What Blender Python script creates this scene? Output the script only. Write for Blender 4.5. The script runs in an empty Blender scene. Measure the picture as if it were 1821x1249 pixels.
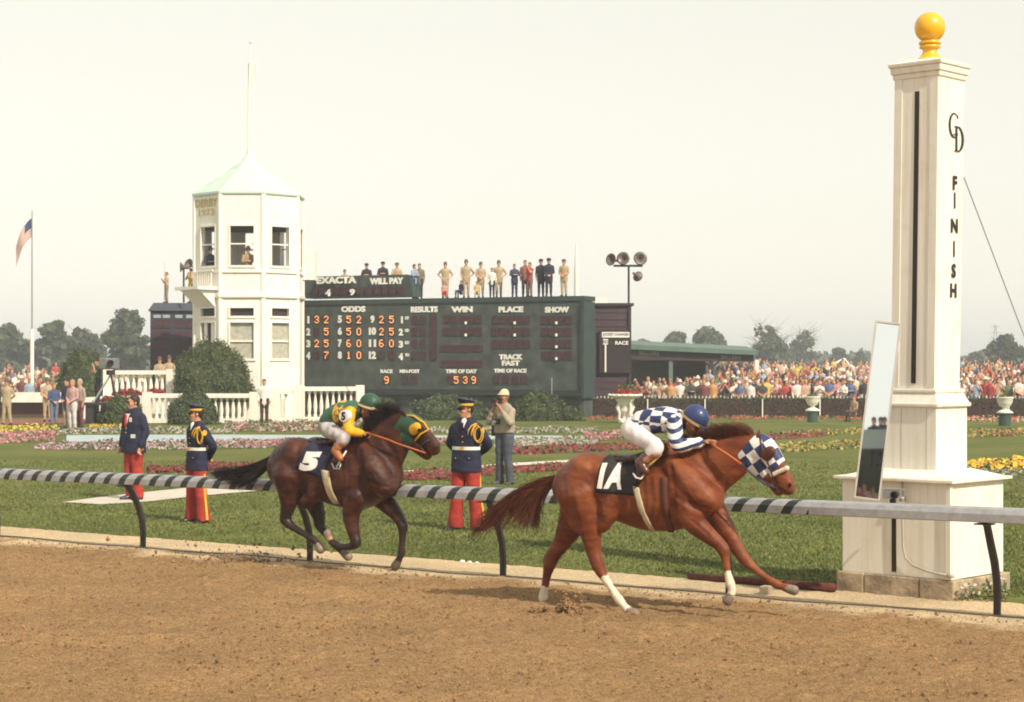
import bpy, bmesh, math, random
import numpy as np
from mathutils import Vector, Matrix
from mathutils.bvhtree import BVHTree

SC = bpy.context.scene
COL = SC.collection
rnd = random.Random(7)
NP = np.random.RandomState(11)

# ------------------------------------------------------------------ camera
F_PX, W_PX, H_PX = 3300.0, 1821.0, 1249.0      # focal length and frame of the photograph, in its pixels
HC, HOR = 2.4, 648.0                            # eye height in metres, horizon row
cam_d = bpy.data.cameras.new('camera')
cam_d.sensor_width = 36.0
cam_d.lens = F_PX / W_PX * 36.0
cam_d.shift_y = (HOR - H_PX / 2) / W_PX
cam_d.clip_start = 0.1
cam_d.clip_end = 6000.0
cam = bpy.data.objects.new('camera', cam_d)
COL.objects.link(cam)
cam.location = (0, 0, HC)
cam.rotation_euler = (math.radians(90), 0, 0)
SC.camera = cam

# ------------------------------------------------------------------ sky, sun, exposure
SUN_EL, SUN_AZ = math.radians(41), math.radians(52)      # SUN_AZ: from +X towards the camera side
sun_dir = Vector((math.cos(SUN_AZ) * math.cos(SUN_EL), -math.sin(SUN_AZ) * math.cos(SUN_EL), math.sin(SUN_EL)))
world = bpy.data.worlds.new('World')
SC.world = world
world.use_nodes = True
wn, wl = world.node_tree.nodes, world.node_tree.links
wn.clear()
sky = wn.new('ShaderNodeTexSky'); sky.sky_type = 'NISHITA'; sky.sun_disc = False
sky.sun_elevation = SUN_EL
sky.sun_rotation = math.atan2(sun_dir.x, sun_dir.y)
sky.air_density = 1.7; sky.dust_density = 0.9; sky.ozone_density = 1.0; sky.altitude = 100
hs = wn.new('ShaderNodeHueSaturation'); hs.inputs['Saturation'].default_value = 0.22
tint = wn.new('ShaderNodeMix'); tint.data_type = 'RGBA'; tint.blend_type = 'MULTIPLY'
tint.inputs[0].default_value = 1.0
tint.inputs[7].default_value = (1.0, 0.985, 0.93, 1)
bg = wn.new('ShaderNodeBackground'); bg.inputs['Strength'].default_value = 0.128
wo = wn.new('ShaderNodeOutputWorld')
wl.new(sky.outputs[0], hs.inputs['Color']); wl.new(hs.outputs[0], tint.inputs[6])
veil = wn.new('ShaderNodeMix'); veil.data_type = 'RGBA'; veil.inputs[0].default_value = 0.62      # thin even high haze
veil.inputs[7].default_value = (6.75, 6.5, 5.6, 1)
wl.new(tint.outputs[2], veil.inputs[6]); wl.new(veil.outputs[2], bg.inputs['Color']); wl.new(bg.outputs[0], wo.inputs['Surface'])
sun_l = bpy.data.lights.new('sun', 'SUN')
sun_l.energy = 4.2; sun_l.angle = math.radians(0.6); sun_l.color = (1.0, 0.90, 0.74)
sun = bpy.data.objects.new('sun', sun_l); COL.objects.link(sun)
sun.rotation_euler = sun_dir.to_track_quat('Z', 'Y').to_euler()
sun.location = (20, -30, 40)
SC.view_settings.view_transform = 'Standard'
SC.view_settings.look = 'None'
SC.view_settings.gamma = 1.0
SC.view_settings.exposure = 0.28
SC.view_settings.use_curve_mapping = False
try:
    SC.cycles.use_denoising = True
    SC.cycles.filter_width = 1.9
    SC.cycles.max_bounces = 6
    SC.cycles.volume_bounces = 0
    SC.cycles.transparent_max_bounces = 6
except Exception:
    pass

# ------------------------------------------------------------------ placing
def G(px, py, z=0.0):
    """point of the level z seen at photo pixel (px, py)"""
    y = F_PX * (HC - z) / (py - HOR)
    return Vector(((px - 910.5) * y / F_PX, y, z))
def PY(px, py, y):
    return Vector(((px - 910.5) * y / F_PX, y, HC - (py - HOR) * y / F_PX))
def V(*a): return np.array(a, float)

# ------------------------------------------------------------------ materials
MATS = {}
def mat(name, color, rough=0.6, var=0.12, scale=8.0, bump=0.0, bscale=60.0, metal=0.0, spec=0.4, emit=0.0,
        color2=None, sheen=0.0, coat=0.0, detail=4.0, coord='Object', bdist=0.02):
    if name in MATS: return MATS[name]
    m = bpy.data.materials.new(name); m.use_nodes = True
    nt = m.node_tree; n = nt.nodes; l = nt.links
    b = n['Principled BSDF']
    b.inputs['Roughness'].default_value = rough
    b.inputs['Metallic'].default_value = metal
    b.inputs['Specular IOR Level'].default_value = spec
    if sheen: b.inputs['Sheen Weight'].default_value = sheen
    if coat: b.inputs['Coat Weight'].default_value = coat; b.inputs['Coat Roughness'].default_value = 0.128
    tc = n.new('ShaderNodeTexCoord')
    c = (*color, 1)
    if var > 0:
        t = n.new('ShaderNodeTexNoise'); t.inputs['Scale'].default_value = scale; t.inputs['Detail'].default_value = detail
        l.new(tc.outputs[coord], t.inputs['Vector'])
        mr = n.new('ShaderNodeMapRange'); mr.inputs[1].default_value = 0.3; mr.inputs[2].default_value = 0.7
        l.new(t.outputs['Fac'], mr.inputs[0])
        mx = n.new('ShaderNodeMix'); mx.data_type = 'RGBA'
        c2 = color2 if color2 else tuple(v * (1 - var) for v in color)
        c1 = color if color2 else tuple(min(1, v * (1 + var)) for v in color)
        mx.inputs[6].default_value = (*c2, 1); mx.inputs[7].default_value = (*c1, 1)
        l.new(mr.outputs[0], mx.inputs[0]); l.new(mx.outputs[2], b.inputs['Base Color'])
    else:
        b.inputs['Base Color'].default_value = c
    if emit:
        b.inputs['Emission Color'].default_value = c; b.inputs['Emission Strength'].default_value = emit
    if bump:
        t2 = n.new('ShaderNodeTexNoise'); t2.inputs['Scale'].default_value = bscale; t2.inputs['Detail'].default_value = 5
        l.new(tc.outputs[coord], t2.inputs['Vector'])
        bp = n.new('ShaderNodeBump'); bp.inputs['Strength'].default_value = bump; bp.inputs['Distance'].default_value = bdist
        l.new(t2.outputs['Fac'], bp.inputs['Height']); l.new(bp.outputs[0], b.inputs['Normal'])
    MATS[name] = m
    return m

# ------------------------------------------------------------------ objects
def tag(o, label=None, cat=None, group=None, kind=None):
    if label: o['label'] = label
    if cat: o['category'] = cat
    if group: o['group'] = group
    if kind: o['kind'] = kind
    return o
def empty(name, loc=(0, 0, 0), rz=0.0, label=None, cat=None, group=None):
    o = bpy.data.objects.new(name, None); COL.objects.link(o)
    o.location = loc; o.rotation_euler = (0, 0, rz); o.empty_display_size = 0.1
    return tag(o, label, cat, group)
def link(name, me, parent=None, mats=None, loc=None, rz=None):
    o = bpy.data.objects.new(name, me); COL.objects.link(o)
    if mats is not None and len(me.materials) == 0:
        for m in (mats if isinstance(mats, (list, tuple)) else [mats]): me.materials.append(m)
    if parent is not None: o.parent = parent
    if loc is not None: o.location = loc
    if rz is not None: o.rotation_euler = (0, 0, rz)
    return o
def pymesh(name, verts, faces, mats=None, idx=None, smooth=False):
    me = bpy.data.meshes.new(name)
    me.from_pydata([tuple(map(float, v)) for v in verts], [], faces)
    if mats is not None:
        for m in (mats if isinstance(mats, (list, tuple)) else [mats]): me.materials.append(m)
    if idx is not None: me.polygons.foreach_set('material_index', np.asarray(idx, np.int32))
    if smooth: me.polygons.foreach_set('use_smooth', np.ones(len(me.polygons), bool))
    me.update()
    return me
def npmesh(name, verts, faces, mats=None, idx=None, smooth=False):
    """fast mesh from numpy arrays, faces (n,3) or (n,4)"""
    verts = np.asarray(verts, np.float32); faces = np.asarray(faces, np.int32)
    k = faces.shape[1]
    me = bpy.data.meshes.new(name)
    me.vertices.add(len(verts)); me.vertices.foreach_set('co', verts.ravel())
    me.loops.add(faces.size); me.loops.foreach_set('vertex_index', faces.ravel())
    me.polygons.add(len(faces))
    me.polygons.foreach_set('loop_start', np.arange(0, faces.size, k, dtype=np.int32))
    if mats is not None:
        for m in (mats if isinstance(mats, (list, tuple)) else [mats]): me.materials.append(m)
    if idx is not None: me.polygons.foreach_set('material_index', np.asarray(idx, np.int32))
    me.polygons.foreach_set('use_smooth', np.full(len(faces), bool(smooth)))
    me.update(calc_edges=True); me.validate()
    return me

class MB:
    """collects simple solids into one mesh"""
    def __init__(s): s.v = []; s.f = []; s.i = []; s.cur = 0
    def add(s, vs, fs, mi=None):
        o = len(s.v); s.v += [tuple(map(float, p)) for p in vs]
        s.f += [tuple(o + j for j in q) for q in fs]; s.i += [s.cur if mi is None else mi] * len(fs)
        return s
    def box(s, c, d, rz=0.0, mi=None, M=None):
        x, y, z = d[0] / 2, d[1] / 2, d[2] / 2
        ca, sa = math.cos(rz), math.sin(rz)
        vs = []
        for dx, dy, dz in ((-x,-y,-z),(x,-y,-z),(x,y,-z),(-x,y,-z),(-x,-y,z),(x,-y,z),(x,y,z),(-x,y,z)):
            p = Vector((c[0] + dx * ca - dy * sa, c[1] + dx * sa + dy * ca, c[2] + dz))
            vs.append(M @ p if M is not None else p)
        return s.add(vs, [(0,3,2,1),(4,5,6,7),(0,1,5,4),(1,2,6,5),(2,3,7,6),(3,0,4,7)], mi)
    def rings(s, rings, close=True, cap=True, mi=None):
        o = []; n = len(rings[0])
        for r in rings: o += list(r)
        fs = []
        for k in range(len(rings) - 1):
            for j in range(n if close else n - 1):
                a, b = k * n + j, k * n + (j + 1) % n
                fs.append((a, b, b + n, a + n))
        if cap and close:
            fs.append(tuple(range(n - 1, -1, -1))); fs.append(tuple((len(rings) - 1) * n + j for j in range(n)))
        return s.add(o, fs, mi)
    def lathe(s, prof, n=16, c=(0, 0, 0), a0=0.0, mi=None):
        return s.rings([[(c[0] + r * math.cos(a0 + 2*math.pi*j/n), c[1] + r * math.sin(a0 + 2*math.pi*j/n), c[2] + z) for j in range(n)] for r, z in prof], mi=mi)
    def tube(s, pts, rad, n=8, mi=None, up=(0, 0, 1)):
        pts = [Vector(p) for p in pts]; R = rad if isinstance(rad, (list, tuple)) else [rad] * len(pts)
        rings = []
        t0 = (pts[1] - pts[0]).normalized()
        u = Vector(up)
        if abs(u.dot(t0)) > 0.95: u = Vector((1, 0, 0))
        for k, p in enumerate(pts):
            t = ((pts[min(k+1, len(pts)-1)] - pts[max(k-1, 0)])).normalized()
            a = t.cross(u).normalized(); b = a.cross(t); u = b
            rings.append([p + (a * math.cos(2*math.pi*j/n) + b * math.sin(2*math.pi*j/n)) * R[k] for j in range(n)])
        return s.rings(rings, mi=mi)
    def mesh(s, name, mats, smooth=False):
        return pymesh(name, s.v, s.f, mats, s.i, smooth)
    def build(s, name, mats, parent=None, loc=None, rz=None, smooth=False):
        return link(name, s.mesh(name, mats, smooth), parent, None, loc, rz)

def bevel(o, w=0.01, seg=2):
    m = o.modifiers.new('bevel', 'BEVEL'); m.width = w; m.segments = seg; m.limit_method = 'ANGLE'
    return o

# ------------------------------------------------------------------ lettering
def text_mesh(s, width=None, height=1.0, bold=0.0, depth=0.0, name='lettering', fixed=None):
    """flat or extruded letters in the XZ plane, centred on the origin, scaled to width x height"""
    cu = bpy.data.curves.new('t', 'FONT'); cu.body = s; cu.offset = bold; cu.resolution_u = 3
    cu.align_x = 'CENTER'
    o = bpy.data.objects.new('t', cu); COL.objects.link(o)
    dg = bpy.context.evaluated_depsgraph_get()
    me = bpy.data.meshes.new_from_object(o.evaluated_get(dg))
    bpy.data.objects.remove(o); bpy.data.curves.remove(cu)
    n = len(me.vertices); co = np.zeros(n * 3, np.float32); me.vertices.foreach_get('co', co); co = co.reshape(-1, 3)
    mn, mx = co.min(0), co.max(0)
    sz = height / max(mx[1] - mn[1], 1e-6)
    sx = sz if width is None else width / max(mx[0] - mn[0], 1e-6)
    out = np.zeros_like(co)
    out[:, 0] = (co[:, 0] - (mn[0] + mx[0]) / 2) * sx
    out[:, 2] = (co[:, 1] - (mn[1] + mx[1]) / 2) * sz
    me.vertices.foreach_set('co', out.ravel()); me.update(); me.name = name
    return me

# ------------------------------------------------------------------ solid bodies: blended tapered capsules -> one continuous surface
def prim(a, b, ra, rb, k=0.03, tg=0, ax=None, sq=1.0):
    return (np.asarray(a, float), np.asarray(b, float), float(ra), float(rb), float(k), int(tg), None if ax is None else np.asarray(ax, float) / np.linalg.norm(ax), float(sq))
def chain(pts, rad, k=0.03, tg=0, ax=None, sq=1.0, sub=3):
    """tapered tube through pts (Catmull-Rom); sq and tg may be lists"""
    P = [np.asarray(p, float) for p in pts]; n = len(P); out = []
    S = sq if isinstance(sq, (list, tuple)) else [sq] * n
    T = tg if isinstance(tg, (list, tuple)) else [tg] * n
    def cr(i, t):
        p0, p1, p2, p3 = P[max(i-1, 0)], P[i], P[i+1], P[min(i+2, n-1)]
        return 0.5 * (2*p1 + (p2-p0)*t + (2*p0-5*p1+4*p2-p3)*t*t + (3*p1-p0-3*p2+p3)*t**3)
    def ls(A, i, t): 
        s = t
        return A[i] + (A[i+1] - A[i]) * s
    for i in range(n - 1):
        for j in range(sub):
            t0, t1 = j / sub, (j + 1) / sub
            out.append(prim(cr(i, t0), cr(i, t1), ls(rad, i, t0), ls(rad, i, t1), k, T[i] if t1 < .99 or True else T[i+1], ax, (ls(S, i, t0) + ls(S, i, t1)) / 2))
    return out
def ball(c, r, k=0.03, tg=0, ax=None, sq=1.0):
    return prim(c, np.asarray(c, float) + 1e-5, r, r, k, tg, ax, sq)

def sdf_mesh(name, prims, h, mats, clip=None, smooth_it=1, tagidx=True, extra=None):
    lo = np.min([np.minimum(p[0] - p[2]*max(1,p[7]), p[1] - p[3]*max(1,p[7])) for p in prims], 0) - 3 * h
    hi = np.max([np.maximum(p[0] + p[2]*max(1,p[7]), p[1] + p[3]*max(1,p[7])) for p in prims], 0) + 3 * h
    N = np.ceil((hi - lo) / h).astype(int) + 1
    Fd = np.full(N, 1.0, np.float32); TG = np.zeros(N, np.uint8)
    ax = [lo[i] + h * np.arange(N[i]) for i in range(3)]
    for a, b, ra, rb, k, tg, sa, sq in prims:
        m = max(ra, rb) * max(1.0, sq) + k + 2.5 * h
        i0 = np.maximum(((np.minimum(a, b) - m - lo) / h).astype(int), 0)
        i1 = np.minimum(((np.maximum(a, b) + m - lo) / h).astype(int) + 2, N)
        sl = tuple(slice(i0[i], i1[i]) for i in range(3))
        X = ax[0][sl[0]][:, None, None] - a[0]; Y = ax[1][sl[1]][None, :, None] - a[1]; Z = ax[2][sl[2]][None, None, :] - a[2]
        ba = b - a
        if sa is not None and sq != 1.0:
            d = (X * sa[0] + Y * sa[1] + Z * sa[2]) * (1 / sq - 1)
            X = X + sa[0] * d; Y = Y + sa[1] * d; Z = Z + sa[2] * d
            ba = ba + sa * (ba @ sa) * (1 / sq - 1)
        bb = ba @ ba
        t = np.clip((X * ba[0] + Y * ba[1] + Z * ba[2]) / bb, 0, 1)
        dist = np.sqrt((X - t * ba[0])**2 + (Y - t * ba[1])**2 + (Z - t * ba[2])**2) - (ra + t * (rb - ra))
        old = Fd[sl]
        TG[sl] = np.where(dist < old, tg, TG[sl])
        if k > 0:
            hh = np.maximum(k - np.abs(old - dist), 0) / k
            Fd[sl] = np.minimum(old, dist) - hh * hh * k * 0.25
        else:
            Fd[sl] = np.minimum(old, dist)
    if clip is not None:        # keep the part where clip(x,y,z) < 0
        Fd = np.maximum(Fd, clip(ax[0][:, None, None], ax[1][None, :, None], ax[2][None, None, :]).astype(np.float32))
    ins = Fd < 0
    c = np.zeros(tuple(N - 1), np.uint8)
    for dx in (0, 1):
        for dy in (0, 1):
            for dz in (0, 1):
                c += ins[dx:N[0]-1+dx, dy:N[1]-1+dy, dz:N[2]-1+dz]
    act = (c > 0) & (c < 8)
    I = np.argwhere(act); nv = len(I)
    vid = np.full(act.shape, -1, np.int64); vid[act] = np.arange(nv)
    acc = np.zeros((nv, 3)); cnt = np.zeros(nv)
    corners = [(0,0,0),(1,0,0),(0,1,0),(1,1,0),(0,0,1),(1,0,1),(0,1,1),(1,1,1)]
    val = [Fd[I[:,0]+q[0], I[:,1]+q[1], I[:,2]+q[2]].astype(float) for q in corners]
    for e0, e1 in ((0,1),(2,3),(4,5),(6,7),(0,2),(1,3),(4,6),(5,7),(0,4),(1,5),(2,6),(3,7)):
        f0, f1 = val[e0], val[e1]; ms = (f0 < 0) != (f1 < 0)
        t = np.where(ms, f0 / np.where(np.abs(f0 - f1) < 1e-9, 1e-9, f0 - f1), 0)[:, None]
        p = np.array(corners[e0])[None] * (1 - t) + np.array(corners[e1])[None] * t
        acc += p * ms[:, None]; cnt += ms
    pos = lo + h * (I + acc / cnt[:, None])
    quads = []
    for axn in range(3):
        s0 = [slice(None)] * 3; s1 = [slice(None)] * 3
        s0[axn] = slice(0, N[axn]-1); s1[axn] = slice(1, N[axn])
        A, B = ins[tuple(s0)], ins[tuple(s1)]
        E = np.argwhere(A != B); sg = A[E[:,0], E[:,1], E[:,2]]
        u, w = (axn + 1) % 3, (axn + 2) % 3
        ok = (E[:, u] > 0) & (E[:, w] > 0) & (E[:, u] < N[u]-1) & (E[:, w] < N[w]-1)
        E = E[ok]; sg = sg[ok]
        def at(du, dw):
            q = E.copy(); q[:, u] += du; q[:, w] += dw
            return vid[q[:,0], q[:,1], q[:,2]]
        Q = np.stack([at(-1,-1), at(0,-1), at(0,0), at(-1,0)], 1)
        Q[~sg] = Q[~sg][:, ::-1]
        quads.append(Q)
    Q = np.concatenate(quads)
    Q = Q[(Q >= 0).all(1)]
    for _ in range(smooth_it):
        s = np.zeros_like(pos); n = np.zeros(nv)
        for i in range(4):
            a_, b_ = Q[:, i], Q[:, (i+1) % 4]
            np.add.at(s, a_, pos[b_]); np.add.at(n, a_, 1); np.add.at(s, b_, pos[a_]); np.add.at(n, b_, 1)
        pos = np.where(n[:, None] > 0, 0.5 * pos + 0.5 * s / np.maximum(n, 1)[:, None], pos)
    idx = None
    if tagidx:
        vt = TG[I[:,0], I[:,1], I[:,2]]
        idx = vt[Q[:, 0]]
    return npmesh(name, pos, Q, mats, idx, smooth=True)

def wrinkle(me, amp, f, seed=0, ax=(1, 1, 1)):
    """cloth folds: pushes the surface along its normals in warped ridges"""
    rs = np.random.RandomState(seed); n = len(me.vertices)
    co = np.zeros(n*3, np.float32); me.vertices.foreach_get('co', co); co = co.reshape(-1, 3)
    no = np.zeros(n*3, np.float32); me.vertices.foreach_get('normal', no); no = no.reshape(-1, 3)
    q = co*np.array(ax); d = np.zeros(n)
    for k in range(4):
        a, b = rs.normal(size=3), rs.normal(size=3); a /= np.linalg.norm(a); b /= np.linalg.norm(b)
        d += (1 - 2*np.abs(np.sin(f*(1 + .5*k)*(q @ a) + 1.8*np.sin(f*.6*(q @ b) + rs.rand()*6) + rs.rand()*6)))/(1 + .5*k)
    co = co + no*(amp*d/2.2)[:, None]
    me.vertices.foreach_set('co', co.astype(np.float32).ravel()); me.update()
    return me
def mesh_bvh(me):
    return BVHTree.FromPolygons([v.co.copy() for v in me.vertices], [tuple(p.vertices) for p in me.polygons])

# ------------------------------------------------------------------ scattered cards, strands
def cards(n, centers, normals, size, aspect=1.0, jitter=1.0, rs=NP, quad=True):
    """n small quads (leaf or petal sized) around centers, facing roughly along normals"""
    r = rs.normal(size=(n, 3)); nn = normals + jitter * r
    nn /= np.linalg.norm(nn, axis=1)[:, None] + 1e-9
    a = np.cross(nn, rs.normal(size=(n, 3))); a /= np.linalg.norm(a, axis=1)[:, None] + 1e-9
    b = np.cross(nn, a)
    sz = (size * (0.6 + 0.8 * rs.rand(n)))[:, None]
    v = np.stack([centers - a*sz - b*sz*aspect*.3, centers + a*sz*.2 - b*sz*aspect, centers + a*sz + b*sz*aspect*.3, centers - a*sz*.2 + b*sz*aspect], 1).reshape(-1, 3)
    f = np.arange(4 * n).reshape(n, 4)
    return v, f
def strands(paths, r0, r1, n=3):
    """thin tapered three-sided hairs along each path (list of (m,3) arrays)"""
    vs = []; fs = []; o = 0
    for P in paths:
        m = len(P)
        T = np.gradient(P, axis=0); T /= np.linalg.norm(T, axis=1)[:, None] + 1e-9
        A = np.cross(T, np.array([0.3, 0.9, 0.2])); A /= np.linalg.norm(A, axis=1)[:, None] + 1e-9
        B = np.cross(T, A)
        R = np.linspace(r0, r1, m)[:, None]
        for j in range(n):
            an = 2 * math.pi * j / n
            vs.append((P + (A * math.cos(an) + B * math.sin(an)) * R))
        for i in range(m - 1):
            for j in range(n):
                fs.append((o + j*m + i, o + ((j+1) % n)*m + i, o + ((j+1) % n)*m + i + 1, o + j*m + i + 1))
        o += m * n
    return np.concatenate(vs), np.array(fs)
def bez(p0, p1, p2, p3, m=9):
    t = np.linspace(0, 1, m)[:, None]
    return (1-t)**3*p0 + 3*(1-t)**2*t*p1 + 3*(1-t)*t*t*p2 + t**3*p3
def vnoise(nx, ny, cell, rs=NP):
    """smooth value noise on an nx x ny grid"""
    gx, gy = int(nx / cell) + 3, int(ny / cell) + 3
    g = rs.rand(gx, gy)
    x = np.arange(nx) / cell; y = np.arange(ny) / cell
    xi, yi = x.astype(int), y.astype(int); xf, yf = x - xi, y - yi
    xf = xf*xf*(3-2*xf); yf = yf*yf*(3-2*yf)
    xf = xf[:, None]; yf = yf[None]
    g00 = g[xi][:, yi]; g10 = g[xi+1][:, yi]; g01 = g[xi][:, yi+1]; g11 = g[xi+1][:, yi+1]
    return (g00*(1-xf)+g10*xf)*(1-yf) + (g01*(1-xf)+g11*xf)*yf

# ================================================================== the setting: ground, track, beds
R0 = Vector((-0.086, 21.0, 0)); RE = Vector((0.820, -0.572, 0)).normalized(); RN = Vector((-RE.y, RE.x, 0))   # rail line, along and towards the infield
def RL(u, w, z=0.0): 
    p = R0 + RE * u + RN * w; return Vector((p.x, p.y, z))

def node_mat(name):
    m = bpy.data.materials.new(name); m.use_nodes = True
    return m, m.node_tree.nodes, m.node_tree.links, m.node_tree.nodes['Principled BSDF']
def ramp(n, stops):
    r = n.new('ShaderNodeValToRGB'); e = r.color_ramp.elements
    while len(e) > 1: e.remove(e[-1])
    e[0].position = stops[0][0]; e[0].color = (*stops[0][1], 1)
    for p, c in stops[1:]:
        x = e.new(p); x.color = (*c, 1)
    return r
def noise(n, l, vec, scale, detail=5, rough=0.6):
    t = n.new('ShaderNodeTexNoise'); t.inputs['Scale'].default_value = scale; t.inputs['Detail'].default_value = detail
    t.inputs['Roughness'].default_value = rough; l.new(vec, t.inputs['Vector']); return t.outputs['Fac']

def grass_material():
    m, n, l, b = node_mat('lawn_grass')
    tc = n.new('ShaderNodeTexCoord'); v = tc.outputs['Object']
    mp = n.new('ShaderNodeMapping'); mp.inputs['Rotation'].default_value = (0, 0, math.radians(-20)); l.new(v, mp.inputs[0])
    big = noise(n, l, v, 0.35, 4); fine = noise(n, l, v, 9.0, 6, .7)
    r1 = ramp(n, [(0.3, (0.082, 0.102, 0.026)), (0.5, (0.118, 0.134, 0.036)), (0.7, (0.160, 0.160, 0.056))]); l.new(big, r1.inputs[0])
    r2 = ramp(n, [(0.3, (0.55, 0.6, 0.5)), (0.7, (1.25, 1.2, 1.1))]); l.new(fine, r2.inputs[0])
    mx = n.new('ShaderNodeMix'); mx.data_type = 'RGBA'; mx.blend_type = 'MULTIPLY'; mx.inputs[0].default_value = 1
    l.new(r1.outputs[0], mx.inputs[6]); l.new(r2.outputs[0], mx.inputs[7]); l.new(mx.outputs[2], b.inputs['Base Color'])
    b.inputs['Roughness'].default_value = 0.9; b.inputs['Specular IOR Level'].default_value = 0.1
    bp = n.new('ShaderNodeBump'); bp.inputs['Strength'].default_value = 0.45; bp.inputs['Distance'].default_value = 0.03
    l.new(fine, bp.inputs['Height']); l.new(bp.outputs[0], b.inputs['Normal'])
    return m
M_GRASS = grass_material()

# one sheet: level lawn, a step down under the track, a gentle rise under the far spectators
def rise(x, y):
    """height of the infield"""
    t = min(max((y - 87.0) / 40.0, 0), 1)
    return 1.0 * t * t * (3 - 2 * t)
def build_ground():
    us = [-1500, -300, -80, -30, -12, 0, 12, 30, 80, 300, 1500]
    verts = []; faces = []
    rows = []
    for w in (-400, -30, 0.985): rows.append([RL(u, w, -0.13) for u in us])
    rows.append([RL(u, 0.99, 0.012) for u in us])
    ys = [60, 87, 92, 97, 102, 107, 112, 117, 122, 127, 200, 500, 2500]
    # rows parallel to the rail until the far ones, which follow depth
    for w in (6, 14, 24): rows.append([RL(u, w, 0) for u in us])
    n = len(us)
    for r in rows: verts += [tuple(p) for p in r]
    for k in range(len(rows) - 1):
        for j in range(n - 1):
            a = k * n + j; faces.append((a, a + 1, a + n + 1, a + n))
    me = pymesh('ground', verts, faces, M_GRASS)
    bm = bmesh.new(); bm.from_mesh(me)
    # the far part as its own grid, edge bridged by overlap a hair lower
    xs = [-1800, -500, -200, -100, -60, -40, -20, 0, 20, 40, 60, 100, 200, 500, 1800]
    yy = [34, 50, 70, 87, 92, 97, 102, 107, 112, 117, 122, 127, 160, 300, 700, 2600]
    g = [[bm.verts.new((x, y, rise(x, y) - 0.006)) for x in xs] for y in yy]
    for i in range(len(yy) - 1):
        for j in range(len(xs) - 1):
            bm.faces.new((g[i][j], g[i][j+1], g[i+1][j+1], g[i+1][j]))
    bm.to_mesh(me); bm.free()
    o = link('ground', me); tag(o, kind='structure')
build_ground()

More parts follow.
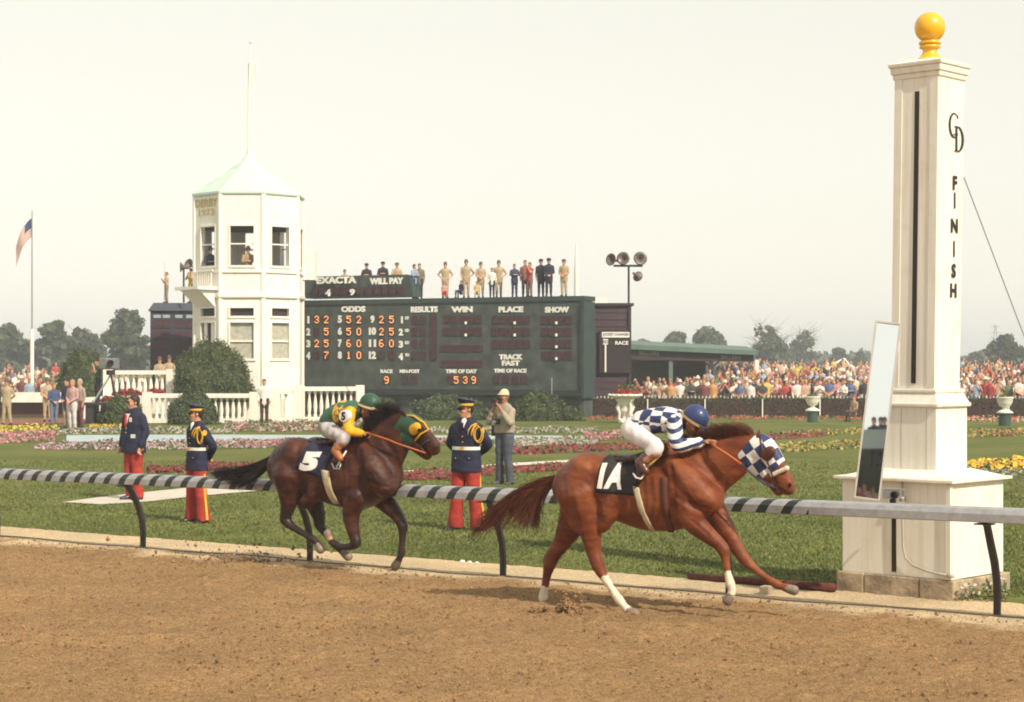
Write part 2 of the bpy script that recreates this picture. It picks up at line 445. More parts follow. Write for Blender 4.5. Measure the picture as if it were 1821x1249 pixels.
# the raked dirt track, with the pale sand along the rail
def build_track():
    h = 0.036
    u0, u1, w0, w1 = -12.0, 11.5, -10.4, 1.06
    nu, nw = int((u1 - u0) / h), int((w1 - w0) / h)
    rs = np.random.RandomState(3)
    Z = (vnoise(nu, nw, 1.6, rs) - .5) * 0.030 + (vnoise(nu, nw, 4.0, rs) - .5) * 0.024 + (vnoise(nu, nw, 14, rs) - .5) * 0.014 + (vnoise(nu, nw, 60, rs) - .5) * 0.015
    U = u0 + h * np.arange(nu); W = w0 + h * np.arange(nw)
    edge = -0.75 + (vnoise(nu, 1, 25, rs)[:, :1] - .5) * .5 + (vnoise(nu, nw, 7, rs) - .5) * .5
    k = np.clip((W[None] - edge) / 0.5, 0, 1)             # 0 dirt, 1 sand
    UU, WW = np.meshgrid(U, W, indexing='ij')
    for _ in range(420):                                    # old hoof prints
        cu_, cw_ = rs.uniform(u0, u1), (rs.uniform(w0, -.9) if rs.rand() < .6 else rs.uniform(-3.2, -.8))
        r_ = rs.uniform(.05, .11); i0, i1 = max(int((cu_ - u0 - .3)/h), 0), min(int((cu_ - u0 + .3)/h), nu); j0, j1 = max(int((cw_ - w0 - .3)/h), 0), min(int((cw_ - w0 + .3)/h), nw)
        if i1 <= i0 or j1 <= j0: continue
        dd = np.sqrt(((UU[i0:i1, j0:j1] - cu_)/1.35)**2 + (WW[i0:i1, j0:j1] - cw_)**2)/r_
        Z[i0:i1, j0:j1] += rs.uniform(.012, .026)*(-np.exp(-dd**2*1.4) + .75*np.exp(-(dd - 1.5)**2*4))
    Z = Z * (1 - 0.72 * k) + 0.004
    X = R0.x + RE.x * UU + RN.x * WW; Y = R0.y + RE.y * UU + RN.y * WW
    verts = np.stack([X, Y, Z], -1).reshape(-1, 3)
    i = np.arange(nu * nw).reshape(nu, nw)
    faces = np.stack([i[:-1, :-1], i[1:, :-1], i[1:, 1:], i[:-1, 1:]], -1).reshape(-1, 4)
    m, n, l, b = node_mat('track_dirt')
    tc = n.new('ShaderNodeTexCoord'); v = tc.outputs['Object']
    at = n.new('ShaderNodeAttribute'); at.attribute_name = 'sand'
    f1 = noise(n, l, v, 22, 8, .8); f2 = noise(n, l, v, 75, 4, .8); f3 = noise(n, l, v, 0.7, 5, .7)
    d = ramp(n, [(0.30, (0.165, 0.094, 0.042)), (0.48, (0.300, 0.184, 0.088)), (0.72, (0.43, 0.285, 0.150))]); l.new(f1, d.inputs[0])
    d2 = ramp(n, [(0.38, (0.30, 0.27, 0.25)), (0.5, (1.0, 1.0, 1.0)), (0.70, (1.38, 1.36, 1.3))]); l.new(f2, d2.inputs[0])
    d3 = ramp(n, [(0.3, (0.80, 0.80, 0.82)), (0.7, (1.14, 1.12, 1.08))]); l.new(f3, d3.inputs[0])
    sa = ramp(n, [(0.3, (0.50, 0.37, 0.22)), (0.7, (0.70, 0.56, 0.37))]); l.new(f1, sa.inputs[0])
    mx = n.new('ShaderNodeMix'); mx.data_type = 'RGBA'; l.new(at.outputs['Fac'], mx.inputs[0])
    l.new(d.outputs[0], mx.inputs[6]); l.new(sa.outputs[0], mx.inputs[7])
    for q in (d2, d3):
        m2 = n.new('ShaderNodeMix'); m2.data_type = 'RGBA'; m2.blend_type = 'MULTIPLY'; m2.inputs[0].default_value = 1
        l.new(mx.outputs[2], m2.inputs[6]); l.new(q.outputs[0], m2.inputs[7]); mx = m2
    l.new(mx.outputs[2], b.inputs['Base Color'])
    b.inputs['Roughness'].default_value = 0.95; b.inputs['Specular IOR Level'].default_value = 0.1
    bp = n.new('ShaderNodeBump'); bp.inputs['Strength'].default_value = 0.7; bp.inputs['Distance'].default_value = 0.02
    l.new(f2, bp.inputs['Height']); l.new(bp.outputs[0], b.inputs['Normal'])
    me = npmesh('dirt_track', verts, faces, m, smooth=True)
    a = me.attributes.new('sand', 'FLOAT', 'POINT'); a.data.foreach_set('value', k.reshape(-1).astype(np.float32))
    tag(link('dirt_track', me), kind='structure')
    # the rest of the track, beyond the raked stretch in view
    far = [RL(-700, 0.98, -.06), RL(-700, -24, -.06), RL(500, -24, -.06), RL(500, 0.98, -.06)]
    mb = MB(); mb.add(far, [(0, 1, 2, 3)])
    M2 = mat('far_dirt', (0.40, 0.20, 0.075), .95, .15, 3)
    tag(mb.build('outer_track', M2), kind='structure')
    # loose clods
    nC = 46000
    rs = np.random.RandomState(5)
    cu = rs.uniform(u0 + .3, u1 - .3, nC); cw = rs.uniform(w0 + .2, -0.2, nC)
    r = 0.004 + 0.012 * rs.rand(nC) ** 4
    z = r * .4 + .005
    C = np.stack([R0.x + RE.x*cu + RN.x*cw, R0.y + RE.y*cu + RN.y*cw, z], 1)
    octv = np.array([(1,0,0),(-1,0,0),(0,1,0),(0,-1,0),(0,0,1),(0,0,-1)], float)
    octf = np.array([(0,2,4),(2,1,4),(1,3,4),(3,0,4),(2,0,5),(1,2,5),(3,1,5),(0,3,5)])
    vv = (octv[None] * (0.6 + .8 * rs.rand(nC, 6, 1)) + .25*rs.normal(size=(nC, 6, 3))) * r[:, None, None] + C[:, None]
    ff = (octf[None] + 6 * np.arange(nC)[:, None, None]).reshape(-1, 3)
    me = npmesh('loose_clods', vv.reshape(-1, 3), ff, mat('clod', (0.24, 0.135, 0.062), .95, .5, 6))
    tag(link('loose_clods', me), 'loose brown clods scattered over the raked dirt track', 'dirt', kind='stuff')
build_track()

# mown blades over the lawn nearest the rail
def build_blades():
    rs = np.random.RandomState(9); n = 260000
    y = 1 / rs.uniform(1/46.0, 1/19.0, n); px = rs.uniform(-380, 2250, n)
    x = (px - 910.5) * y / F_PX
    w = (x - R0.x) * RN.x + (y - R0.y) * RN.y
    pyy = HOR + F_PX*HC/y
    t = np.interp(px, [112, 170, 260, 350, 470, 585, 640], [889, 885, 875, 866.5, 860, 850, 845]); bt = np.interp(px, [112, 180, 262, 352, 470, 585, 640], [894, 898, 893, 883, 873, 861, 851])
    ok = (w > 0.95 + 0.12 * rs.rand(n) ** 2) & ~((px > 108) & (px < 645) & (pyy > t) & (pyy < bt + 1)); x, y = x[ok], y[ok]; n = len(x)
    hgt = rs.uniform(0.016, 0.042, n); wd = 0.004 + 0.00022 * y; an = rs.rand(n) * 2 * math.pi
    lx, ly = rs.normal(0, .022, n), rs.normal(0, .022, n)
    base = np.stack([x, y, np.full(n, 0.005)], 1); d = np.stack([np.cos(an) * wd, np.sin(an) * wd, np.zeros(n)], 1)
    tip = base + np.stack([lx, ly, hgt], 1)
    v = np.stack([base - d, base + d, tip], 1).reshape(-1, 3)
    mats = [mat('blade_a', (0.100, 0.126, 0.030), .8, .35, .6), mat('blade_b', (0.140, 0.158, 0.042), .8, .35, .6), mat('blade_c', (0.22, 0.20, 0.08), .8, .2, 2)]
    idx = rs.choice(3, n, p=[.5, .4, .1])
    tag(link('lawn_blades', npmesh('lawn_blades', v, np.arange(3*n).reshape(n, 3), mats, idx)), 'short mown grass blades on the lawn behind the rail', 'grass', kind='stuff')
build_blades()

# pale paths
def sheet(name, pix, z, m, kind='structure', thick=0.0):
    pts = [G(px, py, z) for px, py in pix]
    bm = bmesh.new(); f = bm.faces.new([bm.verts.new(p) for p in pts])
    if f.normal.z < 0: f.normal_flip()
    bmesh.ops.triangulate(bm, faces=[f])
    me = bpy.data.meshes.new(name); bm.to_mesh(me); bm.free(); me.materials.append(m)
    return tag(link(name, me), kind=kind)
M_CONC = mat('path_concrete', (0.52, 0.47, 0.40), .85, .12, 3, .2, 40)
sheet('path', [(112, 893), (180, 897), (262, 892), (352, 882), (470, 872), (585, 860), (640, 851), (640, 845), (560, 852), (440, 862), (330, 868), (240, 877), (170, 885)], 0.016, M_CONC)
sheet('path', [(600, 846), (700, 843.5), (800, 838), (900, 829), (1012, 822), (1012, 818), (900, 824), (800, 832), (700, 838.5), (600, 842)], 0.016, mat('path_white', (0.62, 0.57, 0.48), .85, .1, 3))
sheet('path', [(118, 786), (360, 785), (640, 783), (1000, 781), (1000, 775), (640, 774), (360, 773), (118, 774)], 0.018, mat('path_blue', (0.36, 0.43, 0.45), .7, .15, 2))
sheet('path', [(-60, 756), (170, 752), (170, 744), (-60, 747)], 0.016, mat('bed_soil_red', (0.22, 0.07, 0.05), .9, .2, 2))

# ------------------------------------------------------------------ flower beds: one mass of small blooms per bed
LEAFG = mat('bed_leaf', (0.07, 0.11, 0.03), .8, .3, 3)
def bed(name, label, pix, n, cols, size=0.05, hgt=0.14, leaf=0.35, seed=1, cat='flowers'):
    """pix: [(px, y_top, y_bottom)...] along the bed"""
    n = int(n*.72); size = size*.82; hgt = hgt*.8; leaf = min(leaf + .14, .6)
    rs = np.random.RandomState(seed)
    q = np.array(pix, float); s = rs.rand(n)
    px = q[0, 0] + (q[-1, 0] - q[0, 0]) * s
    yt = np.interp(px, q[:, 0], q[:, 1]); yb = np.interp(px, q[:, 0], q[:, 2])
    Yt = F_PX * HC / (yt - HOR); Yb = F_PX * HC / (yb - HOR)
    Y = Yb + (Yt - Yb) * rs.rand(n); X = (px - 910.5) * Y / F_PX
    Z = hgt * (0.25 + .75 * rs.rand(n)) * (0.7 + .3*np.sin(X*3.1 + Y*1.7))
    C = np.stack([X, Y, np.maximum(Z, .02)], 1)
    nm = np.tile(np.array([0, -.7, .7]), (n, 1))
    v, f = cards(n, C, nm, np.full(n, size), 1.0, .7, rs)
    mats = [LEAFG] + [mat('petal_%d_%d_%d' % tuple(int(100*c) for c in col), col, .7, .15, 5) for col in cols]
    idx = np.where(rs.rand(n) < leaf, 0, 1 + rs.randint(0, len(cols), n))
    return tag(link(name, npmesh(name, v, f, mats, idx)), label, cat, kind='stuff')
RED = [(0.20, 0.022, 0.026), (0.13, 0.016, 0.022), (0.26, 0.05, 0.05)]
WHT = [(0.42, 0.38, 0.32), (0.28, 0.25, 0.21), (0.18, 0.14, 0.11)]
PNK = [(0.44, 0.16, 0.18), (0.44, 0.25, 0.23), (0.30, 0.10, 0.12)]
PUR = [(0.36, 0.18, 0.25), (0.42, 0.28, 0.31), (0.30, 0.14, 0.17), (0.42, 0.36, 0.33)]
YEL = [(0.70, 0.46, 0.05), (0.60, 0.34, 0.03)]
YGR = [(0.34, 0.28, 0.06), (0.26, 0.24, 0.05), (0.40, 0.20, 0.06)]
bed('flower_bed', 'dark red bedding strip behind the striped rail, left of the dark horse', [(262, 834, 843), (400, 826, 840), (560, 826, 836)], 3200, RED, .05, .12, .12, 1)
bed('flower_bed', 'dark red bedding strip passing behind the guard with the sunlit cap', [(640, 846, 857), (760, 840, 855), (850, 836, 848), (1000, 828, 838)], 4200, RED, .05, .12, .12, 2)
bed('flower_bed', 'long dark red bedding strip behind the front jockey and photographer', [(900, 800, 811), (1010, 794, 806), (1130, 790, 801), (1300, 779, 790), (1470, 768, 776)], 5200, RED, .055, .12, .15, 3)
bed('flower_bed', 'yellow green bedding strip left of the finish post, upper row', [(1390, 770, 776), (1560, 764, 772)], 1500, YGR, .055, .12, .3, 4)
bed('flower_bed', 'yellow green bedding strip left of the finish post, lower row', [(1380, 792, 806), (1560, 784, 796)], 2200, YGR, .05, .12, .3, 5)
bed('flower_bed', 'tan bedding strip right of the finish post below the hedge', [(1570, 770, 782), (1840, 765, 776), (2000, 762, 772)], 3600, YGR + RED[:1], .055, .12, .25, 6)
bed('flower_bed', 'bright yellow blooms at the right edge beside the finish post', [(1712, 832, 838), (1780, 824, 839), (1860, 820, 838), (1960, 818, 836)], 1800, YEL, .075, .22, .12, 7)
bed('flower_bed', 'grey edging plants in front of the bright yellow blooms', [(1715, 838, 846), (1860, 836, 846), (1960, 834, 844)], 2000, WHT, .045, .08, .2, 8, 'plants')
bed('flower_bed', 'white and grey dusty edging plants behind the photographer', [(640, 764, 772), (800, 764, 771), (1062, 763, 772)], 2600, WHT, .06, .16, .25, 9, 'plants')
bed('flower_bed', 'white stones and dusty plants in a wide band right of the photographer', [(880, 783, 797), (1062, 779, 792)], 2600, WHT, .055, .12, .1, 10, 'plants')
bed('flower_bed', 'pink flowers showing just left of the checkered jockey', [(1040, 772, 786), (1130, 769, 780)], 1200, PNK, .055, .15, .15, 11)
bed('flower_bed', 'yellow marigolds along the left edge of the photo', [(-20, 760, 770), (100, 757, 771)], 1300, YEL + [(.5, .42, .1)], .055, .15, .25, 12)
bed('flower_bed', 'yellow marigolds between the suited men and the man in blue blazer', [(160, 757, 764), (250, 756, 763)], 520, YEL, .055, .14, .3, 13)
bed('flower_bed', 'pink flowers in a block below the left marigolds', [(-20, 771, 789), (96, 770, 786)], 2200, PNK, .055, .16, .15, 14)
bed('flower_bed', 'mauve flowers in a row behind the man in blue blazer', [(62, 793, 800), (200, 787, 801), (360, 786, 800), (480, 786, 798)], 3800, PUR, .052, .14, .25, 15)
bed('flower_bed', 'white edging plants along the near side of the pale blue path', [(90, 764, 774), (250, 762, 772), (420, 764, 773)], 2000, WHT, .055, .14, .25, 16, 'plants')
bed('flower_bed', 'pink and white flowers at the foot of the white balustrade', [(400, 754, 768), (520, 752, 769), (640, 750, 768)], 3200, PNK + WHT[:2], .055, .2, .3, 17)
bed('flower_bed', 'pink flowers beyond the tail of the dark horse', [(420, 785, 797), (540, 784, 796)], 1500, PNK + PUR[:1], .055, .14, .2, 18)
bed('flower_bed', 'pink flowers between the dark horse head and the guard', [(770, 782, 792), (812, 780, 790)], 500, PNK, .05, .14, .2, 19)
bed('flower_bed', 'red flowers along the foot of the far hedge', [(1030, 737, 749), (1300, 737, 747), (1600, 737, 747)], 3600, [(.46, .08, .05), (.36, .05, .04), (.16, .10, .05)], .055, .16, .2, 20)
bed('flower_bed', 'red and white flowers at the hedge foot right of the finish post', [(1590, 738, 750), (1850, 738, 752), (2050, 738, 752)], 3200, [(.6, .1, .06), (.55, .4, .34)], .055, .16, .2, 21)
bed('flower_bed', 'low red bedding far left behind the khaki soldiers', [(-30, 718, 727), (180, 716, 725)], 900, [(.34, .05, .05), (.25, .04, .04)], .07, .2, .2, 22)

# ================================================================== finish post
def aged_white(name, c, rough=.55, amt=.22):
    """old white paint: rain streaks, brush marks and grime of its own"""
    m, n, l, b = node_mat(name)
    tc = n.new('ShaderNodeTexCoord'); v = tc.outputs['Object']
    mp = n.new('ShaderNodeMapping'); mp.inputs['Scale'].default_value = (9, 9, .55); l.new(v, mp.inputs[0])
    st = noise(n, l, mp.outputs[0], 1.6, 5, .65); bl = noise(n, l, v, 2.2, 6, .7); fi = noise(n, l, v, 34, 3, .7)
    r1 = ramp(n, [(.30, tuple(x*(1 - amt)*k for x, k in zip(c, (1, .96, .88)))), (.52, c), (.75, tuple(min(1, x*1.04) for x in c))]); l.new(st, r1.inputs[0])
    r2 = ramp(n, [(.28, (.80, .77, .70)), (.46, (1, 1, 1))]); l.new(bl, r2.inputs[0])
    r3 = ramp(n, [(.26, (.80, .76, .68)), (.36, (1, 1, 1))]); l.new(fi, r3.inputs[0])
    o = r1.outputs[0]
    for r in (r2, r3):
        mx = n.new('ShaderNodeMix'); mx.data_type = 'RGBA'; mx.blend_type = 'MULTIPLY'; mx.inputs[0].default_value = .55
        l.new(o, mx.inputs[6]); l.new(r.outputs[0], mx.inputs[7]); o = mx.outputs[2]
    l.new(o, b.inputs['Base Color']); b.inputs['Roughness'].default_value = rough
    bp = n.new('ShaderNodeBump'); bp.inputs['Strength'].default_value = .3; bp.inputs['Distance'].default_value = .006
    l.new(st, bp.inputs['Height']); l.new(bp.outputs[0], b.inputs['Normal'])
    return m
M_WHITE = aged_white('white_paint', (0.81, 0.775, 0.69), .55, .11); M_WHITE2 = aged_white('white_paint_boards', (0.79, 0.75, 0.66), .6, .14)
M_BLACK = mat('black_paint', (0.022, 0.014, 0.014), .5, 0)
M_GOLD = mat('yellow_gloss', (0.78, 0.42, 0.012), .3, .06, 4, coat=.4)
M_CONCB = mat('concrete_block', (0.36, 0.28, 0.19), .95, .4, 6, .6, 30)
M_STEEL = mat('galvanised', (0.42, 0.42, 0.43), .4, .1, 10, metal=.7)
M_DARK = mat('dark_steel', (0.030, 0.022, 0.024), .5, .2, 10)
PC = Vector((4.37, 19.62, 0)); PRZ = math.radians(-43)
post = empty('finish_post', PC, PRZ, 'tall white finish post with yellow ball finial and black FINISH lettering', 'finish post')
BX, BY = 1.30, 1.13
BC = Vector((-0.04, 0.015, 0))
def frustum(mb, c, a, b, z0, z1, lean=(0, 0)):
    r = []
    for (w, d), z in ((a, z0), (b, z1)):
        r.append([(c[0] + sx*w/2 + lean[0]*(z-2.0), c[1] + sy*d/2 + lean[1]*(z-2.0), z) for sx, sy in ((-1,-1),(1,-1),(1,1),(-1,1))])
    mb.rings(r); return mb
# foundation blocks, front row of three and side row of two, joints open
fz = 0.205
for i, (x0, x1) in enumerate(((-0.69, -0.36), (-0.352, 0.30), (0.308, 0.70))):
    o = MB().box((BC.x + (x0+x1)/2, BC.y - BY/2 - 0.03 + 0.12 + .004*(i % 2), fz/2 - .03), (x1-x0, 0.24, fz + .06)).build('foundation_block', M_CONCB, post); bevel(o, .012)
for i, (y0, y1) in enumerate(((-0.355, 0.12), (0.128, 0.64))):
    o = MB().box((BC.x + BX/2 + 0.03 - 0.12 - .004*i, BC.y + (y0+y1)/2, fz/2 - .03 - .004), (0.24, y1-y0, fz + .06 - .008)).build('foundation_block', M_CONCB, post); bevel(o, .012)
MB().box((BC.x - .1, BC.y + .1, .09), (1.0, .85, .2)).build('foundation_core', M_CONCB, post)
# base box of boards: panels with a corner trim
o = MB().box((BC.x, BC.y, (fz + 1.19)/2), (BX - .02, BY - .02, 1.19 - fz)).build('base_box', M_WHITE, post); bevel(o, .008)
MB().box((BC.x + BX/2 - .02, BC.y - BY/2 + .012, (fz+1.18)/2 + .002), (.052, .05, 1.18 - fz - .01)).build('corner_trim', M_WHITE2, post)
mb = MB(); frustum(mb, BC, (BX + .12, BY + .12), (BX + .12, BY + .12), 1.19, 1.222); o = mb.build('base_ledge', M_WHITE2, post); bevel(o, .006)
mb = MB(); frustum(mb, BC * .5, (BX + .0, BY + .0), (.72, .72), 1.224, 1.30); mb.build('base_roof', M_WHITE, post)
mb = MB(); frustum(mb, (0, 0), (.63, .63), (.63, .63), 1.27, 1.955); o = mb.build('pedestal', M_WHITE, post); bevel(o, .006)
for x in (-.10, .20):
    MB().box((x, -.3155, 1.62), (.006, .004, .64)).build('panel_joint', mat('joint_shadow', (.42, .37, .29), .8, 0), post)
mb = MB(); frustum(mb, (0, 0), (.70, .70), (.70, .70), 1.955, 1.998); o = mb.build('pedestal_moulding', M_WHITE2, post); bevel(o, .014, 3)
mb = MB(); frustum(mb, (0, 0), (.665, .665), (.57, .57), 1.998, 2.10); mb.build('pedestal_cove', M_WHITE, post)
mb = MB(); frustum(mb, (0, 0), (.60, .60), (.60, .60), 2.10, 2.14); o = mb.build('shaft_base', M_WHITE2, post); bevel(o, .01)
LEAN = (0.0105, 0.008)
SW = .515
mb = MB(); frustum(mb, (0, 0), (SW, SW), (SW + .012, SW + .012), 2.14, 5.46, LEAN); o = mb.build('shaft', M_WHITE, post); bevel(o, .006)
for x in (-SW/2 + .045, SW/2 - .045):
    mb = MB()
    mb.rings([[(x + sx*.045 + LEAN[0]*(z-2), -SW/2 - .004 - .006*(z-2.14)/3.3 + sy*.004 + LEAN[1]*(z-2), z) for sx, sy in ((-1,-1),(1,-1),(1,1),(-1,1))] for z in (2.17, 5.40)])
    mb.build('shaft_stile', M_WHITE2, post)
for (w, z0, z1) in ((.555, 5.395, 5.45), (.592, 5.45, 5.52), (.628, 5.52, 5.565)):
    mb = MB(); frustum(mb, (LEAN[0]*3.5, LEAN[1]*3.5), (w, w), (w + .012, w + .012), z0, z1); o = mb.build('cap_moulding', M_WHITE2, post); bevel(o, .01)
mb = MB(); frustum(mb, (LEAN[0]*3.55, LEAN[1]*3.55), (.60, .60), (.32, .32), 5.567, 5.61); mb.build('cap_top', M_WHITE, post)
prof = [(.155, 0), (.15, .015), (.10, .05), (.075, .10), (.078, .135), (.108, .14), (.108, .165), (.09, .17), (.09, .178), (.115, .182), (.115, .205), (.085, .212)]
prof += [(.162*math.cos(a), .36 + .162*math.sin(a)) for a in np.linspace(-1.0, 1.55, 16)]
mb = MB(); mb.lathe(prof, 32, (LEAN[0]*3.6, LEAN[1]*3.6, 5.60)); mb.build('ball_finial', M_GOLD, post, smooth=True)
def shaft_pt(x, y, z): return (x + LEAN[0]*(z-2), y + LEAN[1]*(z-2), z)
mb = MB()
mb.rings([[(0.01 + sx*.026 + LEAN[0]*(z-2), -SW/2 - .003 + sy*.008 + LEAN[1]*(z-2), z) for sx, sy in ((-1,-1),(1,-1),(1,1),(-1,1))] for z in (2.20, 5.255)])
mb.build('sight_slot', M_BLACK, post)
MB().box((BC.x - .01, BC.y - BY/2 + .010, .545), (.052, .012, .60)).build('sight_slot', M_BLACK, post)
# lettering on the right face
def on_right(me, y, z, name, m=M_BLACK, parent=post):
    me.materials.append(m); o = link(name, me, parent)
    o.location = (SW/2 + .010 + .006*(z-2.14)/3.3 + LEAN[0]*(z-2), y + LEAN[1]*(z-2), z); o.rotation_euler = (0, 0, math.radians(90)); return o
for ch, py in zip('FINISH', (326, 357, 402, 443, 482, 517)):
    z = HC + (HOR - py) / 169.0
    on_right(text_mesh(ch, None if ch != 'I' else .028, .150 if ch != 'I' else .17, .045, name='letter'), .085, z, 'letter')
# monogram: interlocked C and D built as strokes
mb = MB()
def stroke(pts, ws):
    L = []; Rr = []
    for i, p in enumerate(pts):
        q0, q1 = pts[max(i-1, 0)], pts[min(i+1, len(pts)-1)]
        t = Vector((q1[0]-q0[0], q1[1]-q0[1])).normalized(); nn = Vector((-t.y, t.x)) * ws[i] / 2
        L.append((p[0] + nn.x, 0, p[1] + nn.y)); Rr.append((p[0] - nn.x, 0, p[1] - nn.y))
    k = len(L)
    mb.add(L + Rr, [(i, i+1, k+i+1, k+i) for i in range(k-1)])
th = np.linspace(math.radians(38), math.radians(318), 26)
stroke([(-.045 + .095*math.cos(a), .075 + .125*math.sin(a)) for a in th], [.012 + .026*max(0, -math.cos(a)) for a in th])
stroke([(.028, .20), (.03, .15)], [.008, .014])
stroke([(.0, .065), (.0, -.19)], [.036, .036])
th = np.linspace(math.radians(90), math.radians(-90), 20)
stroke([(-.045, .065), (.03, .065)], [.012, .012]); stroke([(-.045, -.19), (.03, -.19)], [.012, .012])
stroke([(.03 + .10*math.cos(a), -.0625 + .1275*math.sin(a)) for a in th], [.012 + .03*math.cos(a) for a in th])
stroke([(-.07, -.02), (.03, -.02)], [.010, .010])
on_right(mb.mesh('monogram', None), .10, HC + (HOR - 237) / 169.0, 'monogram')
# conduit and weathering fittings on the base
mb = MB()
def b2l(px, py, off=.02):   # pixel on the base's left face -> local point
    x = (px - 1490) / 192.0 * BX - BX/2 + BC.x
    z = HC - (py - HOR) / 174.0
    return (x, BC.y - BY/2 + .01 - off, z)
mb.tube([b2l(1602, 860, .03), b2l(1602, 930, .03), b2l(1603, 975, .03), b2l(1607, 995, .03), b2l(1620, 1008, .03), b2l(1645, 1016, .03), b2l(1690, 1022, .03)], .012, 8)
mb.box(b2l(1684, 1021, .03), (.06, .05, .035)); mb.box(b2l(1602, 890, .03), (.05, .04, .05))
mb.build('conduit', mat('conduit_grey', (.40, .36, .31), .5, .1), post, smooth=True)

# photo-finish camera on its bracket
pc = PY(1585, 888, 18.72)
fc = empty('photo_finish_camera', (pc.x, pc.y, pc.z), math.radians(-30), 'small grey camera on a bracket in front of the finish post base', 'camera')
MB().box((0, 0, .05), (.15, .10, .085)).build('camera_body', M_STEEL, fc)
mb = MB(); mb.rings([[(.06 + r*math.cos(a), -.05 - d, .05 + r*math.sin(a)) for a in np.linspace(0, 2*math.pi, 14, endpoint=False)] for r, d in ((.04, 0), (.04, .05), (.028, .052), (.028, .02))]); mb.build('lens', M_DARK, fc)
MB().box((0, 0, .102), (.26, .06, .012)).build('hood', M_STEEL, fc)
MB().box((0, .05, -.03), (.05, .05, .13)).build('bracket', M_DARK, fc)
MB().tube([(0, .05, -.04), (.0, .25, -.06), (0, .40, -.06)], .016).build('arm', M_STEEL, fc)

# leaning mirror
mT, mB_ = PY(1579.5, 575, 18.893), PY(1541.5, 886, 18.72)
up = (mT - mB_); mh = up.length; up.normalize()
wd = Vector((1, -0.10, 0)); wd = (wd - up * wd.dot(up)).normalized(); nn = wd.cross(up).normalized()     # towards the camera
Mm = Matrix((( wd.x, -nn.x, up.x, mB_.x), (wd.y, -nn.y, up.y, mB_.y), (wd.z, -nn.z, up.z, mB_.z), (0, 0, 0, 1)))
mir = empty('mirror', (0, 0, 0), 0, 'tall narrow mirror in a metal frame leaning beside the finish post', 'mirror'); mir.matrix_world = Mm
mw = .243
MB().box((0, .012, mh/2), (mw - .004, .012, mh - .004)).build('backing', M_DARK, mir)
MB().add([(-mw/2+.008, 0.004, .01), (mw/2-.008, .004, .01), (mw/2-.008, .004, mh-.01), (-mw/2+.008, .004, mh-.01)], [(0, 1, 2, 3)]).build('mirror_glass', mat('mirror_silver', (.86, .88, .88), .015, 0, metal=1.0), mir)
fr = mat('mirror_frame', (.50, .46, .42), .45, .1, metal=.4)
for (c, d) in (((-mw/2, 0.004, mh/2), (.018, .03, mh + .02)), ((mw/2, 0.004, mh/2), (.018, .03, mh + .02)), ((0, .004, mh + .004), (mw - .016, .028, .018)), ((0, .004, -.004), (mw - .016, .028, .018))):
    MB().box(c, d).build('frame_bar', fr, mir)
MB().tube([(0.0, .02, .12), (.05, .25, .08)], .015).build('stay', M_STEEL, mir)
MB().tube([(0.02, .02, mh*.62), (.12, .36, mh*.60)], .012).build('stay', M_STEEL, mir)

# guy wire from the post, stake and loose things at its foot
gw = PY(1714, 315, 19.6); ge = PY(1900, 800, 21.5)
tag(MB().tube([gw, (gw + ge)/2 - Vector((0, 0, .02)), ge], .006, 5).build('guy_wire', mat('wire', (.25, .25, .25), .6, 0)), 'thin guy wire slanting down to the right of the finish post', 'wire')
st = G(1763, 1052); 
s_ = tag(MB().tube([st, st + Vector((.005, 0, .30))], .014, 8).build('iron_stake', mat('rust', (.09, .035, .02), .8, .3, 20)), 'short rusty iron stake beside the finish post base', 'stake')
lg0, lg1 = G(1225, 1031), G(1489, 1055)
mb = MB(); mb.tube([lg0 + Vector((0, 0, .04)), lg0.lerp(lg1, .5) + Vector((0, 0, .045)), lg1 + Vector((-.02, .05, .05))], [.036, .042, .045], 12)
tag(mb.build('fallen_pole', mat('red_wood', (.10, .026, .018), .85, .35, 8, .3, 40), smooth=True), 'reddish brown pole lying on the grass beside the finish post', 'pole')
b0 = G(1363, 1058); o = MB().box((b0.x, b0.y, .045), (.115, .12, .10), -.6).build('concrete_lump', M_CONCB); bevel(o, .015); tag(o, 'small grey concrete lump at the edge of the sand', 'block')
for px, py, s in ((822, 1001, .035), (835, 1002, .03), (848, 1003, .028)):
    p = G(px, py); mb = MB(); mb.lathe([(.2*s, 0), (s, .3*s), (s*.8, .8*s), (.2*s, s)], 7, p); o = mb.build('white_stone', M_WHITE)
    tag(o, {822: 'leftmost of three small white stones on the grass edge', 835: 'middle of three small white stones on the grass edge', 848: 'rightmost of three small white stones on the grass edge'}[px], 'stone', 'white stones on the grass edge')

# weeds at the post's right foot
def weeds():
    rs = np.random.RandomState(4); n = 900
    px = rs.uniform(1700, 1790, n); py = rs.uniform(1040, 1072, n)
    Y = F_PX*HC/(py - HOR); X = (px - 910.5)*Y/F_PX
    C = np.stack([X, Y, .02 + .14*rs.rand(n)**2], 1)
    v, f = cards(n, C, np.tile([0, -.5, .6], (n, 1)), np.full(n, .018), 1.0, 1.0, rs)
    mats = [LEAFG, mat('dry_weed', (.25, .17, .07), .8, .2), mat('pale_weed', (.5, .45, .36), .8, .1)]
    tag(link('weeds', npmesh('weeds', v, f, mats, rs.choice(3, n, p=[.45, .4, .15]))), 'scrubby weeds at the right foot of the finish post', 'weeds', kind='stuff')
weeds()

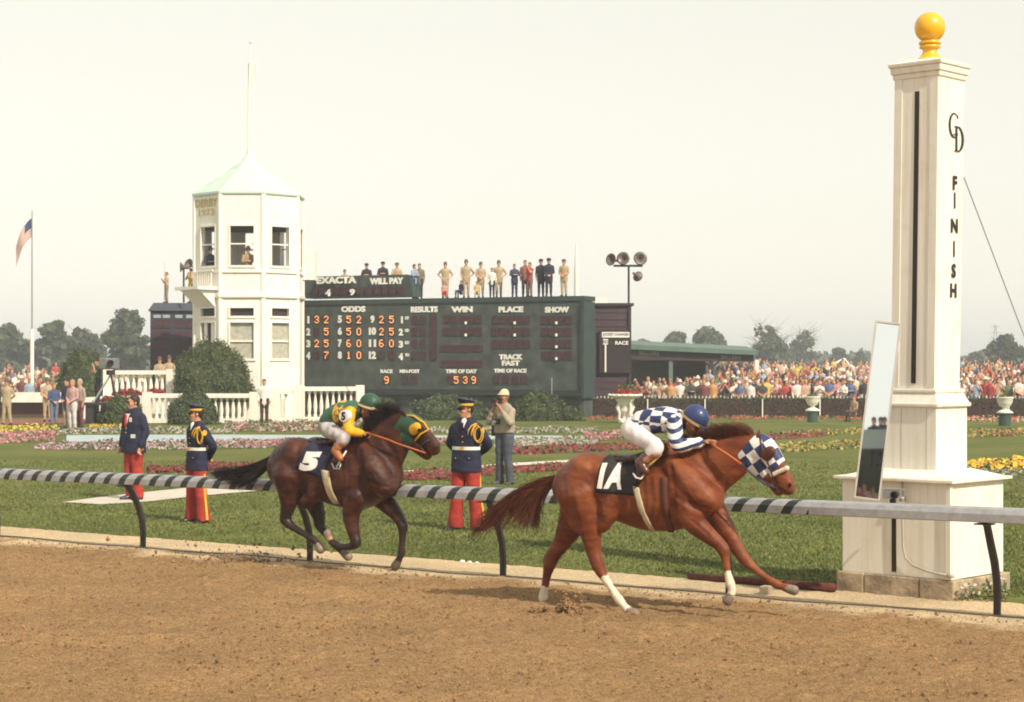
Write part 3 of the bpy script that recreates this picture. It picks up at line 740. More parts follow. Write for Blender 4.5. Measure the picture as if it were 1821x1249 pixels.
# ================================================================== the rail
rail = empty('running_rail', R0, math.atan2(RE.y, RE.x), 'silver running rail with dark diagonal stripes along the dirt track', 'rail')
def rail_material():
    m, n, l, b = node_mat('rail_paint')
    tc = n.new('ShaderNodeTexCoord'); sp = n.new('ShaderNodeSeparateXYZ'); l.new(tc.outputs['Object'], sp.inputs[0])
    def mth(op, a, b_=None):
        q = n.new('ShaderNodeMath'); q.operation = op
        for i, z in enumerate((a, b_)):
            if z is None: continue
            if isinstance(z, (int, float)): q.inputs[i].default_value = z
            else: l.new(z, q.inputs[i])
        return q.outputs[0]
    t = mth('SUBTRACT', sp.outputs['X'], mth('MULTIPLY', sp.outputs['Z'], .55))
    t = mth('SUBTRACT', t, mth('MULTIPLY', sp.outputs['Y'], .45))
    fr = mth('FRACT', mth('DIVIDE', mth('ADD', t, 100.06), .278))
    st = mth('MULTIPLY', mth('LESS_THAN', fr, .40), mth('LESS_THAN', sp.outputs['X'], 3.98))
    nz = noise(n, l, tc.outputs['Object'], 12, 5)
    r = ramp(n, [(0.3, (.30, .295, .305)), (0.7, (.43, .425, .435))]); l.new(nz, r.inputs[0])
    mx = n.new('ShaderNodeMix'); mx.data_type = 'RGBA'; l.new(st, mx.inputs[0]); l.new(r.outputs[0], mx.inputs[6]); mx.inputs[7].default_value = (.016, .024, .022, 1)
    l.new(mx.outputs[2], b.inputs['Base Color']); b.inputs['Roughness'].default_value = .38
    me_ = mth('MULTIPLY', mth('SUBTRACT', 1.0, st), .35); l.new(me_, b.inputs['Metallic'])
    return m
rp = [(-.085, -.140), (-.09, -.132), (-.088, -.06), (-.06, -.015), (-.02, 0), (.05, 0), (.08, -.02), (.088, -.06), (.085, -.140)]
mb = MB()
us = np.linspace(-17.4, 14.6, 64)
mb.rings([[(u, -.33 + w, 1.022 + .0062*u + z) for w, z in rp] for u in us])
mb.build('rail_bar', rail_material(), rail, smooth=False)
def goose(u):
    mb = MB(); zt = 1.022 + .0062*u
    pts = [(u, 0, -.1), (u, 0, .02), (u, 0.004, .20), (u, -.015, .36), (u, -.07, .52), (u, -.16, .68), (u, -.27, zt - .17), (u, -.33, zt - .13)]
    rr = [.036, .036, .037, .038, .039, .038, .036, .036]
    rings = []
    for k, p in enumerate(pts):
        a = Vector(pts[max(k-1, 0)]); c = Vector(pts[min(k+1, len(pts)-1)]); t = (c - a).normalized(); nv = Vector((1, 0, 0)).cross(t)
        rings.append([Vector(p) + Vector((1, 0, 0))*x*rr[k]*.85 + nv*y*rr[k] for x, y in ((-1,-.6),(-.6,-1),(.6,-1),(1,-.6),(1,.6),(.6,1),(-.6,1),(-1,.6))])
    mb.rings(rings); mb.box((u, -.33, zt - .16), (.16, .14, .012))
    return mb.build('rail_post', M_DARK, rail)
for k in range(-6, 6): goose(-0.02 + 2.885 * k)
tag(MB().tube([RL(u, -.17 + .05*math.sin(u*1.3), .022 + .006*math.sin(u*3)) for u in np.linspace(-12, 11.4, 70)], .008, 5).build('ground_cable', mat('cable', (.10, .085, .07), .8, .1)), 'thin grey cable lying along the sand under the rail', 'cable')

# ================================================================== horses and jockeys
class Frame:
    """a running frame: u forward, v to the left (away from the camera), z up; positions are read on planes of constant v"""
    def __init__(s, px, py, deg):
        s.O = np.array(G(px, py)); a = math.radians(deg)
        s.e = np.array((math.cos(a), -math.sin(a), 0)); s.l = np.array((math.sin(a), math.cos(a), 0)); s.rz = -a
        s.C = np.array((0, 0, HC))
    def P(s, px, py, v=0.0):
        d = np.array(((px - 910.5)/F_PX, 1.0, -(py - HOR)/F_PX))
        t = (v - (s.C - s.O) @ s.l) / (d @ s.l)
        w = s.C + t*d - s.O
        return np.array((w @ s.e, v, w[2]))
    def R(s, r, px, v=0.0):
        d = np.array(((px - 910.5)/F_PX, 1.0, 0.0)); t = (v - (s.C - s.O) @ s.l) / (d @ s.l)
        return r * t / F_PX
    def ch(s, data, v=None, **kw):
        """data rows: (px, py, radius_px[, v])"""
        P = []; Rr = []
        for row in data:
            vv = row[3] if len(row) > 3 else v
            P.append(s.P(row[0], row[1], vv)); Rr.append(s.R(row[2], row[0], vv))
        return chain(P, Rr, **kw)
LAT = (0, 1, 0)

def coat_material(name, base, dark, light, white=(.62, .55, .42), rough=.42):
    m, n, l, b = node_mat(name)
    tc = n.new('ShaderNodeTexCoord'); v = tc.outputs['Object']
    mp = n.new('ShaderNodeMapping'); mp.inputs['Scale'].default_value = (1.0, 1.6, 2.2); l.new(v, mp.inputs[0])
    a = noise(n, l, mp.outputs[0], 3.0, 4, .55); f = noise(n, l, mp.outputs[0], 45, 4, .7)
    r = ramp(n, [(.32, dark), (.5, base), (.7, light)]); l.new(a, r.inputs[0])
    r2 = ramp(n, [(.3, (.86, .86, .86)), (.7, (1.12, 1.12, 1.12))]); l.new(f, r2.inputs[0])
    mx = n.new('ShaderNodeMix'); mx.data_type = 'RGBA'; mx.blend_type = 'MULTIPLY'; mx.inputs[0].default_value = 1
    l.new(r.outputs[0], mx.inputs[6]); l.new(r2.outputs[0], mx.inputs[7]); l.new(mx.outputs[2], b.inputs['Base Color'])
    b.inputs['Roughness'].default_value = rough; b.inputs['Specular IOR Level'].default_value = .28
    mp2 = n.new('ShaderNodeMapping'); mp2.inputs['Scale'].default_value = (.55, 1.0, 1.0); mp2.inputs['Rotation'].default_value = (0, math.radians(35), 0); l.new(v, mp2.inputs[0])
    mu = noise(n, l, mp2.outputs[0], 7.0, 3, .5)
    mp3 = n.new('ShaderNodeMapping'); mp3.inputs['Scale'].default_value = (20, 60, 60); l.new(v, mp3.inputs[0]); fi = noise(n, l, mp3.outputs[0], 4.0, 2, .6)
    bp = n.new('ShaderNodeBump'); bp.inputs['Strength'].default_value = .55; bp.inputs['Distance'].default_value = .05
    l.new(mu, bp.inputs['Height'])
    bp2 = n.new('ShaderNodeBump'); bp2.inputs['Strength'].default_value = .35; bp2.inputs['Distance'].default_value = .006
    l.new(fi, bp2.inputs['Height']); l.new(bp.outputs[0], bp2.inputs['Normal']); l.new(bp2.outputs[0], b.inputs['Normal'])
    return m

def wrap_grid(bvh, F, quad, nu, nv, off, v0=-.3, side=-1):
    """a grid between four photo corners (tl, tr, br, bl) laid on the body's near side"""
    c = [F.P(x, y, v0) for x, y in quad]; pts = []
    for j in range(nv + 1):
        t = j / nv
        for i in range(nu + 1):
            s = i / nu
            p = (c[0]*(1-s) + c[1]*s)*(1-t) + (c[3]*(1-s) + c[2]*s)*t
            h = bvh.ray_cast(Vector((p[0], 2.0*side, p[2])), Vector((0, -side, 0)))
            if h[0] is None: q = Vector((p[0], v0*.4, p[2]))
            else: q = h[0] + h[1]*(off if h[1].y*side > 0 else -off)
            pts.append(q)
    fs = [(j*(nu+1)+i, j*(nu+1)+i+1, (j+1)*(nu+1)+i+1, (j+1)*(nu+1)+i) for j in range(nv) for i in range(nu)]
    return pts, fs
def wrapped(name, bvh, F, quad, nu, nv, off, m, parent, thick=.008, v0=-.3):
    pts, fs = wrap_grid(bvh, F, quad, nu, nv, off, v0)
    fs = [f[::-1] for f in fs]
    o = link(name, pymesh(name, pts, fs, m, smooth=True), parent)
    s = o.modifiers.new('thick', 'SOLIDIFY'); s.thickness = thick; s.offset = 0
    return o
def wrapped_text(s, bvh, F, quad, off, m, parent, bold=.03, shear=0.0):
    me = text_mesh(s, 1.0, 1.0, bold)
    bm = bmesh.new(); bm.from_mesh(me)
    bmesh.ops.subdivide_edges(bm, edges=[e for e in bm.edges if e.calc_length() > .12], cuts=3)
    bmesh.ops.triangulate(bm, faces=bm.faces[:])
    c = [F.P(x, y, -.3) for x, y in quad]
    for v in bm.verts:
        sx = v.co.x + .5 + shear*v.co.z; t = .5 - v.co.z
        p = (c[0]*(1-sx) + c[1]*sx)*(1-t) + (c[3]*(1-sx) + c[2]*sx)*t
        h = bvh.ray_cast(Vector((p[0], -2, p[2])), Vector((0, 1, 0)))
        v.co = (h[0] + h[1]*(off if h[1].y < 0 else -off)) if h[0] is not None else Vector((p[0], -.3, p[2]))
    bm.to_mesh(me); bm.free(); me.materials.append(m)
    return link('numeral', me, parent)

def hair(name, F, roots, tips, n, bulge, r0, r1, m, parent, seed, vspread=.05, droop=.0, wav=.02):
    """locks from a line of roots to a line of tips; rows are (px, py, v)"""
    rs = np.random.RandomState(seed); paths = []
    A = [F.P(*q) for q in roots]; B = [F.P(*q) for q in tips]; Cb = [F.P(*q) for q in bulge]
    def along(L, t):
        x = t*(len(L)-1); i = min(int(x), len(L)-2); return L[i]*(1-(x-i)) + L[i+1]*(x-i)
    for k in range(n):
        t = rs.rand(); s = min(max(t + rs.normal(0, .10), 0), 1)
        a = along(A, t) + np.array([rs.normal(0, .01), rs.normal(0, .015), rs.normal(0, .01)])
        b = along(B, s) + np.array([rs.normal(0, .05), rs.normal(0, vspread), rs.normal(0, .035) - droop*rs.rand()])
        c = along(Cb, s) + np.array([rs.normal(0, .03), rs.normal(0, vspread*.7), rs.normal(0, .03)])
        L = .75 + .25*rs.rand()
        p = bez(a, a + (c - a)*.6, c + (b - c)*.2, a + (b - a)*L if rs.rand() < .25 else b, 9)
        ph = rs.rand()*6; tt = np.linspace(0, 1, 9)[:, None]
        p = p + tt*wav*np.sin(tt*7 + ph)*np.array([[.4, .6, 1.0]])
        paths.append(p)
    v, f = strands(paths, r0, r1)
    return link(name, npmesh(name, v, f, m, smooth=True), parent)

def fix_normals(me):
    bm = bmesh.new(); bm.from_mesh(me); bmesh.ops.recalc_face_normals(bm, faces=bm.faces[:]); bm.to_mesh(me); bm.free()

def sculpt(me, F, strokes, vmin=.05, T=lambda x, y: (x, y)):
    """raises ridges and sinks grooves along strokes on both flanks: (points, width_px, height_m)"""
    n = len(me.vertices); co = np.zeros(n*3, np.float32); me.vertices.foreach_get('co', co); co = co.reshape(-1, 3)
    no = np.zeros(n*3, np.float32); me.vertices.foreach_get('normal', no); no = no.reshape(-1, 3)
    uz = co[:, [0, 2]]; d = np.zeros(n)
    for pts, w, amp in strokes:
        q = [F.P(*T(*p), -.2) for p in pts]; q = np.array([(a[0], a[2]) for a in q]); W = F.R(w, T(*pts[0])[0], -.2)
        best = np.full(n, 9.0)
        for a, b in zip(q[:-1], q[1:]):
            t = np.clip(((uz - a) @ (b - a))/((b - a) @ (b - a)), 0, 1); best = np.minimum(best, np.linalg.norm(uz - a - t[:, None]*(b - a), axis=1))
        d += amp*np.exp(-(best/W)**2)
    d *= np.clip((np.abs(co[:, 1]) - vmin)/.05, 0, 1)*np.clip(np.abs(no[:, 1])*1.6, 0, 1)
    co = co + no*d[:, None]; me.vertices.foreach_set('co', co.astype(np.float32).ravel()); me.update()
MUSCLE = [([(1198, 832), (1206, 865), (1200, 900), (1208, 926)], 6, -.016), ([(1240, 812), (1262, 845), (1282, 882)], 6, -.015), ([(1208, 882), (1240, 902), (1264, 906)], 4.5, -.010),
    ([(1056, 830), (1060, 862), (1068, 900), (1074, 925)], 8, -.012), ([(1008, 856), (1020, 890), (1034, 934)], 5.5, -.009), ([(1100, 848), (1102, 880), (1092, 908)], 9, -.016), ([(1236, 926), (1262, 950)], 3, -.009),
    ([(1200, 822), (1232, 868)], 6, .010), ([(1028, 824), (1062, 840)], 8, .010), ([(1222, 868), (1226, 900)], 6, .009), ([(1040, 940), (1046, 968)], 4, .007), ([(1034, 870), (1040, 915)], 6, .008),
    ([(1216, 905), (1190, 930), (1150, 938)], 2.0, .007), ([(1230, 872), (1250, 902), (1246, 930)], 1.8, .006), ([(1060, 870), (1078, 900), (1080, 925)], 1.8, .005), ([(1264, 905), (1272, 930)], 2, .005)] + \
    [([(1114 + 13*i, 850), (1120 + 13*i, 890), (1113 + 13*i, 928)], 3.6, .006) for i in range(6)]
M_SOCK = mat('sock_white', (.66, .58, .44), .7, .18, 12)
M_HOOF = mat('hoof', (.20, .15, .11), .5, .3, 10)
M_HOOFD = mat('hoof_dark', (.10, .065, .045), .5, .3, 10)
M_LEATHER = mat('tack_leather', (.045, .018, .012), .45, .2, 20)
M_EYE = mat('eye_dark', (.01, .006, .005), .12, 0)
M_SKIN = mat('skin', (.50, .25, .15), .55, .10, 14)
M_SKIN2 = mat('skin_tan', (.36, .165, .09), .55, .12, 14)
M_WHITECLOTH = mat('white_cloth', (.74, .70, .66), .8, .08, 10, .2, 30)
M_REIN = mat('rein_orange', (.40, .10, .025), .6, .15, 10)

# ---------------------------------------------------------------- front horse: chestnut
F1 = Frame(1122, 1086, 27)
horse1 = empty('racehorse', F1.O, F1.rz, 'chestnut racehorse with white socks and blue checkered hood, galloping in front', 'horse', 'racehorses')
CO1 = coat_material('chestnut_coat', (.165, .040, .012), (.098, .021, .007), (.235, .070, .022), rough=.50)
def horse_chestnut():
    F = F1; p = []
    # trunk
    p += F.ch([(1018, 868, 36), (1040, 862, 50), (1075, 866, 57), (1112, 873, 54), (1150, 881, 60), (1188, 877, 67), (1222, 870, 60), (1246, 868, 44)], v=0, ax=LAT, sq=[.90, .92, .86, .82, .80, .72, .70, .72], k=.03)
    for sv in (-1, 1):
        p += [ball(F.P(1042, 840, .11*sv), F.R(31, 1042), .09), ball(F.P(1028, 880, .15*sv), F.R(33, 1028), .09), ball(F.P(1078, 838, .12*sv), F.R(20, 1078), .09)] + F.ch([(1092, 884, 11, .21*sv), (1082, 912, 13, .19*sv), (1070, 938, 10, .16*sv)], k=.06) + F.ch([(1008, 862, 11, .14*sv), (1012, 900, 12, .17*sv), (1030, 940, 10, .16*sv)], k=.05) + []   # croup, thigh
        p += F.ch([(1196, 826, 16, .15*sv), (1228, 860, 21, .18*sv), (1262, 894, 19, .165*sv)], k=.07) + F.ch([(1210, 842, 8, .21*sv), (1240, 880, 8, .225*sv)], k=.05) + F.ch([(1202, 862, 13, .20*sv), (1218, 898, 15, .205*sv), (1240, 920, 12, .19*sv)], k=.06)          # shoulder blade
        p += [ball(F.P(1222, 908, .16*sv), F.R(20, 1222), .07), ball(F.P(1266, 886, .09*sv), F.R(21, 1266), .07)]     # upper arm, breast
        p += [ball(F.P(1085, 906, .15*sv), F.R(18, 1085), .05)]
    p += [ball(F.P(1186, 806, 0), F.R(19, 1186), .06, ax=LAT, sq=.7)]
    # neck and head
    p += F.ch([(1224, 850, 53), (1258, 830, 41), (1292, 813, 32), (1322, 801, 26), (1340, 797, 24)], v=0, ax=LAT, sq=[.62, .52, .46, .46, .5], k=.04)
    p += F.ch([(1262, 866, 22), (1290, 848, 18), (1316, 826, 18)], v=0, ax=LAT, sq=.75, k=.04)
    p += F.ch([(1340, 792, 19), (1358, 800, 22), (1375, 822, 17), (1390, 846, 16), (1397, 861, 16)], v=0, ax=LAT, sq=[.75, .72, .62, .6, .72], k=.02)
    p += F.ch([(1340, 818, 20), (1352, 830, 15), (1372, 855, 10), (1385, 873, 9.5)], v=0, ax=LAT, sq=[.55, .55, .7, .9], k=.02)
    p += [ball(F.P(1401, 868, 0), F.R(13, 1401), .015, ax=LAT, sq=.95)]
    for sv in (-1, 1):
        p += [ball(F.P(1366, 806, .055*sv), F.R(7, 1366), .012)]
        p += [ball(F.P(1403, 861, .042*sv), F.R(5.5, 1403), .01)]
        p += [prim(F.P(1347, 782, .045*sv), F.P(1351, 762, .055*sv), F.R(5.2, 1347), F.R(1.6, 1347), .012, 0)]
    # legs: (px, py, r)
    def leg(rows, v, tags, k=.010): return F.ch(rows, v=v, tg=tags, k=k, sub=2)
    p += leg([(1036, 880, 38), (1048, 922, 27), (1051, 952, 18.5), (1056, 982, 13), (1064, 1007, 11.5), (1074, 1026, 8), (1088, 1048, 6.2), (1101, 1067, 8.4), (1110, 1078, 6.0), (1119, 1087, 8.2), (1129, 1094, 10.5)], -.15, [0, 0, 0, 0, 0, 1, 1, 1, 1, 2, 2])
    p += F.ch([(1050, 958, 9), (1053, 990, 6), (1057, 1001, 7)], v=-.15, k=.012, sub=2)           # tendon to the hock point
    p += leg([(1034, 890, 38), (1018, 930, 26), (1001, 962, 16.5), (986, 985, 12.5), (978, 1003, 11.2), (973, 1022, 7.6), (969, 1044, 6.2), (966, 1062, 8.4), (966, 1071, 6.2), (967, 1079, 8.4), (969, 1085, 10.5)], .15, [0, 0, 0, 0, 0, 0, 1, 1, 1, 1, 2])
    p += F.ch([(996, 962, 9), (977, 986, 6), (971, 997, 6.5)], v=.15, k=.012, sub=2)
    p += leg([(1222, 912, 24), (1240, 935, 19), (1262, 954, 14.5), (1279, 968, 11.5), (1287, 979, 11), (1290, 994, 7.8), (1294, 1018, 6.0), (1299, 1039, 8.2), (1302, 1050, 5.8), (1299, 1060, 7.8), (1294, 1068, 10)], -.17, [0, 0, 0, 0, 0, 0, 1, 1, 1, 2, 2])
    p += leg([(1262, 896, 25), (1284, 932, 19), (1302, 962, 14), (1318, 986, 11), (1327, 998, 10.5), (1340, 1010, 7.2), (1362, 1027, 5.8), (1380, 1039, 8.0), (1390, 1043, 5.8), (1401, 1047, 7.6), (1412, 1050, 9.4)], .17, [0]*9 + [2, 2])
    me = sdf_mesh('body', p, .0125, [CO1, M_SOCK, M_HOOF], smooth_it=2)
    return me
me1 = horse_chestnut(); fix_normals(me1); sculpt(me1, F1, MUSCLE + [([(1262, 862), (1290, 842), (1318, 822)], 5, -.012), ([(1338, 806), (1352, 826), (1346, 838)], 2.5, .005), ([(1372, 838), (1390, 858)], 2.5, .005)])
body1 = link('body', me1, horse1); bvh1 = mesh_bvh(me1)
MANE1 = mat('chestnut_hair', (.105, .026, .010), .5, .35, 6)
hair('tail', F1, [(986, 848, -.02), (982, 862, .02)], [(842, 952, .0), (872, 930, .1), (900, 905, .05), (940, 935, -.05), (955, 935, .0), (850, 945, -.05), (870, 920, 0)], 1300, [(922, 862, .0), (915, 872, .05), (912, 880, 0), (935, 885, 0), (950, 893, 0), (905, 868, 0), (915, 878, 0)], 0.0052, .0012, MANE1, horse1, 3, .05, .0, .03)
hair('mane', F1, [(1212, 800, 0), (1250, 789, 0), (1290, 781, 0), (1322, 775, 0), (1340, 772, 0)], [(1208, 772, -.04), (1246, 768, -.06), (1268, 762, -.05), (1292, 756, -.03), (1318, 764, -.02)], 700, [(1212, 780, -.03), (1255, 768, -.05), (1290, 760, -.05), (1312, 759, -.03), (1332, 765, -.02)], 0.004, .001, MANE1, horse1, 4, .03, .0, .015)
for sv in (-1, 1):
    e = F1.P(1368, 805, .082*sv); mb = MB(); mb.lathe([(.002, -.016), (.013, -.009), (.017, 0), (.013, .009), (.002, .016)], 12, e); mb.build('eye', M_EYE, horse1, smooth=True)
    e = F1.P(1405, 862, .060*sv); mb = MB(); mb.lathe([(.002, -.026), (.014, -.012), (.016, 0), (.012, .012), (.002, .022)], 10, e); mb.build('nostril', M_EYE, horse1, smooth=True)

def checker_mat(name, c1, c2, scale, rot=(0, 0, 0), loc=(0, 0, 0)):
    m, n, l, b = node_mat(name)
    tc = n.new('ShaderNodeTexCoord'); mp = n.new('ShaderNodeMapping'); mp.inputs['Rotation'].default_value = rot; mp.inputs['Location'].default_value = loc
    l.new(tc.outputs['Object'], mp.inputs[0])
    ck = n.new('ShaderNodeTexChecker'); ck.inputs['Scale'].default_value = scale; l.new(mp.outputs[0], ck.inputs['Vector'])
    ck.inputs['Color1'].default_value = (*c1, 1); ck.inputs['Color2'].default_value = (*c2, 1)
    l.new(ck.outputs['Color'], b.inputs['Base Color']); b.inputs['Roughness'].default_value = .55
    nz = noise(n, l, tc.outputs['Object'], 16, 4); bp = n.new('ShaderNodeBump'); bp.inputs['Strength'].default_value = .5; bp.inputs['Distance'].default_value = .02
    l.new(nz, bp.inputs['Height']); l.new(bp.outputs[0], b.inputs['Normal'])
    return m
BLUE, SILKW = (.020, .032, .11), (.72, .70, .68)
M_HOOD1 = checker_mat('hood_check', BLUE, SILKW, 9.5, (0, math.radians(35), 0), (.02, .0, .06))
def hood(F, name, rows, ax_px, sect, m, parent, cups, cupm, sqs):
    """cloth hood: inflated head between two planes across the head axis"""
    p = F.ch(rows, v=0, ax=LAT, sq=sqs, k=.02)
    a, b = F.P(*ax_px[0]), F.P(*ax_px[1]); d = (b - a); L = np.linalg.norm(d); d /= L
    lo_, hi_ = sect
    def clip(x, y, z):
        s = (x - a[0])*d[0] + (y - a[1])*d[1] + (z - a[2])*d[2]
        return np.maximum(lo_ - s, s - hi_*L) + 0*x + 0*y + 0*z
    me = sdf_mesh(name, p, .009, m, clip=clip, smooth_it=1, tagidx=False); fix_normals(me)
    o = link(name, me, parent)
    return o
hd = hood(F1, 'hood', [(1326, 802, 30), (1340, 795, 25), (1358, 801, 25), (1376, 824, 20), (1386, 838, 18)], ((1330, 792), (1392, 850)), (.0, .80), M_HOOD1, horse1, None, None, [.5, .62, .70, .64, .6])
hd2 = link('hood_cheek', sdf_mesh('hood_cheek', F1.ch([(1338, 818, 24), (1350, 829, 19), (1362, 842, 13)], v=0, ax=LAT, sq=[.54, .56, .62], k=.02), .009, M_HOOD1, smooth_it=1, tagidx=False), hd)
fix_normals(hd2.data)
for sv in (-1, 1):
    c = F1.P(1364, 808, .098*sv); f = F1.P(1374, 800, .125*sv)
    q = [prim(c, c + (f-c)*.6, F1.R(12, 1366), F1.R(10, 1366), .01, 0, LAT, .55)]
    me = sdf_mesh('eye_cup', q, .006, mat('eye_cup_brown', (.085, .026, .016), .5, .2, 20), smooth_it=1); fix_normals(me); link('eye_cup', me, hd)
M_FLEECE = mat('fleece', (.70, .62, .48), .9, .15, 30, .6, 60)
me = sdf_mesh('noseband', [prim(F1.P(1373, 845, v), F1.P(1399, 833, v), F1.R(4.2, 1385), F1.R(4.2, 1385), .01) for v in (-.062, .062)] + [prim(F1.P(1399, 833, -.06), F1.P(1399, 833, .06), F1.R(4.4, 1399), F1.R(4.4, 1399), .01)], .006, M_FLEECE); fix_normals(me); link('noseband', me, horse1)
def strap(F, name, rows, r, m, parent, n=6):
    return MB().tube([tuple(F.P(*q)) for q in rows], r, n).build(name, m, parent, smooth=True)
strap(F1, 'mouth', [(1408, 877, -.03), (1399, 876, -.055), (1388, 870, -.062), (1380, 866, -.058)], .005, M_EYE, horse1)
strap(F1, 'bridle_strap', [(1350, 772, -.05), (1356, 800, -.115), (1372, 840, -.082), (1380, 868, -.06)], .009, M_LEATHER, horse1)
strap(F1, 'bridle_strap', [(1346, 846, -.075), (1366, 860, -.065), (1384, 870, -.06)], .008, M_LEATHER, horse1)
strap(F1, 'rein', [(1262, 786, -.10), (1275, 797, -.17), (1296, 810, -.175), (1318, 826, -.15)], .012, M_REIN, horse1)
strap(F1, 'rein', [(1318, 826, -.15), (1340, 846, -.12), (1362, 862, -.09), (1381, 869, -.062)], .009, mat('rein_blue', (.02, .025, .07), .6, .1), horse1)
strap(F1, 'rein', [(1262, 786, .08), (1296, 808, .17), (1330, 836, .13), (1381, 869, .062)], .010, M_REIN, horse1)
M_CLOTHB = mat('saddle_cloth_black', (.018, .013, .014), .7, .2, 12, .2, 25)
cl1 = wrapped('saddle_cloth', bvh1, F1, [(1066, 812), (1142, 818), (1126, 882), (1057, 876)], 14, 12, .012, M_CLOTHB, horse1)
wrapped_text('1A', bvh1, F1, [(1066, 826), (1106, 827), (1104, 872), (1061, 869)], .021, M_WHITECLOTH, cl1, .055, .0)
wrapped('girth', bvh1, F1, [(1123, 866), (1135, 868), (1153, 946), (1145, 946)], 3, 14, .014, mat('girth_web', (.50, .42, .28), .8, .15, 20), horse1, .006)
wrapped('breast_girth', bvh1, F1, [(1172, 850), (1184, 850), (1186, 950), (1176, 950)], 2, 10, .006, mat('girth_dark', (.09, .03, .015), .7, .2), horse1, .004)
sad = sdf_mesh('saddle', F1.ch([(1092, 815, 8), (1120, 818, 9), (1150, 812, 9), (1168, 803, 10)], v=0, ax=LAT, sq=3.0, k=.02) + F1.ch([(1136, 818, 8, -.20), (1140, 838, 7, -.275), (1138, 852, 6, -.30)], k=.02) + F1.ch([(1136, 818, 8, .20), (1140, 838, 7, .275)], k=.02), .011, M_LEATHER)
fix_normals(sad); sadl = link('saddle', sad, horse1)
strap(F1, 'saddle_flap', [(1176, 806, -.23), (1162, 820, -.29), (1150, 832, -.305)], .016, mat('tan_leather', (.52, .33, .10), .6, .15, 12), horse1)
strap(F1, 'stirrup', [(1126, 842, -.32), (1131, 850, -.345), (1140, 852, -.345), (1145, 845, -.33)], .009, M_WHITECLOTH, horse1)

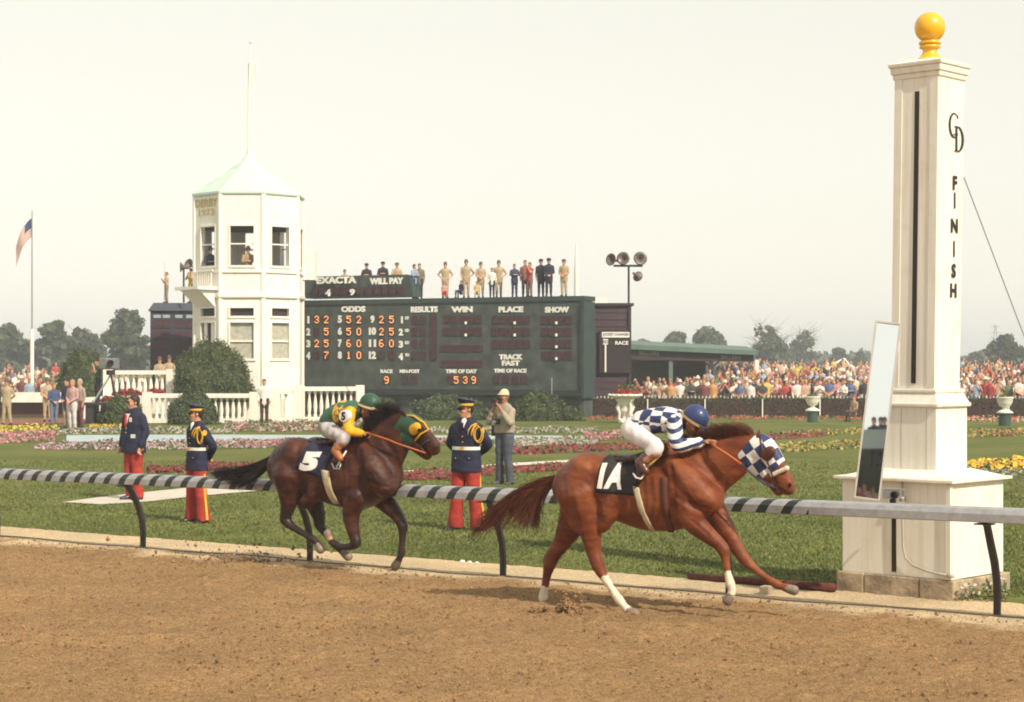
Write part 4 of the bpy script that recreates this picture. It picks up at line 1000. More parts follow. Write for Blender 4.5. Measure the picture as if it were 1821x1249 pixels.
# ---------------------------------------------------------------- second horse: dark bay
F2 = Frame(602, 1012, 31)
horse2 = empty('racehorse', F2.O, F2.rz, 'dark brown racehorse with green and yellow blinkers and number five cloth', 'horse', 'racehorses')
CO2 = coat_material('dark_bay_coat', (.046, .0125, .007), (.024, .0065, .004), (.098, .030, .013), rough=.46)
M_POINTS = mat('dark_points', (.022, .010, .008), .45, .3, 8)
M_BAND = mat('tan_bandage', (.42, .27, .13), .8, .2, 20)
def horse_dark():
    F = F2; p = []
    p += F.ch([(505, 836, 30), (522, 825, 43), (550, 830, 47), (580, 839, 50), (610, 846, 55), (640, 845, 60), (664, 841, 52), (682, 842, 37)], v=0, ax=LAT, sq=[.92, .92, .86, .82, .80, .74, .72, .74], k=.03)
    for sv in (-1, 1):
        p += [ball(F.P(526, 808, .11*sv), F.R(27, 526), .09), ball(F.P(515, 848, .15*sv), F.R(29, 515), .09), ball(F.P(558, 806, .12*sv), F.R(18, 558), .09)] + F.ch([(566, 858, 9, .20*sv), (556, 880, 11, .18*sv), (540, 896, 9, .16*sv)], k=.06)
        p += F.ch([(648, 802, 14, .15*sv), (668, 836, 18, .18*sv), (684, 868, 17, .165*sv)], k=.07) + F.ch([(655, 820, 7, .21*sv), (672, 856, 7, .225*sv)], k=.05)
        p += [ball(F.P(636, 884, .16*sv), F.R(18, 636), .07), ball(F.P(688, 860, .09*sv), F.R(18, 688), .07)]
    p += [ball(F.P(648, 786, 0), F.R(17, 648), .06, ax=LAT, sq=.7)]
    p += F.ch([(660, 824, 45), (680, 797, 37), (696, 775, 30), (710, 760, 24), (720, 755, 21)], v=0, ax=LAT, sq=[.62, .52, .46, .46, .5], k=.04)
    p += F.ch([(690, 836, 18), (706, 808, 16), (716, 784, 15)], v=0, ax=LAT, sq=.75, k=.04)
    p += F.ch([(720, 750, 16), (735, 758, 19), (752, 774, 15.5), (766, 789, 14), (771, 797, 13.5)], v=0, ax=LAT, sq=[.75, .72, .62, .6, .72], k=.02)
    p += F.ch([(722, 776, 18), (733, 786, 14), (750, 802, 9.5), (760, 810, 8.5)], v=0, ax=LAT, sq=[.55, .55, .7, .9], k=.02)
    p += [ball(F.P(774, 800, 0), F.R(9, 774), .015, ax=LAT, sq=.95)]
    for sv in (-1, 1):
        p += [ball(F.P(742, 762, .055*sv), F.R(6, 742), .012), ball(F.P(775, 795, .042*sv), F.R(4.5, 775), .01)]
        p += [prim(F.P(722, 742, .045*sv), F.P(716, 726, .055*sv), F.R(4.6, 722), F.R(1.4, 722), .012, 0)]
    def leg(rows, v, tags, k=.010): return F.ch(rows, v=v, tg=tags, k=k, sub=2)
    p += leg([(516, 846, 32), (515, 876, 21), (513, 898, 14), (509, 914, 10.8), (508, 925, 10), (520, 937, 6.8), (540, 949, 5.4), (556, 959, 7.0), (562, 964, 5.2), (567, 970, 6.8), (570, 977, 8.4)], -.15, [0, 0, 3, 3, 3, 3, 3, 3, 3, 4, 4])
    p += leg([(528, 856, 31), (550, 880, 21), (562, 902, 15), (567, 920, 11), (568, 932, 10), (575, 944, 7.0), (586, 957, 5.4), (596, 969, 7.0), (603, 976, 5.2), (611, 983, 6.8), (619, 990, 8.4)], .15, [0, 0, 3, 3, 3, 3, 3, 3, 3, 4, 4])
    p += leg([(636, 884, 21), (625, 910, 16.5), (626, 934, 12.5), (631, 955, 10), (633, 966, 9.6), (624, 972, 6.8), (608, 973, 5.4), (595, 968, 7.0), (589, 962, 5.2), (585, 956, 6.8), (583, 949, 8)], -.17, [0, 0, 0, 3, 3, 3, 3, 3, 5, 4, 4])
    p += leg([(672, 880, 21), (690, 898, 16.5), (704, 914, 12), (712, 926, 9.6), (716, 936, 9.4), (716, 950, 6.6), (715, 967, 5.4), (714, 983, 7.0), (711, 992, 5.2), (707, 1000, 6.8), (703, 1007, 8.4)], .17, [0, 0, 0, 3, 3, 3, 3, 3, 3, 2, 2])
    return sdf_mesh('body', p, .0125, [CO2, M_SOCK, M_HOOFD, M_POINTS, M_HOOF, M_BAND], smooth_it=2)
me2 = horse_dark(); fix_normals(me2); sculpt(me2, F2, MUSCLE + [], T=lambda x, y: (505 + (x - 1018)*.776, 779 + (y - 806)*.87))
body2 = link('body', me2, horse2); bvh2 = mesh_bvh(me2)
MANE2 = mat('black_hair', (.020, .010, .009), .5, .4, 6)
hair('tail', F2, [(490, 806, -.02), (486, 818, .02)], [(380, 838, 0), (384, 846, .05), (410, 858, 0), (424, 862, 0), (440, 852, -.03)], 1100, [(448, 842, 0), (446, 846, .03), (448, 850, 0), (452, 852, 0), (460, 840, -.03)], 0.0052, .0013, MANE2, horse2, 5, .05, .0, .02)
hair('mane', F2, [(652, 786, 0), (668, 768, 0), (682, 752, 0), (696, 740, 0), (716, 734, 0)], [(640, 762, -.04), (650, 744, -.05), (662, 728, -.04), (680, 718, -.02), (700, 722, -.03)], 800, [(642, 772, -.03), (655, 752, -.05), (668, 736, -.05), (686, 724, -.03), (706, 726, -.02)], 0.004, .001, MANE2, horse2, 6, .04, .0, .03)
M_GRN, M_YEL = mat('silk_green', (.026, .080, .048), .5, .15, 14, .3, 20), mat('silk_yellow', (.68, .36, .010), .55, .1, 14, .3, 20)
hdg = hood(F2, 'hood', [(708, 760, 24), (720, 754, 20.5), (736, 759, 21), (750, 771, 17.5)], ((714, 749), (766, 792)), (.0, .52), M_GRN, horse2, None, None, [.5, .62, .72, .64])
hdc = link('hood_cheek', sdf_mesh('hood_cheek', F2.ch([(721, 775, 21), (731, 785, 16)], v=0, ax=LAT, sq=[.54, .56], k=.02), .009, M_GRN), hdg); fix_normals(hdc.data)
for sv in (-1, 1):
    c = F2.P(736, 764, .10*sv); f = F2.P(744, 758, .125*sv)
    me = sdf_mesh('eye_cup', [prim(c, c + (f-c)*.6, F2.R(10, 738), F2.R(9, 738), .01, 0, LAT, .6)], .006, M_YEL); fix_normals(me); link('eye_cup', me, hdg)
    e = F2.P(745, 764, .118*sv); MB().lathe([(.002, -.03), (.02, -.02), (.024, 0), (.02, .02), (.002, .03)], 12, e).build('eye', M_EYE, horse2, smooth=True)
    e = F2.P(777, 795, .056*sv); MB().lathe([(.002, -.018), (.010, -.008), (.011, 0), (.009, .008), (.002, .016)], 10, e).build('nostril', M_EYE, horse2, smooth=True)
strap(F2, 'hood_trim', [(716, 738, -.04), (736, 740, -.075), (754, 752, -.07), (762, 764, -.06), (748, 772, -.10), (738, 784, -.11)], .011, M_YEL, hdg)
strap(F2, 'bridle_strap', [(732, 784, -.10), (748, 796, -.075), (758, 806, -.06)], .008, M_LEATHER, horse2)
strap(F2, 'bridle_strap', [(742, 800, -.08), (752, 790, -.085), (764, 782, -.06)], .008, M_LEATHER, horse2)
strap(F2, 'rein', [(654, 771, -.12), (668, 775, -.20), (690, 782, -.19), (706, 789, -.15), (757, 806, -.062)], .011, M_REIN, horse2)
strap(F2, 'rein', [(654, 771, .08), (690, 782, .18), (757, 806, .062)], .010, M_REIN, horse2)
cl2 = wrapped('saddle_cloth', bvh2, F2, [(546, 780), (590, 786), (574, 852), (524, 832)], 14, 12, .012, mat('saddle_cloth_navy', (.018, .017, .045), .7, .2, 12, .2, 25), horse2)
wrapped_text('5', bvh2, F2, [(538, 804), (566, 806), (562, 839), (531, 837)], .021, M_WHITECLOTH, cl2, .07, .10)
wrapped('girth', bvh2, F2, [(572, 836), (586, 838), (594, 896), (582, 896)], 3, 12, .014, mat('girth_web', (.6, .5, .3)), horse2, .006)
sad = sdf_mesh('saddle', F2.ch([(560, 784, 7), (584, 788, 8), (612, 782, 8), (628, 776, 9)], v=0, ax=LAT, sq=3.0, k=.02) + F2.ch([(600, 788, 7, -.2), (602, 806, 6, -.28), (598, 822, 6, -.30)], k=.02) + F2.ch([(600, 788, 7, .2), (602, 806, 6, .28)], k=.02), .011, M_LEATHER)
fix_normals(sad); link('saddle', sad, horse2)
strap(F2, 'stirrup_leather', [(616, 802, -.29), (606, 818, -.31), (598, 832, -.33)], .010, M_WHITECLOTH, horse2)
strap(F2, 'stirrup', [(590, 824, -.33), (594, 834, -.35), (604, 834, -.35), (606, 824, -.33)], .009, M_STEEL, horse2)

# ---------------------------------------------------------------- jockeys
def hand_prims(P0, fwd, up, side, s=1.0, k=.006, tg=0, curl=.8):
    """a palm with four fingers and a thumb, curled round a rein; P0 the wrist"""
    fwd, up, side = [np.asarray(a, float)/np.linalg.norm(a) for a in (fwd, up, side)]
    out = [prim(P0, P0 + fwd*.055*s, .026*s, .032*s, .012, tg, up, .6)]
    for i in range(4):
        b = P0 + fwd*.085*s + side*(i - 1.5)*.020*s
        L = (.036, .042, .040, .030)[i]*s
        m1 = b + fwd*L*math.cos(curl*.6) - up*L*math.sin(curl*.6)
        m2 = m1 + (fwd*math.cos(curl*2.0) - up*math.sin(curl*2.0))*L*.8
        m3 = m2 + (fwd*math.cos(curl*3.2) - up*math.sin(curl*3.2))*L*.6
        base = P0 + fwd*.05*s + side*(i - 1.5)*.018*s
        out += [prim(base, b, .0105*s, .0100*s, k, tg), prim(b, m1, .0100*s, .0094*s, .003, tg), prim(m1, m2, .0094*s, .0088*s, .003, tg), prim(m2, m3, .0088*s, .0080*s, .003, tg)]
    tb = P0 + fwd*.025*s + side*-.030*s
    t1 = tb + (fwd*.6 - side*.6 - up*.3)*.034*s; t2 = t1 + (fwd*.8 - up*.5 + side*.2)*.030*s
    out += [prim(tb, t1, .0130*s, .0110*s, .006, tg), prim(t1, t2, .0110*s, .0088*s, .004, tg)]
    return out

def jockey(F, name, label, J, silk_m, sleeve_m, breech_m, boot_m, helmet_m, skin, extras):
    """J: photo pixels of the joints on the near side, with v offsets"""
    root = empty(name, F.O, F.rz, label, 'person', 'jockeys')
    P, R = F.P, F.R
    body = []; silk = []; brc = []
    sc = R(1.0, J['chest'][0])                      # metres per pixel here
    tor = [(*J['pelvis'], 15), (*J['waist'], 15), (*J['chest'], 17), (*J['neck0'], 14)]
    body += F.ch(tor, v=0, ax=LAT, sq=1.35, k=.03)
    silk += F.ch([(*J['waist0'], 20.5*J['tr']), (*J['waist'], 21*J['tr']), (*J['chest'], 22*J['tr']), (*J['neck0'], 17*J['tr'])], v=0, ax=LAT, sq=[1.2, 1.2, 1.25, 1.15], k=.03)
    brc += F.ch([(*J['pelvis'], 20*J['tr']), (*J['waist0'], 18*J['tr'])], v=0, ax=LAT, sq=1.25, k=.03)
    body += F.ch([(*J['neck0'], 9), (*J['head'], 9)], v=0, k=.02)
    h = P(*J['head'], 0); nx = P(*J['nose'], 0) - h; nx /= np.linalg.norm(nx); hu = np.array((-nx[2], 0, nx[0])); 
    body += [ball(h, .085, .02, ax=LAT, sq=.86), ball(h + nx*.03 - hu*.035, .066, .03, ax=LAT, sq=.82), ball(h + nx*.065 - hu*.075, .026, .03)]
    body += [prim(h + nx*.086 - hu*.005, h + nx*.108 - hu*.032, .010, .014, .012)]
    body += [ball(h + nx*.087 - hu*.058, .016, .012), ball(h + nx*.078 + hu*.022, .02, .02)]
    for sv in (-1, 1):
        body += [ball(h - nx*.004 - hu*.015 + np.array((0, .075*sv, 0)), .020, .008, ax=LAT, sq=.5)]
        body += [ball(h + nx*.060 - hu*.03 + np.array((0, .038*sv, 0)), .022, .02)]
        sh = P(*J['sh'], .165*sv); el = P(*J['el'], .235*sv); wr = P(*J['wr'], .10*sv); hd_ = P(*J['hand'], .075*sv)
        body += chain([sh, el, wr], [.05, .042, .028], k=.02)
        ar = J.get('ar', 1.0)
        silk += chain([sh, sh*.5 + el*.5 + np.array((-.01, 0, -.0)), el, el*.5 + wr*.5, wr], [.068*ar, .060*ar, .054*ar, .046*ar, .034], k=.04, tg=1)
        fw = hd_ - wr; body += hand_prims(wr + fw/np.linalg.norm(fw)*.01, fw, (0.3, -.2*sv, 1), (0, -sv, 0), 1.0)
        hp = P(*J['hip'], .11*sv); kn = P(*J['knee'], .285*sv); an = P(*J['ank'], .315*sv); to = P(*J['toe'], .33*sv)
        body += chain([hp, kn, an], [.075, .052, .036], k=.02)
        brc += chain([hp, hp*.5 + kn*.5 + np.array((0, 0, .0)), kn, kn*.55 + an*.45], [.098, .082, .062, .050], k=.03)
        boot = chain([kn*.55 + an*.45, kn*.3 + an*.7, an], [.050, .046, .040], k=.015) + chain([an, an*.4 + to*.6, to], [.042, .036, .028], k=.02)
        me = sdf_mesh('boot', boot, .008, boot_m); fix_normals(me); link('boot', me, root)
    for nm, pr, m, hh in (('body', body, skin, .007), ('silks', silk, [silk_m, sleeve_m], .009), ('breeches', brc, breech_m, .010)):
        me = sdf_mesh(nm, pr, hh, m, smooth_it=2 if nm != 'body' else 1); fix_normals(me)
        if nm != 'body': wrinkle(me, .0075 if nm == 'silks' else .0055, 16, 3)
        link(nm, me, root)
    # helmet: dome cut by a plane, with a peak
    hc = P(*J['helm'], 0); ha = P(*J['peak'], 0) - hc; ha /= np.linalg.norm(ha); hup = np.array((-ha[2], 0, ha[0]))
    if hup[2] < 0: hup = -hup
    def clip(x, y, z): return -((x - hc[0])*hup[0] + (z - hc[2])*hup[2]) - .030 + 0*y
    me = sdf_mesh('helmet', [ball(hc, .122, .01, ax=LAT, sq=.86), ball(hc + ha*.02, .12, .02, ax=LAT, sq=.84)], .007, helmet_m, clip=clip); fix_normals(me); hel = link('helmet', me, root)
    pk = chain([hc + ha*.10 - hup*.018, hc + ha*.15 - hup*.028, hc + ha*.185 - hup*.04], [.016, .010, .006], k=.01, ax=LAT, sq=5.0)
    me = sdf_mesh('visor', pk, .006, extras.get('visor', helmet_m)); fix_normals(me); link('visor', me, hel)
    mb = MB(); mb.rings([[tuple(hc + (ha*math.cos(t)*(.134+.004) + np.array((0, 1, 0))*math.sin(t)*.113) - hup*(.030 + dz)) for t in np.linspace(0, 2*math.pi, 24, endpoint=False)] for dz in (-.012, .012)], cap=False)
    o = mb.build('helmet_band', extras['band'], hel); s = o.modifiers.new('t', 'SOLIDIFY'); s.thickness = .006
    MB().tube([tuple(h + np.array((0, s_*.08, 0)) + hu*.03) if abs(s_) == 1 else tuple(h - hu*.10 + nx*.045) for s_ in (-1, 0, 1)], .005).build('chin_strap', M_LEATHER, hel)
    mb = MB()
    for sv in (-1, 1): mb.lathe([(.004, -.018), (.018, -.014), (.022, 0), (.018, .014), (.004, .018)], 10, tuple(h + nx*.084 - hu*.002 + np.array((0, .034*sv, 0))))
    mb.build('goggles', M_EYE, root, smooth=True)
    hairm = mat('hair_dark', (.03, .014, .009), .7, .3, 20)
    me = sdf_mesh('hair', [ball(h - nx*.028 - hu*.012, .085, .01, ax=LAT, sq=.84), ball(h - nx*.05 - hu*.05, .045, .03, ax=LAT, sq=1.1)], .009, hairm); fix_normals(me); link('hair', me, root)
    return root
M_BOOT1 = mat('boot_brown', (.085, .03, .018), .35, .2, 10, coat=.3)
M_BREECH2 = mat('breeches_mud', (.60, .56, .55), .8, .1, 9, .35, 14, color2=(.26, .22, .22))
M_BREECH = mat('breeches_white', (.68, .63, .63), .75, .08, 6, .35, 14)
M_SILK1 = checker_mat('silk_check', BLUE, SILKW, 8.6, (0, math.radians(-6), 0), (.05, .03, .0))
def stripe_mat(name, c1, c2, scale):
    m, n, l, b = node_mat(name)
    tc = n.new('ShaderNodeTexCoord'); mp = n.new('ShaderNodeMapping'); mp.inputs['Rotation'].default_value = (math.radians(62), 0, 0); l.new(tc.outputs['Object'], mp.inputs[0])
    w = n.new('ShaderNodeTexWave'); w.bands_direction = 'Y'; w.inputs['Scale'].default_value = scale; l.new(mp.outputs[0], w.inputs['Vector'])
    g = n.new('ShaderNodeMath'); g.operation = 'GREATER_THAN'; g.inputs[1].default_value = .55; l.new(w.outputs['Fac'], g.inputs[0])
    mx = n.new('ShaderNodeMix'); mx.data_type = 'RGBA'; l.new(g.outputs[0], mx.inputs[0]); mx.inputs[6].default_value = (*c1, 1); mx.inputs[7].default_value = (*c2, 1)
    l.new(mx.outputs[2], b.inputs['Base Color']); b.inputs['Roughness'].default_value = .55
    return m
M_SLEEVE1 = stripe_mat('sleeve_stripe', SILKW, BLUE, 4.2)
J1 = dict(pelvis=(1124, 764), waist0=(1138, 756), waist=(1152, 750), chest=(1184, 747), neck0=(1206, 746), head=(1230, 752), nose=(1243, 762), helm=(1236, 742), peak=(1256, 757), sh=(1200, 750), el=(1206, 793), wr=(1250, 787), hand=(1266, 784), hip=(1124, 768), knee=(1168, 796), ank=(1138, 824), toe=(1150, 840), tr=1.0)
j1 = jockey(F1, 'person', 'jockey in blue and white checkered silks crouched on the chestnut horse', J1, M_SILK1, M_SLEEVE1, M_BREECH, M_BOOT1, mat('helmet_blue', (.022, .036, .125), .45, .2, 6, coat=.2), M_SKIN2,
            dict(band=mat('band_tan', (.40, .27, .13), .6, .1), visor=mat('visor_blue', (.02, .035, .12), .35, .1)))
def diamonds_mat():
    m, n, l, b = node_mat('silk_diamond')
    tc = n.new('ShaderNodeTexCoord'); mp = n.new('ShaderNodeMapping'); mp.inputs['Rotation'].default_value = (0, math.radians(45), 0); l.new(tc.outputs['Object'], mp.inputs[0])
    ck = n.new('ShaderNodeTexChecker'); ck.inputs['Scale'].default_value = 12.0; l.new(mp.outputs[0], ck.inputs['Vector'])
    ck.inputs['Color1'].default_value = (.68, .36, .010, 1); ck.inputs['Color2'].default_value = (.030, .105, .060, 1)
    sp = n.new('ShaderNodeSeparateXYZ'); l.new(tc.outputs['Object'], sp.inputs[0])
    u0 = float(F2.P(594, 740, -.22)[0])
    s1 = n.new('ShaderNodeMath'); s1.operation = 'SUBTRACT'; l.new(sp.outputs['X'], s1.inputs[0]); s1.inputs[1].default_value = u0
    s2 = n.new('ShaderNodeMath'); s2.operation = 'ABSOLUTE'; l.new(s1.outputs[0], s2.inputs[0])
    s3 = n.new('ShaderNodeMath'); s3.operation = 'LESS_THAN'; l.new(s2.outputs[0], s3.inputs[0]); s3.inputs[1].default_value = .062
    mx = n.new('ShaderNodeMix'); mx.data_type = 'RGBA'; l.new(s3.outputs[0], mx.inputs[0]); mx.inputs[6].default_value = (.030, .105, .060, 1); l.new(ck.outputs['Color'], mx.inputs[7])
    l.new(mx.outputs[2], b.inputs['Base Color']); b.inputs['Roughness'].default_value = .55
    return m
J2 = dict(pelvis=(586, 760), waist0=(588, 750), waist=(596, 742), chest=(614, 733), neck0=(634, 730), head=(653, 732), nose=(667, 740), helm=(657, 718), peak=(681, 727), sh=(622, 732), el=(620, 766), wr=(644, 772), hand=(656, 771), hip=(584, 764), knee=(612, 779), ank=(596, 802), toe=(606, 816), tr=.90, ar=.86)
j2 = jockey(F2, 'person', 'jockey in green silks with yellow diamonds riding the dark horse', J2, diamonds_mat(), M_YEL, M_BREECH2, mat('boot_tan', (.36, .13, .03), .45, .2, 10), mat('helmet_green', (.028, .085, .046), .5, .2, 6), M_SKIN2,
            dict(band=mat('band_cream', (.60, .48, .30), .6, .1), visor=mat('visor_cream', (.55, .45, .28), .5, .1)))
# arm number of the second jockey, and his whip
c5 = F2.P(622, 740, -.165)
mb = MB(); mb.rings([[(c5[0] + r*math.cos(t), c5[1] - d, c5[2] + r*math.sin(t)) for t in np.linspace(0, 2*math.pi, 18, endpoint=False)] for r, d in ((.070, .05), (.070, .118), (.066, .124))])
nb = mb.build('arm_number', M_WHITECLOTH, j2, smooth=False)
me = text_mesh('5', .062, .095, .05, name='numeral'); me.materials.append(M_BLACK); o = link('numeral', me, nb); o.location = (c5[0], c5[1] - .127, c5[2])
poly = MB().tube([tuple(F2.P(662, 770, .16)), tuple(F2.P(640, 735, .22)), tuple(F2.P(630, 710, .25)), tuple(F2.P(615, 687, .26))], [.010, .008, .006, .004], 6).build('whip', mat('whip_brown', (.12, .045, .03), .6, .2))
poly.location = F2.O; poly.rotation_euler = (0, 0, F2.rz); tag(poly, 'thin brown riding whip held up beside the green jockey', 'whip')
c1a = F1.P(1190, 762, -.22)

# dirt thrown up by the hooves
def kicked(name, label, px, py, n, w, h, seed, z0=0.0):
    rs = np.random.RandomState(seed); g = G(px, py)
    t = rs.rand(n)
    x = g.x + rs.normal(0, w, n)*(.4 + t) ; y = g.y + rs.normal(0, .10, n); z = .01 + z0 + h*t**1.5*rs.rand(n)
    r = .006 + .02*rs.rand(n)**2
    octv = np.array([(1,0,0),(-1,0,0),(0,1,0),(0,-1,0),(0,0,1),(0,0,-1)], float); octf = np.array([(0,2,4),(2,1,4),(1,3,4),(3,0,4),(2,0,5),(1,2,5),(3,1,5),(0,3,5)])
    v = (octv[None]*(.6+.8*rs.rand(n, 6, 1)) + .25*rs.normal(size=(n, 6, 3)))*r[:, None, None] + np.stack([x, y, z], 1)[:, None]
    f = (octf[None] + 6*np.arange(n)[:, None, None]).reshape(-1, 3)
    tag(link(name, npmesh(name, v.reshape(-1, 3), f, mat('clod', (.3, .15, .05)))), label, 'dirt', kind='stuff')
kicked('kicked_dirt', 'dirt thrown up behind the hind hooves of the chestnut horse', 1012, 1092, 260, .05, .22, 1)
kicked('kicked_dirt', 'low dirt scatter around the rear hoof of the chestnut horse', 985, 1090, 260, .12, .07, 2)
kicked('kicked_dirt', 'dirt specks flying behind the dark horse', 430, 1000, 240, .45, .35, 3)

# ================================================================== people
def rotz_np(p, a, c=(0, 0, 0)):
    c = np.asarray(c, float); q = np.asarray(p, float) - c; ca, sa = math.cos(a), math.sin(a)
    return np.array((q[0]*ca - q[1]*sa, q[0]*sa + q[1]*ca, q[2])) + c
def head_prims(c, yaw=0.0, tg=0, k=.015, det=True):
    """a head facing -Y turned by yaw, centred on c (mid height); about 0.23 m tall"""
    c = np.asarray(c, float)
    def L(x, y, z): return rotz_np((c[0] + x, c[1] + y, c[2] + z), yaw, c)
    X = rotz_np((1, 0, 0), yaw)
    p = [ball(L(0, .012, .03), .092, .02, tg, X, .84), ball(L(0, -.012, -.03), .074, .03, tg, X, .86), ball(L(0, -.045, -.088), .034, .035, tg, X, 1.1)]
    p += [prim(L(0, .01, -.06), L(0, .03, -.17), .052, .058, .02, tg)]
    if det:
        p += [prim(L(0, -.090, .008), L(0, -.112, -.022), .009, .014, .012, tg)]                       # nose
        p += [prim(L(-.03, -.078, .032), L(.03, -.078, .032), .014, .014, .016, tg)]                    # brow
        p += [prim(L(-.018, -.090, -.056), L(.018, -.090, -.056), .007, .007, .006, tg), prim(L(-.015, -.088, -.068), L(.015, -.088, -.068), .007, .007, .006, tg)]   # lips
        for s in (-1, 1):
            p += [ball(L(.078*s, .012, -.008), .026, .006, tg, X, .4), ball(L(.042*s, -.062, -.022), .022, .02, tg)]
    else:
        p += [ball(L(0, -.095, -.015), .018, .015, tg)]
    return p

ARM = {  # elbow and wrist, per side s, relative
    'down':   lambda s: ((.235*s, .03, 1.14), (.225*s, -.05, .90)),
    'akimbo': lambda s: ((.36*s, .08, 1.20), (.19*s, -.06, 1.02)),
    'behind': lambda s: ((.275*s, .11, 1.16), (.06*s, .18, 1.00)),
    'folded': lambda s: ((.26*s, -.10, 1.18), (-.02*s, -.20, 1.20)),
    'camera': lambda s: ((.22*s, -.20, 1.24), (.055*s, -.22, 1.53)),
    'front':  lambda s: ((.24*s, -.02, 1.14), (.04*s, -.19, 1.00)),
    'up':     lambda s: ((.27*s, -.08, 1.62), (.20*s, -.10, 1.88)),
    'wave':   lambda s: ((.27*s, -.08, 1.62), (.20*s, -.10, 1.88)) if s > 0 else ((.235*s, .03, 1.14), (.2*s, -.1, .92)),
    'clap':   lambda s: ((.24*s, -.10, 1.18), (.02*s, -.26, 1.34)),
    'hips1':  lambda s: ((.36*s, .08, 1.20), (.19*s, -.06, 1.02)) if s > 0 else ((.235*s, .03, 1.14), (.2*s, -.12, 1.0)),
}
PERSON_CACHE = {}
def person_mesh(pose='down', hat=None, hairlen=0, h=.024, stance=.10, sit=False, coat=False, seed=0):
    key = (pose, hat, hairlen, h, stance, sit, coat)
    if key in PERSON_CACHE: return PERSON_CACHE[key]
    p = []
    zh = 0.0
    if sit: zh = -.45
    o = np.array((0, 0, zh))
    DY = (0, 1, 0)
    for s in (-1, 1):
        if not sit:
            p += chain([(.09*s, 0, .93), (.095*s + .3*(stance-.1)*s, -.01, .50), (stance*s, .02, .10)], [.098, .068, .052], k=.03, tg=3, sub=2)
            p += chain([(stance*s, .03, .05), (stance*s + .02*s, -.09, .04), (stance*s + .03*s, -.16, .035)], [.045, .045, .035], k=.02, tg=4, sub=1)
        else:
            p += chain([(.09*s, 0, .48), (.13*s, -.40, .52), (.13*s, -.42, .12)], [.10, .072, .052], k=.03, tg=3, sub=2)
            p += chain([(.13*s, -.40, .05), (.14*s, -.53, .04)], [.045, .038], k=.02, tg=4, sub=1)
    hem = .86 if not coat else .80
    p += chain([o + (0, 0, hem), o + (0, 0, 1.02), o + (0, 0, 1.20), o + (0, 0, 1.35), o + (0, .01, 1.42)], [.175, .165, .175, .188, .10], k=.04, tg=2, ax=DY, sq=[.66, .62, .60, .58, .62], sub=2)
    if not coat and not sit: p += [prim((-.03, 0, .93), (.03, 0, .93), .145, .145, .03, 3, DY, .72)]
    bare = pose in ('akimbo', 'front', 'camera', 'clap', 'up', 'wave', 'hips1') and not coat
    for s in (-1, 1):
        e, w = ARM[pose](s); e = np.array(e) + o; w = np.array(w) + o; sh = np.array((.185*s, .01, 1.42)) + o
        m = sh*.45 + e*.55
        p += chain([sh, m], [.062, .056], k=.03, tg=2, sub=1)
        p += chain([m, e, w], [.048, .043, .034], k=.015, tg=0 if bare else 2, sub=1)
        d = (w - e)/np.linalg.norm(w - e); p += [prim(w, w + d*.10, .036, .028, .015, 0)]
    hc = np.array((0, -.015, 1.65)) + o
    p += head_prims(hc, 0, 0, det=h < .02)
    if hat != 'bald':
        p += [ball(hc + (0, .018, .055), .095, .01, 1, (1, 0, 0), .90), ball(hc + (0, .05, -.01), .075, .02, 1)]
        if hairlen: p += chain([hc + (0, .06, 0), hc + (0, .08, -.16), hc + (0, .075, -.16 - .12*hairlen)], [.085, .075, .05], k=.03, tg=1, ax=(1, 0, 0), sq=1.2, sub=1)
    if hat == 'cap':
        p += [prim(hc + (0, 0, .095), hc + (0, -.005, .115), .105, .125, .01, 5, (0, 0, 1), .35), prim(hc + (0, .005, .055), hc + (0, .005, .085), .096, .098, .01, 5), prim(hc + (-.03, -.10, .045), hc + (.03, -.10, .045), .035, .035, .01, 5, (0, 0, 1), .3)]
    elif hat == 'fatigue':
        p += [prim(hc + (0, .005, .06), hc + (0, .0, .115), .097, .088, .01, 5), prim(hc + (-.03, -.11, .05), hc + (.03, -.11, .05), .035, .03, .01, 5, (0, 0, 1), .3)]
    elif hat == 'brim':
        p += [prim(hc + (0, .005, .06), hc + (0, .0, .11), .095, .085, .01, 5), prim(hc + (-.01, 0, .055), hc + (.01, 0, .055), .165, .165, .01, 5, (0, 0, 1), .12)]
    elif hat == 'helmet':
        p += [ball(hc + (0, .005, .055), .118, .01, 5)]
    me = sdf_mesh('person', p, h, None, smooth_it=1)
    for i in range(6): me.materials.append(M_SKIN)
    fix_normals(me)
    PERSON_CACHE[key] = me
    return me
CLOTH = {}
def cloth(c):
    k = tuple(round(x, 3) for x in c)
    if k not in CLOTH: CLOTH[k] = mat('cloth_%d_%d_%d' % tuple(int(x*1000) for x in k), c, .8, .14, 9)
    return CLOTH[k]
KHAKI, OLIVE, NAVY, WHT_C, RED_C, BLK = (.40, .30, .19), (.10, .085, .05), (.022, .022, .055), (.70, .66, .60), (.40, .045, .04), (.018, .014, .014)
BRN, GRYC, PNKC, LBL, YELC, TAN, HAIRD, HAIRL, GREEN_C = (.09, .04, .025), (.25, .23, .22), (.46, .27, .25), (.22, .30, .42), (.60, .40, .05), (.48, .36, .22), (.025, .013, .01), (.20, .11, .045), (.05, .13, .08)
